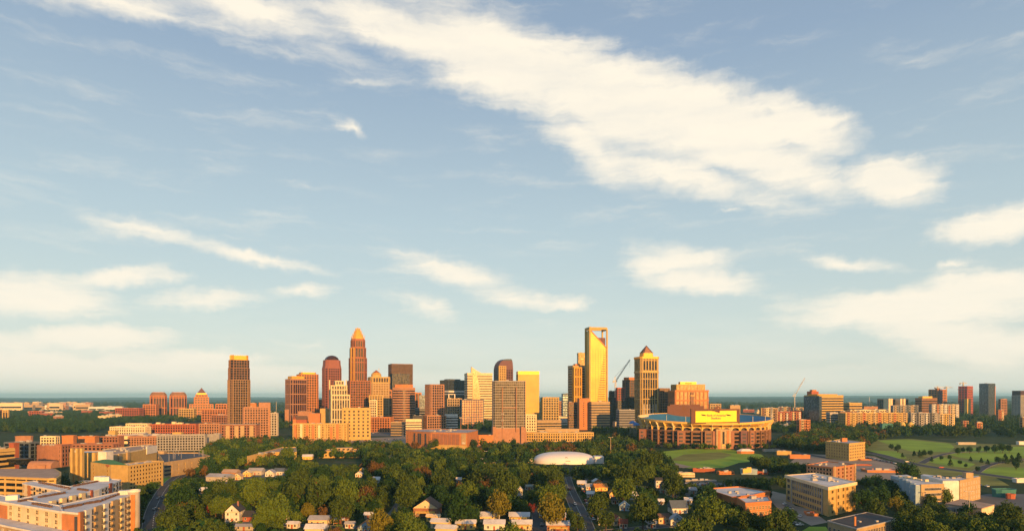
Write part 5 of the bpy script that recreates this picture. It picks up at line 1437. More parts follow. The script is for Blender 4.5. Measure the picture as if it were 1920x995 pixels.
H = 17.3
wb = [tuple(at(1474, 891, H).xy), tuple(at(1553, 913.5, H).xy), tuple(at(1604, 904, H).xy), tuple(at(1530, 887, H).xy)]
b = B('office_block', 'large grey five-storey office with white roof and sunlit yellow end', 'office building', wb, vis=(1474, 1606, 887, 966))
b.prism('wall', wb, 0, H, gold_stone)
b.ring('cornice', offset(wb, .9), offset(wb, -.4), H - 1.4, H + .5, cream); b.prism('roof', offset(wb, -.35), H - .2, H + .15, roofw)
b.units(scl(wb, .8), H + .1, 14, unitm, 2.2)
w0, w1, w2 = [Vector(p) for p in wb[:3]]
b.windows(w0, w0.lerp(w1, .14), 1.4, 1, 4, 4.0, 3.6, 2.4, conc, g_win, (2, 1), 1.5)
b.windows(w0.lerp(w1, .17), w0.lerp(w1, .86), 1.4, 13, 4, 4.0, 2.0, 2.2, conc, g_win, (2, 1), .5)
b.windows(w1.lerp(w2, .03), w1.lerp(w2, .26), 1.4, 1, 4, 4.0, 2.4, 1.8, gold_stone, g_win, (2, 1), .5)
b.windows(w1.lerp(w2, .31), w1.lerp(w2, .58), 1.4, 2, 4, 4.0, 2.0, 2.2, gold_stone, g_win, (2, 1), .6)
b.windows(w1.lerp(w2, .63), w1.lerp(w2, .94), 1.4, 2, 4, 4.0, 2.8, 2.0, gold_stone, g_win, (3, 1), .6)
for t in (.155, .88): 
    e = w1 - w0; q = w0.lerp(w1, t); b.box('pilaster', q.x, q.y, 0, .9, 1.2, H - 1, conc, math.atan2(e.y, e.x))
for k in range(16):
    e = w1 - w0; q = w0.lerp(w1, .17 + .7 * k / 15); b.box('thin_pier', q.x, q.y, H - 7.5, .4, .8, 6, conc, math.atan2(e.y, e.x))
for t in (.29, .605, .97):
    e = w2 - w1; q = w1.lerp(w2, t); b.box('pilaster', q.x, q.y, 0, .8, .9, H - 1, gold_stone, math.atan2(e.y, e.x))
b.done()

H = 13
bb = [tuple(at(1512, 872, H).xy), tuple(at(1562, 877.5, H).xy), tuple(at(1605, 871.5, H).xy), tuple(at(1552, 865.5, H).xy)]
b = B('brick_block', 'four-storey brick block with grey left side behind the white-roofed office', 'office building', bb, vis=(1512, 1605, 865, 896))
b.prism('wall', bb, 0, H, pink); b.roof(bb, H, rooft, orangew, units=4, size=2.5)
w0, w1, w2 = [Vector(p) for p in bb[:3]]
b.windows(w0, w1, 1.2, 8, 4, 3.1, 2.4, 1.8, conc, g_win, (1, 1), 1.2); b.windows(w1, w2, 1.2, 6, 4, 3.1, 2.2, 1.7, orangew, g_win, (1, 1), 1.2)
for t in (.05, .5, .95):
    e = w2 - w1; q = w1.lerp(w2, t); b.box('corner_pier', q.x, q.y, 0, 2.2, 1.2, H + 1.6, tan, math.atan2(e.y, e.x))
b.done()

# orange brick warehouse group
wh = [tuple(at(1322, 917, 7).xy), tuple(at(1372, 933, 7).xy), tuple(at(1412, 929, 7).xy), tuple(at(1444, 922, 7).xy), tuple(at(1385, 913, 7).xy)]
b = B('warehouse', 'low orange brick warehouse with patched pale roof behind the trees', 'warehouse', wh, vis=(1330, 1446, 912, 938))
b.prism('wall', wh, 0, 7, orangew); b.roof(wh, 7, roofw, orangew, units=4, size=2)
for i, a, c_, e, nr, ln in b.sides(wh): b.windows(a, c_, 1.5, max(2, int(ln / 4)), 1, 3, 2.0, 2.6, orangew, g_amber, (2, 2), 1)
b.done()
wh = [tuple(at(1398, 944.5, 8).xy), tuple(at(1446, 941, 8).xy), tuple(at(1440, 931, 8).xy), tuple(at(1382, 934, 8).xy)]
b = B('warehouse', 'orange brick warehouse with rows of bright windows, nearest of the group', 'warehouse', wh, vis=(1392, 1447, 931, 962))
b.prism('wall', wh, 0, 8, orangew); b.roof(wh, 8, roofw, orangew, units=3, size=2)
b.windows(wh[0], wh[1], 1.0, 8, 2, 3.4, 1.4, 2.0, cream, g_amber, (2, 2), 1); b.done()
b = quick('shed', 'small bright orange cube with white roof beside the large grey office', rect(1.5), 1508, 1534, 962, 405, -14, 'plain', orangew, g_dark, roofw, units=0); VIS.append((1506, 1534, 954, 978, 390))
b.box('red_door', b.poly[0][0] + 3, b.poly[0][1] + .1, 0, 2.2, .5, 2.6, redbrick)
dk = [tuple(at(1552, 976, 8).xy), tuple(at(1606, 991, 8).xy), tuple(at(1684, 973, 8).xy), tuple(at(1625, 960, 8).xy)]
b = B('workshop', 'dark flat-roofed workshop with windowed wall at the lower right', 'building', dk, vis=(1552, 1684, 958, 1000))
b.prism('wall', dk, 0, 8, tan); b.roof(dk, 8, roofd, conc, units=2, size=1.2, h=.3)
b.windows(dk[1], dk[2], 2.2, 16, 1, 3, 1.6, 4.0, conc, g_win, (2, 4), 1); b.windows(dk[0], dk[1], 2.2, 6, 1, 3, 1.6, 3.0, conc, g_win, (2, 3), 1); b.done()
b.box('chimney', at(1603, 985, 8).x, at(1603, 985, 8).y, 8, .8, .8, 4.6, orangew)

# U-shaped flats
def z4(p, h): return tuple(at(1560 + p[0] / 5.103, 800 + p[1] / 5.103, h).xy)
H = 15
p1 = [z4((560, 465), H), z4((650, 485), H), z4((800, 560), H), z4((1065, 552), H), z4((1060, 540), H), z4((890, 520), H), z4((720, 458), H)]
b = B('apartment_block', 'pale blue and cream flats wrapped round a yard at the right', 'apartment building', p1, vis=(1672, 1836, 886, 934))
b.prism('wing', p1, 0, H, bluep); b.prism('roof', offset(p1, -.3), H, H + .3, roofw)
p2 = [z4((850, 462), H), z4((1060, 520), H), z4((1215, 520), H), z4((1410, 482), H), z4((1405, 470), H), z4((1160, 492), H), z4((880, 455), H)]
b.prism('wing', p2, 0, H + .2, white); b.prism('roof', offset(p2, -.3), H + .2, H + .5, roofw); FOOT.append(p2)
q0, q1 = Vector(z4((845, 572), H)), Vector(z4((1065, 554), H))
q0, q1 = Vector(p1[2]), Vector(p1[3])
panel('cream_front', q0.lerp(q1, .17), q0.lerp(q1, 1.0), 0, H + .8, tan, .7); b.windows(q0.lerp(q1, .2) + Vector((0, -.7)), q1 + Vector((0, -.7)), 1.5, 7, 4, 3.4, 1.8, 1.7, white, g_win, (2, 1), 2)
r0, r1 = Vector(p2[2]), Vector(p2[3])
panel('cream_front', r0, r1, 0, H + .8, tan, .6); b.windows(r0 + Vector((0, -.6)), r1 + Vector((0, -.6)), 1.5, 8, 4, 3.4, 1.6, 1.7, white, g_win, (2, 1), 1.5)
for a, c_ in ((p1[0], p1[1]), (p1[1], p1[2])): b.windows(a, c_, 1.5, 4, 4, 3.4, 1.5, 1.6, white, g_win, (2, 1), 1.5)
for i in range(4): q = Vector(p1[1]).lerp(Vector(p1[2]), .1 + .25 * i); b.box('blue_bay', q.x, q.y, 0, 2.4, 2.4, H + .8, bluep, .6)
b.units(p1, H + .2, 16, cream, 2); b.units(p2, H + .4, 16, conc, 2)
q = z4((1300, 496), H); b.box('stair_housing', q[0], q[1], H, 5, 4, 4.5, tan); b.done()
# sheds and small blocks on the right
sh = [tuple(at(1774, 944, 5).xy), tuple(at(1840, 953, 5).xy), tuple(at(1863, 946, 5).xy), tuple(at(1802, 936, 5).xy)]
b = B('warehouse', 'long grey warehouse with cream end wall on the blue-grey lot', 'warehouse', sh, vis=(1774, 1863, 935, 958))
b.prism('wall', sh, 0, 5, conc); b.prism('roof', offset(sh, .4), 5, 5.4, rooft); panel('cream_end', sh[1], sh[2], 0, 4.9, cream, .3)
q0, q1 = Vector(sh[0]), Vector(sh[1])
for i in range(8): q = q0.lerp(q1, (i + .5) / 8); e = q1 - q0; b.box('roller_door', q.x, q.y, 0, 3.2, .3, 3.2, greyw, math.atan2(e.y, e.x))
quick('shed', 'low white-roofed shed with orange end between brick block and park', rect(.5), 1614, 1688, 881, 640, -6, 'plain', orangew, g_dark, roofw, units=4)
quick('shed', 'orange painted low shop below the yellow cube block', rect(.3), 1596, 1634, 871, 700, -8, 'plain', redbrick, g_dark, roofred, units=1)
quick('shed', 'small orange hut at the foot of the grey cube wall', rect(.6), 1563, 1574, 847, 800, -8, 'plain', orangew, g_dark, rooft, units=0)
quick('shed', 'orange tiled shop left of the low white-roofed shed', rect(.4), 1610, 1634, 861.5, 760, 0, 'plain', orangew, g_dark, rooft, units=0)
quick('shed', 'bright orange long shed in the middle right trees', rect(.25), 1478, 1519, 853, 780, -4, 'plain', orangew, g_dark, rooft, units=1); VIS.append((1478, 1519, 852, 864, 770))
quick('shed', 'yellow and orange low sheds left of the bright orange long shed', rect(.3), 1455, 1484, 846, 830, -8, 'plain', gold_stone, g_dark, roofw, units=3); VIS.append((1430, 1484, 842, 854, 820))
quick('shed', 'white flat-roofed shed behind the yellow and orange sheds', rect(.3), 1430, 1462, 843, 880, 6, 'plain', conc, g_dark, roofw, units=0)
b = quick('shed', 'oval white tent-roofed hall with orange side on the stadium lawn', cham(.5, .35), 1381, 1414, 846, 850, -4, 'plain', orangew, g_dark, roofw, units=0); VIS.append((1380, 1415, 841, 853, 830))
b.prism('tent_roof', offset(b.poly, .5), b.H + .9, b.H + 3.6, white, top=scl(b.poly, .5))
quick('brick_block', 'red-roofed pink shop row left of the white painted wall blocks', rect(.3), 1298, 1340, 879, 640, -8, 'plain', redbrick, g_dark, rooft, units=8); VIS.append((1282, 1345, 875, 902, 620))
quick('brick_block', 'orange brick low block right of the pink shop row', rect(.4), 1344, 1376, 884, 620, 8, 'grid', orangew, g_amber, roofb, units=2, sp=4); VIS.append((1344, 1376, 884, 897, 610))
quick('shed', 'cream and orange shop fronts left of the pink shop row', rect(.4), 1270, 1302, 887, 600, -6, 'ribbon', cream, g_win, rooft, units=3, fh=3.4)
quick('shed', 'long low white and ochre shop row by the teal lot', rect(.2), 1284, 1343, 901, 560, -4, 'ribbon', conc, g_win, roofg, units=3, fh=3.4, bh=2)
b = quick('house_block', 'blue-grey steep-roofed block with three sunlit square gables painted yellow', rect(.5), 1388, 1420, 880, 620, -10, 'plain', bluep, g_dark, slate, units=0, cat='building'); VIS.append((1366, 1420, 862, 892, 600))
for i, (px_, py_, w_, h_) in enumerate(((1371, 878, 2.6, 4.0), (1392, 884, 3.6, 4.4), (1404, 872, 4.0, 5.6))):
    D_ = 590 + 8 * i; b.box('sunlit_gable', Xat(max(px_, 1391 + 5 * i), 610), 604 + 3 * i + 0 * D_, b.H - 1.5, w_, 2, 1.5 + h_ * .6, yellowp)  # sunlight on the gables put in as yellow paint
quick('shed', 'red-roofed low building right of the blue-grey block', rect(.4), 1420, 1440, 884.5, 620, -20, 'plain', redbrick, g_dark, roofred, units=2); VIS.append((1415, 1470, 878, 892, 610))
quick('shed', 'grey sloping-roofed shed with pink end right of the red-roofed building', rect(.3), 1438, 1470, 882, 640, -14, 'plain', pink, g_dark, roofg, units=0)
quick('shed', 'white low roof at the far right above the blue lot', rect(.4), 1898, 1935, 898, 560, 0, 'plain', white, g_dark, roofw, units=1)
quick('shed', 'dark teal shed with red round end at the right edge lot', cham(.5, .3), 1860, 1905, 918, 480, 8, 'plain', tealm, g_dark, roofd, units=0)
quick('shed', 'orange fabric mound at the right end of the dark teal shed', cham(.8, .5), 1886, 1904, 927, 470, 0, 'plain', redbrick, g_dark, redbrick, units=0)
quick('pavilion', 'long white pavilion roof at the far side of the park lawn', rect(.2), 1793, 1830, 829.5, 1010, -3, 'plain', conc, g_dark, roofw, units=0, cat='pavilion')
quick('pavilion', 'white pavilion at the right edge behind the park trees', rect(.3), 1905, 1940, 828, 1010, -3, 'plain', white, g_dark, roofw, units=0, cat='pavilion')

# ------------------------------------------------------------------ poles and lamps
def pole(name, label, cat, px, pyb, pyt, m, w=.5, head='lamp', D=None, group=None):
    D = D or at(px, pyb).y; x = Xat(px, D); h = Zat(pyt, D)
    r = tag(empty(name, (x, D, 0)), label, cat, group)
    v, f = prism_data([(w / 2 * math.cos(i * 1.0472), w / 2 * math.sin(i * 1.0472)) for i in range(6)], 0, h, [(w * .3 * math.cos(i * 1.0472), w * .3 * math.sin(i * 1.0472)) for i in range(6)])
    link('shaft', mesh('shaft', v, f, m), r)
    if head == 'lamp':
        for dx in (-1, 1): bars('lamp_arm', [((0, 0, h - .2), (dx * 1.8, 0, h), .22)], m, r); bars('lamp_head', [((dx * 1.5, 0, h), (dx * 2.6, 0, h - .05), .5)], steel, r)
    elif head == 'bank':
        bars('lamp_bank', [((-2.4, 0, h), (2.4, 0, h), .5), ((-2.4, 0, h - 1.2), (2.4, 0, h - 1.2), .5)], steel, r)
        for k in range(4): bars('floodlight', [((-2 + k * 1.33, -.4, h - .6), (-2 + k * 1.33, -.7, h - .6), .9)], conc, r)
    elif head == 'antenna':
        for z in (h - 3, h - 12, h - 22):
            for k in range(6): c, s_ = math.cos(k * 1.047), math.sin(k * 1.047); bars('antenna', [((c * 1.6, s_ * 1.6, z - 1.4), (c * 1.6, s_ * 1.6, z + 1.4), .7)], conc, r)
            bars('antenna_ring', [((math.cos(k * 1.047) * 1.6, math.sin(k * 1.047) * 1.6, z), (math.cos(k * 1.047 + 1.047) * 1.6, math.sin(k * 1.047 + 1.047) * 1.6, z), .3) for k in range(6)], conc, r)
    return r
pole('antenna_mast', 'tall pink antenna mast in front of the green-grey glass tower', 'mast', 942, 836, 772, pink, 1.3, 'antenna')
pole('floodlight_mast', 'left pale floodlight mast behind the panelled orange brick block', 'light mast', 864, 812, 782, pink, 1.2, 'bank', 1080, 'floodlight masts')
pole('floodlight_mast', 'right pale floodlight mast behind the panelled orange brick block', 'light mast', 877.5, 811, 782, pink, 1.2, 'bank', 1090, 'floodlight masts')
pole('street_lamp', 'tall tan lamp pole among trees between dome and stadium', 'lamp post', 1145, 861, 819, tan, .9, 'lamp')
pole('street_lamp', 'slim grey lamp mast on the road by the long grey warehouse', 'lamp post', 1817, 968, 920, steel, .5, 'lamp')
pole('street_lamp', 'slim pole before the left end of the curved ochre office', 'lamp post', 1004.5, 838, 813, steel, .7, 'lamp')
pole('street_lamp', 'slim pole before the middle of the curved ochre office', 'lamp post', 1054, 838, 814, steel, .7, 'lamp')
pole('street_lamp', 'slim pole before the right end of the curved ochre office', 'lamp post', 1079.5, 840, 812, pink, .9, 'lamp')
pole('street_lamp', 'blue-grey lamp pole beside the tracks left of the panelled block', 'lamp post', 755.5, 826, 796, steel, .8, 'lamp')
pole('antenna_mast', 'pale thin mast standing on the far plain right of the skyline', 'mast', 1630, 785, 744, white, 2.4, 'none', 2600)
pole('antenna_mast', 'pale mast in the haze between gold-capped tower and paired towers', 'mast', 518, 772, 752, conc, 3, 'none', 2800)
for i, px_ in enumerate((888, 900, 912)): pole('street_lamp', ('farthest','middle','nearest')[i] + ' thin white lamp post of three beside the long white roof', 'lamp post', px_, 860, 845, white, .4, 'lamp')
quick('shed', 'very long low white roof in the trees left of the dome', rect(.08), 876, 1000, 860, 725, 0, 'plain', conc, g_dark, roofw, units=0)
quick('shed', 'long low white roof far left of the dome behind the trees', rect(.1), 710, 775, 855, 735, -4, 'plain', conc, g_dark, roofw, units=0); VIS.append((880, 1000, 857, 864, 700))

# ------------------------------------------------------------------ houses
def house(px, py, wpx, label, mw, mr, rot=0, ratio=1.1, wh=3.2, rh=2.6, axis='x', front=None, porch=None, chimney=False, storeys=1, flat=False, vis=True, cat='house', name='house'):
    """small gabled house; the ridge runs along local x or y"""
    q = at(px, py); D = q.y; w = wpx / F * D; d_ = w * ratio
    r = tag(empty(name, (q.x, D + d_ / 2, 0), R(rot)), label, cat, 'houses among the trees')
    H = wh * storeys
    def add(part, v, f, m): return link(part, mesh(part, v, f, m), r)
    x, y = w / 2, d_ / 2
    v, f = prism_data([(-x, -y), (x, -y), (x, y), (-x, y)], 0, H)
    wall_ = add('wall', v, f, mw)
    ov = .55
    if flat:
        v, f = prism_data([(-x - .3, -y - .3), (x + .3, -y - .3), (x + .3, y + .3), (-x - .3, y + .3)], H, H + .5, [(-x - .3, -y - .3), (x + .3, -y - .3), (x + .3, y * .2), (-x - .3, y * .2)])
        v = [(a, b_, c + (rh * (.0 if b_ < 0 else .8) if c > H else 0)) for a, b_, c in v]
        add('roof', v, f, mr)
    elif axis == 'x':
        v = [(-x - ov, -y - ov, H - .2), (x + ov, -y - ov, H - .2), (x + ov, y + ov, H - .2), (-x - ov, y + ov, H - .2), (-x - ov, 0, H + rh), (x + ov, 0, H + rh)]
        rf = add('roof', v, [(0, 1, 5, 4), (2, 3, 4, 5), (1, 2, 5), (3, 0, 4), (3, 2, 1, 0)], mr)
    else:
        v = [(-x - ov, -y - ov, H - .2), (x + ov, -y - ov, H - .2), (x + ov, y + ov, H - .2), (-x - ov, y + ov, H - .2), (0, -y - ov, H + rh), (0, y + ov, H + rh)]
        rf = add('roof', v, [(0, 4, 5, 3), (1, 2, 5, 4), (3, 2, 1, 0), (2, 3, 5)], mr)
        gb = add('gable', [(-x - .1, -y - ov + .05, H - .1), (x + .1, -y - ov + .05, H - .1), (0, -y - ov + .05, H + rh - .25), (-x - .1, -y - .1, H - .1), (x + .1, -y - .1, H - .1), (0, -y - .1, H + rh - .25)], [(0, 1, 2), (0, 3, 4, 1), (1, 4, 5, 2), (2, 5, 3, 0)], front or mw)
    win = window_mesh(1.1, 1.3, whites, g_win, 1, 2, .1)
    for s in range(storeys):
        for u in (-.3, .3): link('window', win, r, (u * w, -y - .01, .9 + wh * s))
    link('window', win, r, (x + .01, -y * .3, 1.0 + wh * (storeys - 1)), R(90)); link('window', win, r, (-x - .01, -y * .3, 1.0), R(-90))
    link('door', unit(redbrick), r, (0, -y - .03, 0), 0, (1.0, .12, 2.1))
    if axis == 'y' and rh > 2.2: link('gable_window', win, gb, (0, -y - ov, H + .3), 0, (.8, 1, .8))
    if porch:
        v = [(-x * .8, -y - 2.2, 2.5), (x * .8, -y - 2.2, 2.5), (x * .8, -y, 3.1), (-x * .8, -y, 3.1), (-x * .8, -y - 2.2, 2.7), (x * .8, -y - 2.2, 2.7), (x * .8, -y, 3.3), (-x * .8, -y, 3.3)]
        p_ = add('porch', v, [(0, 1, 5, 4), (1, 2, 6, 5), (2, 3, 7, 6), (3, 0, 4, 7), (4, 5, 6, 7), (3, 2, 1, 0)], porch)
        for u in (-.75, .75): link('porch_post', unit(whites), p_, (u * x, -y - 2.0, 0), 0, (.2, .2, 2.5))
    if chimney: link('chimney', unit(brick), rf, (x * .4, .2, H), 0, (.8, .8, rh + 1.2))
    VIS.append((px - wpx * .5, px + wpx * .5, py - (H + rh * .9) / D * F, py - H * .35 / D * F, D)) if vis else None
    FOOT.append([(q.x - x - 1, D - 2), (q.x + x + 1, D - 2), (q.x + x + 1, D + d_ + 1), (q.x - x - 1, D + d_ + 1)])
    return r

house(434, 978, 26, 'dark-roofed house with white front gable and tall white chimney among dark trees', whites, roofd, 4, 1.3, 3.0, 4.0, 'y', whites, storeys=2, chimney=True)
house(468, 977, 25, 'small dark-roofed brick cottage right of the white-gabled house', redbrick, roofd, -4, .9, 2.8, 3.0, 'x')
house(457, 994, 34, 'long low pale-roofed garage in front of the white-gabled house', conc, roofg, 0, .5, 2.4, 1.0, 'x', cat='garage')
house(596, 985, 36, 'grey metal-roofed cream row house, rear of two at lower centre-left', creams, roofg, -2, .8, 3.4, 1.8, 'x')
house(590, 1004, 37, 'grey metal-roofed cream row house, front of two at lower centre-left', creams, roofw, -2, .6, 3.8, 2.0, 'x')
house(637, 981, 26, 'red-shingled cottage with small white gable over its porch', brick, roofred, 0, .9, 3.0, 3.0, 'x', porch=whites)
house(684, 1000, 28, 'pale blue house with orange roof below the yellow round tree', bluep, wall('terracotta_roof', (.50, .20, .07), .9), 4, 1.0, 3.2, 3.2, 'y', bluep)  # roof in plain terracotta orange
house(690, 972, 14, 'tiny white-roofed teal cottage behind the orange-roofed blue house', greens, roofw, 0, 1.0, 2.6, 1.2, 'x')
house(799, 968, 46, 'large brown gabled house with cream gable and orange porch', brick, roofb, -4, 1.0, 5.2, 5.0, 'y', creams, porch=yellowp, storeys=1)
house(812, 977, 24, 'bright orange porch building in front of the large brown gabled house', yellowp, creams, -6, .5, 3.0, 1.2, 'x')
house(826, 990, 34, 'white and grey roofed long house, rear half, below the orange porch', creams, roofw, -12, .7, 3.6, 1.6, 'x')
house(836, 1003, 36, 'white and grey roofed long house, front half, below the orange porch', creams, roofw, -12, .6, 3.6, 1.6, 'x')
house(873, 992, 36, 'yellow bungalow with pale roof and red door right of the dark tree', yellowp, roofw, -2, .6, 3.4, 1.6, 'x', porch=None)
house(918, 978, 36, 'white-roofed cream bungalow, rear left of the lower-centre pair rows', creams, roofw, -2, .7, 3.4, 2.0, 'x', chimney=True)
house(927, 993, 38, 'white-roofed pale bungalow half hidden by a round green tree', whites, roofw, -2, .7, 3.4, 1.8, 'x')
house(974, 978, 37, 'white wavy-roofed cream house with orange bay, rear of the middle pair', creams, roofw, -2, .7, 3.4, 1.8, 'x', porch=yellowp)
house(979, 993, 36, 'white-roofed cream house with yellow porch, front of the middle pair', creams, roofw, -2, .6, 3.4, 1.8, 'x', porch=yellowp)
house(1041, 979, 39, 'white wavy-roofed brick house, rear of the pair beside the side street', brick, roofw, -1, .7, 3.4, 1.8, 'x', porch=creams)
house(1047, 998, 42, 'white-roofed brick house with bright yellow front beside the side street', brick, roofw, -1, .6, 4.2, 1.8, 'x', porch=yellowp)
# neighbourhood right of the street
house(1120, 909, 16, 'orange-fronted white-roofed house among cars right of the street top', creams, roofw, 10, .9, 3.0, 2.2, 'y', orangew)
house(1092, 912, 16, 'pale cream hip-roofed house beside the top of the street', creams, roofw, -8, 1.0, 2.8, 2.0, 'x')
house(1126, 920, 24, 'orange brick house with orange gabled roof right of the street', yellowp, wall('orange_tile_roof', (.52, .22, .06), .9), 10, .8, 3.0, 2.4, 'x')
house(1149, 933, 14, 'small orange gabled house between two dark tree clumps', creams, wall('orange_tile_roof', (.52, .22, .06)), 6, 1.0, 3.0, 2.6, 'y', yellowp)
house(1172, 936, 20, 'yellow-fronted house with orange gable, left of the white-roofed house', yellowp, roofb, 8, .9, 3.0, 2.4, 'y', creams)
house(1186, 936, 16, 'white-roofed house joined to the yellow-fronted house', whites, roofw, 24, 1.0, 3.0, 2.4, 'x')
house(1162, 917, 10, 'tiny pink-roofed cottage at the edge of the wooded slope', whites, rooft, 0, 1.0, 2.8, 2.0, 'x')
house(1154, 944, 12, 'tiny white-walled cottage below the small orange gabled house', whites, roofd, 0, 1.0, 2.8, 1.8, 'x')
house(1172, 957, 18, 'pale blue house with blue roof in the tree gap', bluep, bluep, -8, .9, 3.2, 2.6, 'y', bluep)
house(1158, 985, 18, 'cream gabled house with red-brown roof near the bottom street', creams, roofred, 10, 1.2, 3.0, 2.6, 'y', creams)
house(1170, 990, 14, 'small white red-roofed house beside the cream gabled house', whites, roofred, -10, 1.0, 2.8, 2.2, 'x')
house(1236, 914, 12, 'white two-storey cottage left of the pink shop fronts', whites, roofd, 0, 1.0, 3.0, 2.0, 'x', storeys=2)
house(1244, 924, 10, 'tall narrow pale house right of the white two-storey cottage', greens, roofd, 0, 1.0, 3.0, 2.0, 'y', whites, storeys=2)
house(1256, 928, 12, 'cream narrow house with dark roof in the right neighbourhood', creams, roofd, 0, 1.0, 3.0, 2.0, 'y', creams, storeys=2)
house(1266, 932, 12, 'tan little house behind the big dark-roofed house', creams, roofb, 0, 1.0, 2.8, 2.2, 'x')
house(1274, 962, 30, 'big dark blue-roofed white house with white dormers', whites, slate, 4, .9, 3.4, 4.2, 'x', storeys=1)
house(1245, 981, 20, 'cream hip-roofed house with white windows left of the grey house', creams, roofb, 0, .9, 3.6, 2.0, 'x', storeys=1)
house(1271, 985, 24, 'pale grey gabled house below the big dark-roofed house', whites, roofg, -6, .9, 3.4, 3.0, 'y', bluep)
house(1240, 946, 10, 'tiny white-roofed hut left of the big dark-roofed house', whites, roofw, 0, 1.0, 2.6, 1.4, 'x')
for a in ((1104, 918, 12, 'pale grey-roofed cottage just below the cream hip-roofed house', whites, roofg, 8, 1.0, 2.8, 2.0, 'x'),
          (1108, 932, 13, 'white-roofed cottage lower down the right side of the long street', whites, roofw, -10, 1.0, 2.8, 1.8, 'x'),
          (1114, 948, 14, 'brown-roofed cream cottage beside the lower long street', creams, roofb, 6, 1.0, 2.8, 2.2, 'y'),
          (1121, 967, 14, 'pale white-roofed cottage near the lower end of the long street', whites, roofw, 12, 1.0, 2.8, 2.0, 'x'),
          (1131, 984, 15, 'grey-roofed white cottage at the bottom beside the long street', whites, roofg, -8, 1.0, 3.0, 2.2, 'x'),
          (1199, 948, 13, 'small tan-roofed house below the white-roofed joined house', creams, rooft, 10, 1.0, 2.8, 2.0, 'x'),
          (1204, 966, 13, 'small white gabled house left of the cream hip-roofed house', whites, roofd, -6, 1.1, 3.0, 2.6, 'y'),
          (1222, 990, 16, 'pale-roofed bungalow at the bottom below the cream hip-roofed house', whites, roofw, 0, .8, 3.0, 1.8, 'x'),
          (1292, 945, 13, 'white-roofed cottage right of the big dark-roofed house', whites, roofw, -14, 1.0, 2.8, 1.8, 'x'),
          (1300, 925, 12, 'sage-walled cottage below the pink shop row', greens, roofg, 8, 1.0, 2.8, 2.0, 'x'),
          (548, 990, 20, 'white-roofed garage left of the grey metal-roofed row houses', whites, roofw, -6, .7, 2.6, 1.2, 'x'),
          (535, 973, 14, 'small teal-walled cottage in shade left of the row houses', greens, slate, 4, 1.0, 2.8, 2.2, 'y'),
          (655, 990, 16, 'pale-roofed shed between the red-shingled cottage and blue house', whites, roofg, 0, .8, 2.6, 1.2, 'x'),
          (380, 925, 13, 'white-roofed cottage by the red tree at lower left', whites, roofw, 10, 1.0, 2.8, 1.8, 'x')):
    house(*a)
# grey roofs on the clearing at centre left
house(408, 902, 44, 'wide grey-roofed low hall on the lot at centre left', conc, roofg, -10, .6, 4.0, 2.2, 'x', cat='hall')
house(430, 893, 28, 'pink-grey roofed hall behind the wide grey-roofed hall', pink, rooft, -8, .6, 4.0, 2.4, 'x', cat='hall')
house(444, 899, 14, 'cream gabled house at the middle of the clearing', creams, rooft, 0, .9, 3.4, 2.6, 'y', creams)
house(462, 893, 14, 'pale yellow gabled house right of the cream gabled house', yellowp, creams, 4, .9, 3.4, 2.6, 'y', creams)
house(478, 890, 26, 'grey-brown roofed long house behind the clearing', conc, roofg, -2, .6, 4.0, 2.4, 'x')
house(505, 893, 16, 'white two-gabled house right of the clearing', whites, roofg, 0, .9, 3.8, 2.6, 'y', whites)
house(522, 890, 18, 'dark-roofed white house at the right end of the clearing', whites, slate, -6, .9, 3.4, 2.8, 'x')
house(575, 861, 18, 'pale-roofed house with orange wall right of the ochre school', yellowp, roofw, 6, .8, 3.6, 2.2, 'x')
house(672, 894, 12, 'tiny white house in the tree gap right of the tan block', whites, roofw, 0, .9, 3.0, 2.2, 'y', whites)
house(678, 886, 8, 'tiny orange-walled hut above the tiny white house', yellowp, creams, 0, .9, 3.0, 2.0, 'y', yellowp)
house(705, 905, 12, 'small white house among brown trees left of centre', whites, roofw, 0, .9, 3.0, 2.2, 'x')
house(860, 905, 9, 'tiny white roof deep in the centre trees', whites, roofw, 0, .9, 3.0, 1.8, 'x')
house(975, 934, 9, 'narrow white house at the tree edge right of the yellow tree', whites, roofw, 0, 1.2, 3.0, 2.4, 'y', whites, storeys=2)
house(992, 918, 16, 'pale green-roofed long shed in the clearing left of the street', conc, greens, 0, .5, 3.0, 1.2, 'x', cat='shed')
house(966, 920, 8, 'small white cottage above the narrow white house', whites, roofw, 0, 1.0, 3.0, 2.0, 'y', whites)

# ------------------------------------------------------------------ cars
def car_mesh(m):
    body = [(-2.2, .35), (-2.25, .75), (-2.1, .95), (-1.5, 1.02), (-.95, 1.48), (.55, 1.5), (1.2, 1.02), (2.0, .88), (2.2, .65), (2.15, .35)]
    v, f, ix = [], [], []
    n = len(body)
    for y in (-.88, .88): v += [(x, y * (.82 if z > 1.2 else 1), z) for x, z in body]
    f += [tuple(range(n)), tuple(range(2 * n - 1, n - 1, -1))]; ix += [0, 0]
    for i in range(n):
        f.append(((i + 1) % n, i, n + i, n + (i + 1) % n)); ix.append(1 if i in (3, 5) else 0)
    for x in (-1.35, 1.35):
        for y in (-.9, .7):
            k = len(v)
            for yy in (y, y + .2): v += [(x + .36 * math.cos(t * 1.0472), yy, .36 + .36 * math.sin(t * 1.0472)) for t in range(6)]
            f += [tuple(k + t for t in range(6)), tuple(k + 11 - t for t in range(6))] + [(k + (t + 1) % 6, k + t, k + 6 + t, k + 6 + (t + 1) % 6) for t in range(6)]; ix += [2] * 8
    for y in (-.80, .80):
        k = len(v); s_ = 1 if y > 0 else -1
        v += [(-1.3, y + s_ * .075, 1.04), (.95, y + s_ * .075, 1.04), (.45, y - s_ * .04, 1.44), (-.85, y - s_ * .04, 1.44)]
        f.append((k, k + 1, k + 2, k + 3) if s_ < 0 else (k + 3, k + 2, k + 1, k)); ix.append(1)
    return mesh('car', v, f, [m, g_win, darkw], ix)
cars = {}
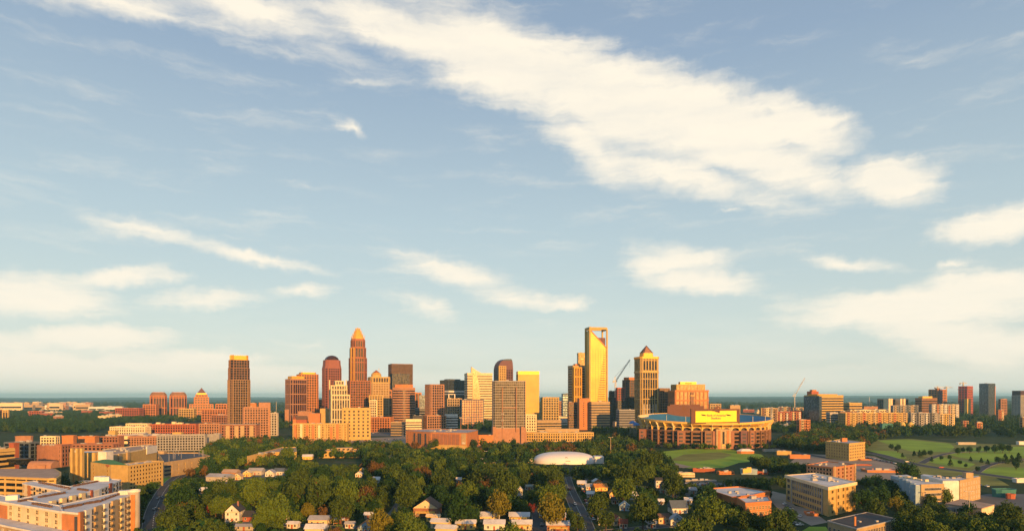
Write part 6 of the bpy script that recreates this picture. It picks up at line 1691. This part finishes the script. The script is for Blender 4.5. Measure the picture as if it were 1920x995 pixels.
for nm, c in (('white', (.75, .75, .73)), ('silver', (.42, .43, .45)), ('black', (.03, .03, .035)), ('red', (.40, .04, .03)), ('blue', (.06, .12, .30)), ('grey', (.18, .19, .20))):
    cars[nm] = car_mesh(wall('car_paint_' + nm, c, .3, .05, .5, metal=.2, spec=.5))
names_ = ['white', 'white', 'silver', 'grey', 'black', 'red', 'blue', 'silver', 'white']
def lot(q0, q1, n, rows, where, rot, gap=6.5):
    a, b_ = at(*q0), at(*q1)
    for r_ in range(rows):
        for i in range(n):
            if random.random() < .22: continue
            p = a.lerp(b_, (i + random.uniform(-.12, .12)) / max(1, n - 1)); nm = random.choice(names_)
            c = link('parked_car', cars[nm], None, (p.x, p.y + r_ * gap, .08), R(rot + random.choice((0, 180)) + random.uniform(-3, 3)))
            tag(c, f'{nm} car parked {where}', 'car', f'{nm} cars parked {where}')
lot((1086, 902), (1096, 930), 8, 1, 'along the wooded side of the long street', 100)
lot((1098, 940), (1112, 975), 7, 1, 'further down beside the long street', 100)
lot((1808, 905), (1850, 912), 7, 2, 'on the blue-grey lot at the right', 80)
lot((1490, 880), (1600, 900), 1, 1, 'by the brick block', 0)
lot((1625, 858), (1680, 869), 14, 4, 'on the crowded lot below the yellow cube block', 60, 8)
lot((1470, 945), (1500, 968), 8, 1, 'beside the large grey office', 60)
lot((1440, 968), (1500, 985), 9, 1, 'in front of the nearest brick warehouse', 20)
lot((700, 812), (745, 803), 16, 3, 'on the road below the domed tan tower', 80, 9)
lot((900, 830), (1100, 830), 34, 3, 'on the gravel lot before the curved ochre office', 85, 9)
lot((570, 829), (750, 824), 30, 2, 'on the gravel lot by the tracks', 85, 9)
lot((400, 898), (432, 889), 9, 3, 'on the lot of the grey-roofed halls', 80, 7)
lot((1290, 909), (1340, 910), 10, 2, 'on the teal lot by the shop row', 70, 7)
lot((262, 935), (255, 955), 8, 1, 'below the round corner tower', 20)
for px_, py_, rot in ((1014, 968, 90), (1016, 985, 88), (292, 955, 80), (299, 935, 70), (1068, 918, 100), (1078, 946, 100), (1700, 866, 0), (1765, 877, -8), (720, 985, 40)):
    p = at(px_, py_); nm = random.choice(names_)
    tag(link('car', cars[nm], None, (p.x, p.y, .16), R(rot)), f'{nm} car driving on the {"side street" if px_ in (1014, 1016) else "road by the park" if px_ > 1600 else "long straight street" if px_ > 1050 else "curved street at the left" if px_ < 320 else "driveway left of the brown house"}', 'car', 'cars on the streets')

# ------------------------------------------------------------------ distant low town at the rim of the plain
towngroup = {}
def far_blocks(x0, x1, y0, y1, n, cols, where, hmin=6, hmax=14, wmin=18, wmax=60):
    for i in range(n):
        px_ = random.uniform(x0, x1); py_ = y0 + (y1 - y0) * random.random(); p = at(px_, py_)
        m, nm = random.choice(cols); w, d_, h = random.uniform(wmin, wmax), random.uniform(14, 26), random.uniform(hmin, hmax)
        ya = .38 + random.uniform(-.05, .1)
        v, f = prism_data([(-w / 2, -d_ / 2), (w / 2, -d_ / 2), (w / 2, d_ / 2), (-w / 2, d_ / 2)], 0, h)
        r = tag(empty('low_building', (p.x, p.y, 0), random.uniform(-.4, .4)), f'{nm} low building {where}', 'building', f'{nm} low buildings {where}')
        link('wall', mesh('wall', v, f, m), r); link('roof', unit(random.choice((roofw, roofg, rooft))), r, (0, 0, h), 0, (w * 1.02, d_ * 1.04, .6))
        for k in range(random.randint(1, 3)): link('roof_unit', unit(unitm), r, (random.uniform(-.35, .35) * w, random.uniform(-.3, .3) * d_, h + .6), 0, (w * .2, d_ * .3, random.uniform(1.5, 4)))
        link('window_strip', unit(g_dark), r, (0, -d_ / 2 - .1, h * .35), 0, (w * .9, .4, h * .22))
WARM = [(cream, 'cream'), (tan, 'tan'), (pink, 'pink'), (white, 'white')]; HOT = [(redbrick, 'red brick'), (orangew, 'orange'), (cream, 'cream'), (pink, 'pink')]
far_blocks(0, 175, 764, 770, 44, WARM, 'in the pale far town at the left horizon', 22, 44, 40, 110)
far_blocks(160, 218, 768, 771, 6, [(white, 'white')], 'in the thin far strip right of the far town', 18, 22, 60, 110)
far_blocks(60, 230, 776, 792, 10, HOT, 'scattered in the dark left woods', 14, 22)
far_blocks(225, 420, 772, 782, 22, HOT, 'around the twin notched towers', 8, 16)
far_blocks(500, 640, 770, 786, 12, WARM, 'below the paired towers')
far_blocks(1400, 1520, 768, 776, 12, HOT, 'behind the orange flats right of the stadium', 8, 16)
far_blocks(1520, 1740, 766, 774, 18, WARM, 'between the offices of the right skyline', 8, 16)
far_blocks(1790, 1920, 772, 790, 30, HOT + WARM, 'on the wooded slope at the far right', 6, 11, 12, 34)
far_blocks(1440, 1500, 797, 806, 10, WARM, 'in front of the orange flats right of the stadium', 6, 9, 14, 40)
far_blocks(1040, 1070, 770, 800, 5, WARM, 'in the street gap left of the ribbed tan tower', 10, 20)
far_blocks(1145, 1200, 785, 805, 7, [(slate, 'blue-grey'), (conc, 'grey')], 'in the shade below the pyramid tower', 10, 18)
far_blocks(700, 800, 772, 800, 8, WARM, 'around the striped round building', 8, 16, 18, 40)
far_blocks(230, 300, 822, 832, 5, HOT, 'among the brick rows at the left', 8, 12)

# ------------------------------------------------------------------ trees
def crown_arrays(seed, nclump, nleaf, ls, shape='round'):
    """leaf-sized quads gathered in uneven clumps; unit radius, unit tree height"""
    rs = np.random.RandomState(seed); V = []
    for c in range(nclump):
        while True:
            p = rs.uniform(-1, 1, 3)
            if .25 < np.linalg.norm(p) < 1: break
        if shape == 'cone':
            t = rs.uniform(0, 1); rr = (1 - t) * .85 + .08; a = rs.uniform(0, 6.283)
            ctr = np.array([rr * math.cos(a) * .75, rr * math.sin(a) * .75, .12 + .84 * t]); cr = .12 + .24 * (1 - t)
        else:
            k = .80 if shape == 'round' else .72
            ctr = np.array([p[0] * k, p[1] * k, .60 + p[2] * .30]); cr = rs.choice([.16, .22, .28, .34, .42]) * rs.uniform(.9, 1.1)
            if shape == 'tall': ctr[0] *= .8; ctr[1] *= .8
        n = int(nleaf * rs.uniform(.6, 1.4))
        d_ = rs.normal(size=(n, 3)); d_ /= np.linalg.norm(d_, axis=1)[:, None]
        r = cr * rs.uniform(.72, 1.08, n) ** .7
        P_ = ctr + d_ * r[:, None] * np.array([1, 1, .62 if shape != 'cone' else .5])
        nrm = d_ + rs.normal(size=(n, 3)) * .55; nrm /= np.linalg.norm(nrm, axis=1)[:, None]
        u = np.cross(nrm, rs.normal(size=(n, 3))); u /= np.linalg.norm(u, axis=1)[:, None]; w = np.cross(nrm, u)
        s_ = ls * rs.uniform(.6, 1.4, n)[:, None]; zs = np.array([1, 1, .62])
        V.append(np.stack([P_ - u * s_ * zs, P_ + w * s_ * .8 * zs, P_ + u * s_ * zs, P_ - w * s_ * .8 * zs], 1))
    return np.concatenate(V).reshape(-1, 3)
def quads_mesh(name, V, mats, idx=None):
    me = bpy.data.meshes.new(name); n = len(V)
    me.vertices.add(n); me.vertices.foreach_set('co', V.astype(np.float32).ravel())
    me.loops.add(n); me.loops.foreach_set('vertex_index', np.arange(n, dtype=np.int32))
    me.polygons.add(n // 4); me.polygons.foreach_set('loop_start', np.arange(0, n, 4, dtype=np.int32))
    for m in mats: me.materials.append(m)
    if idx is not None: me.polygons.foreach_set('material_index', idx.astype(np.int32))
    me.update(calc_edges=True); me.validate(); return me
def trunk_mesh(seed):
    rs = random.Random(seed); v, f = [], []
    def limb(a, b_, r0, r1):
        a, b_ = Vector(a), Vector(b_); d_ = (b_ - a).normalized(); u = d_.cross(Vector((.3, .9, .1))).normalized(); w = d_.cross(u); k = len(v)
        for p, r in ((a, r0), (b_, r1)):
            for i in range(6): v.append(p + (u * math.cos(i * 1.0472) + w * math.sin(i * 1.0472)) * r)
        f.extend([(k + i, k + (i + 1) % 6, k + 6 + (i + 1) % 6, k + 6 + i) for i in range(6)])
    limb((0, 0, 0), (.02, 0, .36), .065, .045); limb((.02, 0, .36), (0, .03, .78), .045, .015)
    for i in range(5):
        a = i * 1.257 + rs.uniform(-.3, .3); limb((.02, 0, .30 + .03 * i), (.55 * math.cos(a), .55 * math.sin(a), .52 + .05 * i), .03, .008)
    return mesh('trunk', v, f, bark)
LEAF = {
 'dark green': leaf('leaf_dark_green', (0.011, 0.035, 0.010), (0.022, 0.060, 0.013)),
 'deep green': leaf('leaf_deep_green', (0.015, 0.047, 0.013), (0.030, 0.077, 0.019)),
 'olive': leaf('leaf_olive', (0.030, 0.056, 0.010), (0.059, 0.095, 0.015)),
 'yellow-green': leaf('leaf_yellow_green', (0.053, 0.097, 0.013), (0.097, 0.144, 0.019)),
 'golden': leaf('leaf_golden', (.10, .105, .012), (.16, .14, .016)),
 'russet': leaf('leaf_russet', (.085, .050, .018), (.13, .075, .022)),
 'red': leaf('leaf_red', (.13, .022, .020), (.20, .040, .030)),
}
CROWN = {}
for i in range(6): CROWN['round', i] = crown_arrays(10 + i, (44, 30, 56, 24, 38, 48)[i], (62, 80, 52, 96, 70, 58)[i], .058)
for i in range(2): CROWN['tall', i] = crown_arrays(30 + i, 40, 62, .062, 'tall')
for i in range(2): CROWN['cone', i] = crown_arrays(40 + i, 34, 50, .060, 'cone')
TR = [trunk_mesh(i) for i in range(3)]
CM = {}
def crown_mesh(kind, i, colour):
    k = (kind, i, colour)
    if k not in CM: CM[k] = quads_mesh('crown', CROWN[kind, i], [LEAF[colour]])
    return CM[k]

ANCH = [(205, 935, 'white-roofed apartment complex'), (250, 880, 'green-roofed hotel'), (345, 870, 'parking garage'), (433, 962, 'white-gabled house'), (468, 968, 'brick cottage'),
 (420, 893, 'grey-roofed halls'), (510, 888, 'white two-gabled house'), (510, 852, 'ochre school'), (638, 855, 'tan four-storey block'), (595, 978, 'grey metal-roofed row houses'), (637, 970, 'red-shingled cottage'),
 (686, 985, 'orange-roofed blue house'), (800, 952, 'large brown gabled house'), (830, 985, 'long white-roofed house'), (873, 980, 'yellow bungalow'), (918, 970, 'white-roofed cream bungalow'), (975, 968, 'middle white-roofed pair'),
 (1043, 975, 'white-roofed brick houses'), (1075, 935, 'long straight street'), (1058, 862, 'white air dome'), (1122, 915, 'orange houses by the street'), (1172, 930, 'yellow-fronted house'), (1172, 952, 'pale blue house'), (1162, 978, 'cream gabled house'),
 (1272, 950, 'dark-roofed house'), (1245, 972, 'cream hip-roofed house'), (1250, 915, 'narrow white cottages'), (1145, 840, 'tan lamp pole'), (1320, 830, 'stadium'), (1320, 885, 'pink shop row'), (1400, 880, 'blue-grey gabled block'), (1385, 925, 'orange brick warehouses'),
 (1540, 930, 'large grey office'), (1558, 880, 'four-storey brick block'), (1585, 840, 'yellow cube block'), (1620, 975, 'dark-roofed workshop'), (1520, 968, 'orange cube shed'), (1690, 910, 'pale blue flats'), (1800, 905, 'cream flats'), (1818, 945, 'grey warehouse'),
 (1700, 845, 'upper park lawn'), (1850, 850, 'right park lawn'), (1770, 868, 'middle park lawn'), (1870, 885, 'lower park lawn'), (300, 940, 'curved left street'), (700, 905, 'small white house'), (860, 905, 'tiny white roof in the centre'), (975, 925, 'narrow white house'), (380, 830, 'dark windowed flats'), (820, 830, 'panelled brick block'), (120, 890, 'barrel-vaulted office')]
TREES = []   # (root, colour, form, size word, px, py)
def tree(x, y, r, h, colour, form='round'):
    n = len(TREES); ki = n % (6 if form == 'round' else 2)
    e = empty('tree' if form != 'cone' else 'conifer_tree', (x, y, 0), random.uniform(0, 6.28)); e.scale = (r, r, h)
    link('trunk', TR[n % 3], e); link('crown', crown_mesh(form, ki, colour), e)
    px, pt = pix(x, y, h); _, pb = pix(x, y, h * .3)
    VISW = r / y * F
    TREES.append((e, colour, form, 'small' if r < 4.2 else 'big' if r > 7.4 else 'medium', px, (pt + pb) / 2))
    return e
TPOS = []
def ptree(px, ptop, wpx, colour, form='round', asp=1.15):
    """a tree the photo shows: column of its middle, row of its top, width of its crown"""
    D = 88821.0 / (ptop - HZ)
    for _ in range(12):
        h = wpx * asp / F * D; D = (CH - h) * F / (ptop - HZ)
    h = wpx * asp / F * D; r = wpx / 2 / F * D
    x = Xat(px, D); tree(x, D, r, h, colour, form); TPOS.append((x, D, r))
for a in [(342, 905, 62, 'dark green'), (316, 952, 48, 'olive'), (300, 985, 40, 'deep green'), (366, 935, 44, 'olive'), (423, 893, 52, 'olive'), (400, 905, 40, 'dark green'), (478, 891, 58, 'yellow-green'), (512, 925, 66, 'yellow-green'),
          (490, 958, 40, 'yellow-green'), (395, 940, 22, 'red'), (400, 970, 64, 'olive'), (578, 943, 28, 'golden'), (566, 890, 56, 'olive'), (600, 900, 58, 'olive'), (650, 895, 54, 'yellow-green'), (690, 893, 46, 'olive'), (640, 925, 54, 'olive'),
          (712, 955, 54, 'golden'), (758, 957, 50, 'yellow-green'), (735, 868, 40, 'olive'), (790, 873, 38, 'russet'), (765, 880, 50, 'olive'), (830, 876, 50, 'olive'), (765, 902, 52, 'olive'), (858, 915, 64, 'dark green', 'tall'), (934, 917, 54, 'golden'),
          (875, 902, 44, 'yellow-green'), (905, 905, 40, 'deep green'), (960, 978, 56, 'yellow-green'), (1036, 927, 58, 'golden'), (1030, 905, 50, 'yellow-green'), (996, 942, 20, 'red'), (985, 945, 24, 'olive'), (1083, 960, 36, 'olive'), (900, 873, 54, 'olive'), (945, 878, 60, 'olive'),
          (1118, 923, 48, 'olive', 'tall'), (1136, 955, 36, 'olive'), (1180, 862, 56, 'olive'), (1215, 845, 50, 'olive', 'tall'), (1168, 892, 50, 'yellow-green'), (1205, 925, 60, 'olive'), (1150, 868, 22, 'yellow-green'), (1262, 885, 46, 'olive'), (1330, 930, 60, 'yellow-green'),
          (1310, 955, 60, 'olive'), (1400, 955, 44, 'olive'), (1455, 955, 54, 'olive'), (1290, 970, 50, 'yellow-green'), (1480, 950, 34, 'deep green'), (1703, 865, 40, 'deep green'), (1680, 930, 30, 'golden'), (1745, 925, 26, 'olive'), (1770, 915, 32, 'yellow-green'),
          (1760, 975, 44, 'yellow-green'), (1720, 958, 50, 'olive'), (1690, 965, 40, 'deep green'), (1840, 965, 34, 'olive'), (1800, 970, 44, 'olive'), (1640, 935, 44, 'olive'), (1620, 915, 40, 'deep green'), (1650, 905, 40, 'deep green'),
          (1747, 855, 9, 'dark green', 'cone'), (1782, 860, 11, 'dark green', 'cone'), (1692, 848, 8, 'dark green', 'cone'), (1714, 844, 9, 'dark green', 'cone'), (1724, 843, 12, 'dark green', 'cone'), (1732, 842, 12, 'dark green'), (1744, 843, 10, 'dark green'), (1683, 832, 14, 'dark green'), (1671, 831, 10, 'dark green'),
          (1885, 850, 16, 'dark green', 'cone'), (1872, 855, 12, 'dark green'), (1897, 852, 14, 'dark green', 'cone'), (1910, 848, 18, 'dark green', 'cone'), (1905, 862, 16, 'dark green'), (1833, 873, 10, 'dark green'), (1811, 868, 7, 'dark green'), (1840, 857, 9, 'dark green', 'cone'), (1852, 860, 9, 'dark green', 'cone'), (1800, 862, 8, 'dark green'),
          (1820, 855, 8, 'dark green', 'cone'), (1765, 853, 8, 'deep green'), (1780, 852, 8, 'deep green'), (1795, 838, 12, 'deep green'), (1805, 837, 10, 'deep green'), (1818, 836, 12, 'deep green'), (1835, 835, 12, 'deep green'), (1850, 834, 12, 'deep green'), (1865, 833, 14, 'deep green'), (1880, 830, 16, 'deep green'), (1892, 832, 14, 'dark green')]:
    ptree(*a)

def inside(p, poly):
    c = False; n = len(poly)
    for i in range(n):
        (x1, y1), (x2, y2) = poly[i], poly[i - 1]
        if (y1 > p[1]) != (y2 > p[1]) and p[0] < (x2 - x1) * (p[1] - y1) / (y2 - y1) + x1: c = not c
    return c
FB = [(min(q[0] for q in f), max(q[0] for q in f), min(q[1] for q in f), max(q[1] for q in f), f) for f in FOOT]
TANEL = math.tan(R(SUN_EL)); SDX, SDY = math.sin(R(SUN_SIDE)), math.cos(R(SUN_SIDE))
LIT = []
for x0, x1, y0, y1, f in FB:
    big = (x1 - x0) > 22 and y0 < 620
    LIT.append((5.0, True) if big else (2.2, True) if y0 < 430 else (3.5, False))
CLEAR = [[at(*q).xy for q in pl] for pl in (
 [(395, 907), (440, 880), (545, 876), (562, 895), (520, 902), (410, 917)], [(500, 828), (660, 812), (745, 799), (795, 801), (1115, 824), (1120, 836), (880, 840), (560, 835)],
 [zc8(p) for p in [(0, 125), (250, 100), (600, 105), (900, 150), (960, 200), (700, 225), (560, 270), (250, 275), (20, 230)]],
 [zc8(p) for p in [(220, 420), (490, 400), (760, 440), (700, 470), (400, 460), (230, 445)]], [zc8(p) for p in [(1000, 480), (1120, 510), (1200, 610), (1330, 640), (1500, 760), (1350, 790), (1050, 640), (960, 540)]],
 [zc4(p) for p in [(300, 225), (440, 120), (760, 112), (1130, 150), (1837, 165), (2300, 170), (2300, 560), (1700, 520), (1300, 455), (850, 410), (640, 320)]],
 [zc4(p) for p in [(1230, 690), (1480, 640), (1900, 640), (2300, 700), (2300, 985), (1700, 890), (1010, 775)]], [(1480, 868), (1530, 872), (1620, 905), (1670, 900), (1700, 880), (1640, 855), (1500, 850)], [(352, 987), (372, 968), (414, 970), (422, 990), (360, 1012)])]
def free(x, y, r, h, margin=.55, roadm=.7):
    for x0, x1, y0, y1, f in FB:
        if x0 - r * margin < x < x1 + r * margin and y0 - r * margin < y < y1 + r * margin:
            if inside((x, y), f) or any((Vector((x, y)) - Vector(q)).length < r * margin for q in f): return False
            for i in range(len(f)):
                a, b_ = Vector(f[i - 1]), Vector(f[i]); e = b_ - a; t = max(0, min(1, (Vector((x, y)) - a).dot(e) / max(e.length_squared, 1e-6)))
                if (a + e * t - Vector((x, y))).length < r * margin: return False
    for q, hw in ROADS:
        for p in q:
            if abs(p.x - x) < hw + r and abs(p.y - y) < hw + r + 14:
                for i in range(len(q) - 1):
                    a, b_ = q[i], q[i + 1]; e = b_ - a; t = max(0, min(1, (Vector((x, y)) - a).dot(e) / e.length_squared))
                    if (a + e * t - Vector((x, y))).length < hw + r * roadm: return False
                break
    if any(inside((x, y), c) for c in CLEAR): return False
    if y < 720:     # keep the low sun on the walls that the photo shows lit
        for (x0, x1, y0, y1, f), (low, key) in zip(FB, LIT):
            if not key or y > y1 or abs(x - (x0 + x1) / 2) > 140 or y0 - y > 100: continue
            t = max(0.0, y0 - y) * .5; tmax = (h - low) / TANEL
            while t < tmax:
                if x0 - r * .5 < x - SDX * t < x1 + r * .5 and y0 < y + SDY * t < y1 and inside((x - SDX * t, y + SDY * t), f): return False
                t += 4
    px, pt = pix(x, y, h); hw = r / y * F * .8; _, pb = pix(x, y, h * .15)
    for a, b_, c, d_, D in VIS:
        if y < D + 3 and a - hw < px < b_ + hw and pt < d_ and pb > c: return False
    return True
GRID = {}
def spaced(x, y, r):
    k = (int(x // 14), int(y // 14))
    for i in (-1, 0, 1):
        for j in (-1, 0, 1):
            for (u, v_, q) in GRID.get((k[0] + i, k[1] + j), ()):
                if math.hypot(u - x, v_ - y) < (r + q) * .62: return False
    return True
def put(x, y, r): GRID.setdefault((int(x // 14), int(y // 14)), []).append((x, y, r))
for t in TPOS: put(*t)
# zones where trees stand: polygon in photo columns/rows of the ground, how thick, colours
Z_ = [([(262, 925), (330, 892), (395, 872), (470, 868), (600, 872), (700, 862), (1000, 868), (1060, 880), (1062, 905), (1080, 940), (1100, 1120), (240, 1120)], 1.0, ['olive'] * 5 + ['deep green'] * 3 + ['yellow-green'] * 4 + ['dark green'] * 5 + ['russet']),
      ([(1064, 890), (1130, 870), (1250, 870), (1275, 900), (1330, 925), (1420, 960), (1480, 975), (1500, 1120), (1110, 1120)], .8, ['olive'] * 4 + ['deep green'] * 4 + ['yellow-green'] * 2 + ['dark green'] * 2),
      ([(1605, 905), (1660, 925), (1720, 940), (1780, 945), (1900, 985), (1950, 1100), (1690, 1100), (1690, 960)], 1.0, ['olive'] * 4 + ['deep green'] * 3 + ['yellow-green'] * 2),
      ([(0, 935), (60, 925), (130, 905), (200, 905), (215, 925), (130, 925)], .7, ['deep green', 'dark green']),
      ([(1275, 900), (1480, 900), (1480, 950), (1400, 935), (1330, 920)], .8, ['deep green', 'olive', 'dark green']),
      ([(1400, 860), (1480, 862), (1520, 880), (1500, 905), (1420, 895)], .7, ['deep green', 'dark green', 'olive'])]
zp = [([at(*q).xy for q in pl], d_, c) for pl, d_, c in Z_]
rng = random.Random(11)
cand = []
for pl, dn, cs in zp:
    xs = [q[0] for q in pl]; ys = [q[1] for q in pl]
    for _ in range(int((max(xs) - min(xs)) * (max(ys) - min(ys)) / 45 * dn)):
        x, y = rng.uniform(min(xs), max(xs)), rng.uniform(min(ys), max(ys))
        if y < 262 or abs(Xat(960, y) - x) > y * .80 + 12: continue
        if inside((x, y), pl): cand.append((x, y, rng.uniform(4.2, 8.8), rng.choice(cs)))
NEAR, FARW = [], []
for x, y, r, c in cand:
    h = r * rng.uniform(1.75, 2.35); 
    ok = False
    for k in (1.0, .6, .38):
        if spaced(x, y, r * k) and free(x, y, r * k, h * k): ok = True; break
    if not ok: continue
    put(x, y, r * k); NEAR.append((x, y, r * k, h * k, c))
NEAR.sort(key=lambda t: -(t[2] / t[1]) + (0 if t[1] > 300 else 1))
keep = max(0, 300 - len(TREES))
for x, y, r, h, c in NEAR[:keep]: tree(x, y, r, h, c, rng.choice(('round', 'round', 'round', 'tall')))
FARW += NEAR[keep:]

# ---- labels: look, then the nearest landmark, then (only if needed) the order among those left
from collections import defaultdict
def side_of(px, py, a):
    dx, dy = px - a[0], py - a[1]
    if abs(dx) > abs(dy) * 1.3: return 'right of' if dx > 0 else 'left of'
    return 'in front of' if dy > 0 else 'behind'
lab = defaultdict(list)
for t in TREES:
    e, colour, form, size, px, py = t
    a = min(ANCH, key=lambda q: (q[0] - px) ** 2 + ((q[1] - py) * 1.8) ** 2)
    kind = 'conifer' if form == 'cone' else 'upright tree' if form == 'tall' else 'round tree'
    lab[f'{size} {colour} {kind} {side_of(px, py, a)} the {a[2]}'].append(t)
ORD = ['first', 'second', 'third', 'fourth', 'fifth', 'sixth', 'seventh', 'eighth', 'ninth', 'tenth', 'eleventh', 'twelfth']
for k, ts in lab.items():
    ts.sort(key=lambda t: t[4])
    for i, t in enumerate(ts):
        q_ = k if len(ts) == 1 else f'{k}, {ORD[i]} from left'
        if len(q_.replace('-', ' ').split()) > 16: q_ = q_.replace(' round tree', ' tree').replace(' upright tree', ' tree').replace('in front of', 'before')
        tag(t[0], q_, 'tree', 'trees of the wooded neighbourhoods')

# ---- the woods that read as one mass
WC = ['dark green', 'deep green', 'olive', 'yellow-green', 'russet']
small = [crown_arrays(60 + i, 20, 26, .115) for i in range(4)]
def woodland(name, items):
    Vs, Is = [], []
    rs = np.random.RandomState(5)
    for x, y, r, h, c in items:
        b_ = small[rs.randint(4)]; a = rs.uniform(0, 6.283); co, si = math.cos(a), math.sin(a)
        P_ = b_ * np.array([r, r, h]); Q_ = np.empty_like(P_)
        Q_[:, 0] = P_[:, 0] * co - P_[:, 1] * si + x; Q_[:, 1] = P_[:, 0] * si + P_[:, 1] * co + y; Q_[:, 2] = P_[:, 2] * 1.05 - h * .12
        Vs.append(Q_); Is.append(np.full(len(Q_) // 4, WC.index(c) if c in WC else 3))
    link(name, quads_mesh(name, np.concatenate(Vs), [LEAF[c] for c in WC], np.concatenate(Is)))
    tag(bpy.data.objects[name], kind='stuff')
def scatter(pl, n, cs, rmin, rmax, test=True, k=.62):
    pw = [at(*q).xy for q in pl]; xs = [q[0] for q in pw]; ys = [q[1] for q in pw]; out_ = []
    for _ in range(n * 6):
        if len(out_) >= n: break
        x, y = rng.uniform(min(xs), max(xs)), rng.uniform(min(ys), max(ys))
        if not inside((x, y), pw) or abs(x) > y * .82 + 20: continue
        r = rng.uniform(rmin, rmax); h = r * rng.uniform(1.7, 2.3)
        if test and not (spaced(x, y, r) and free(x, y, r, h)): continue
        put(x, y, r); out_.append((x, y, r, h, rng.choice(cs)))
    return out_
OL = ['olive'] * 4 + ['deep green'] * 3 + ['yellow-green'] * 2 + ['dark green'] * 2 + ['russet']
FARW += scatter([(380, 868), (395, 838), (470, 828), (560, 836), (760, 842), (1000, 841), (1120, 836), (1110, 812), (1190, 806), (1230, 845), (1255, 870), (1060, 880), (1000, 868), (600, 872)], 1500, OL, 4.5, 7.5)
FARW += scatter([(1440, 838), (1520, 815), (1640, 808), (1660, 822), (1620, 846), (1540, 850), (1450, 842)], 600, OL, 5, 8)
FARW += scatter([(1240, 842), (1450, 842), (1450, 838), (1240, 838)], 50, ['olive', 'yellow-green', 'deep green'], 3, 5, False)
woodland('woodland', FARW)
DW = ['dark green'] * 5 + ['deep green'] * 3 + ['olive']
FW = scatter([(-60, 812), (-60, 773), (200, 773), (420, 779), (440, 786), (330, 792), (220, 797), (180, 812)], 3400, DW, 5, 8.5, False)
FW += scatter([(500, 812), (505, 775), (640, 775), (560, 800)], 200, DW, 6, 10)
FW += scatter([(780, 806), (860, 792), (930, 790), (930, 812), (800, 806)], 160, DW, 6, 10)
FW += scatter([(1520, 812), (1530, 788), (1700, 788), (1720, 812), (1640, 806)], 420, ['deep green', 'olive', 'dark green'], 6, 10)
FW += scatter([(1640, 822), (1700, 800), (1790, 790), (1800, 772), (1990, 768), (1990, 822), (1780, 820)], 1300, ['deep green', 'olive', 'dark green'], 7, 11)
FW += scatter([(1436, 812), (1440, 797), (1530, 794), (1540, 812)], 140, ['deep green', 'olive', 'dark green'], 5, 8)
woodland('far_woods', FW)
HZW = scatter([(-100, 764), (-100, 756), (2020, 756), (2020, 768), (1300, 772), (900, 770), (250, 768)], 3000, DW, 8, 15, False)
woodland('horizon_woods', HZW)
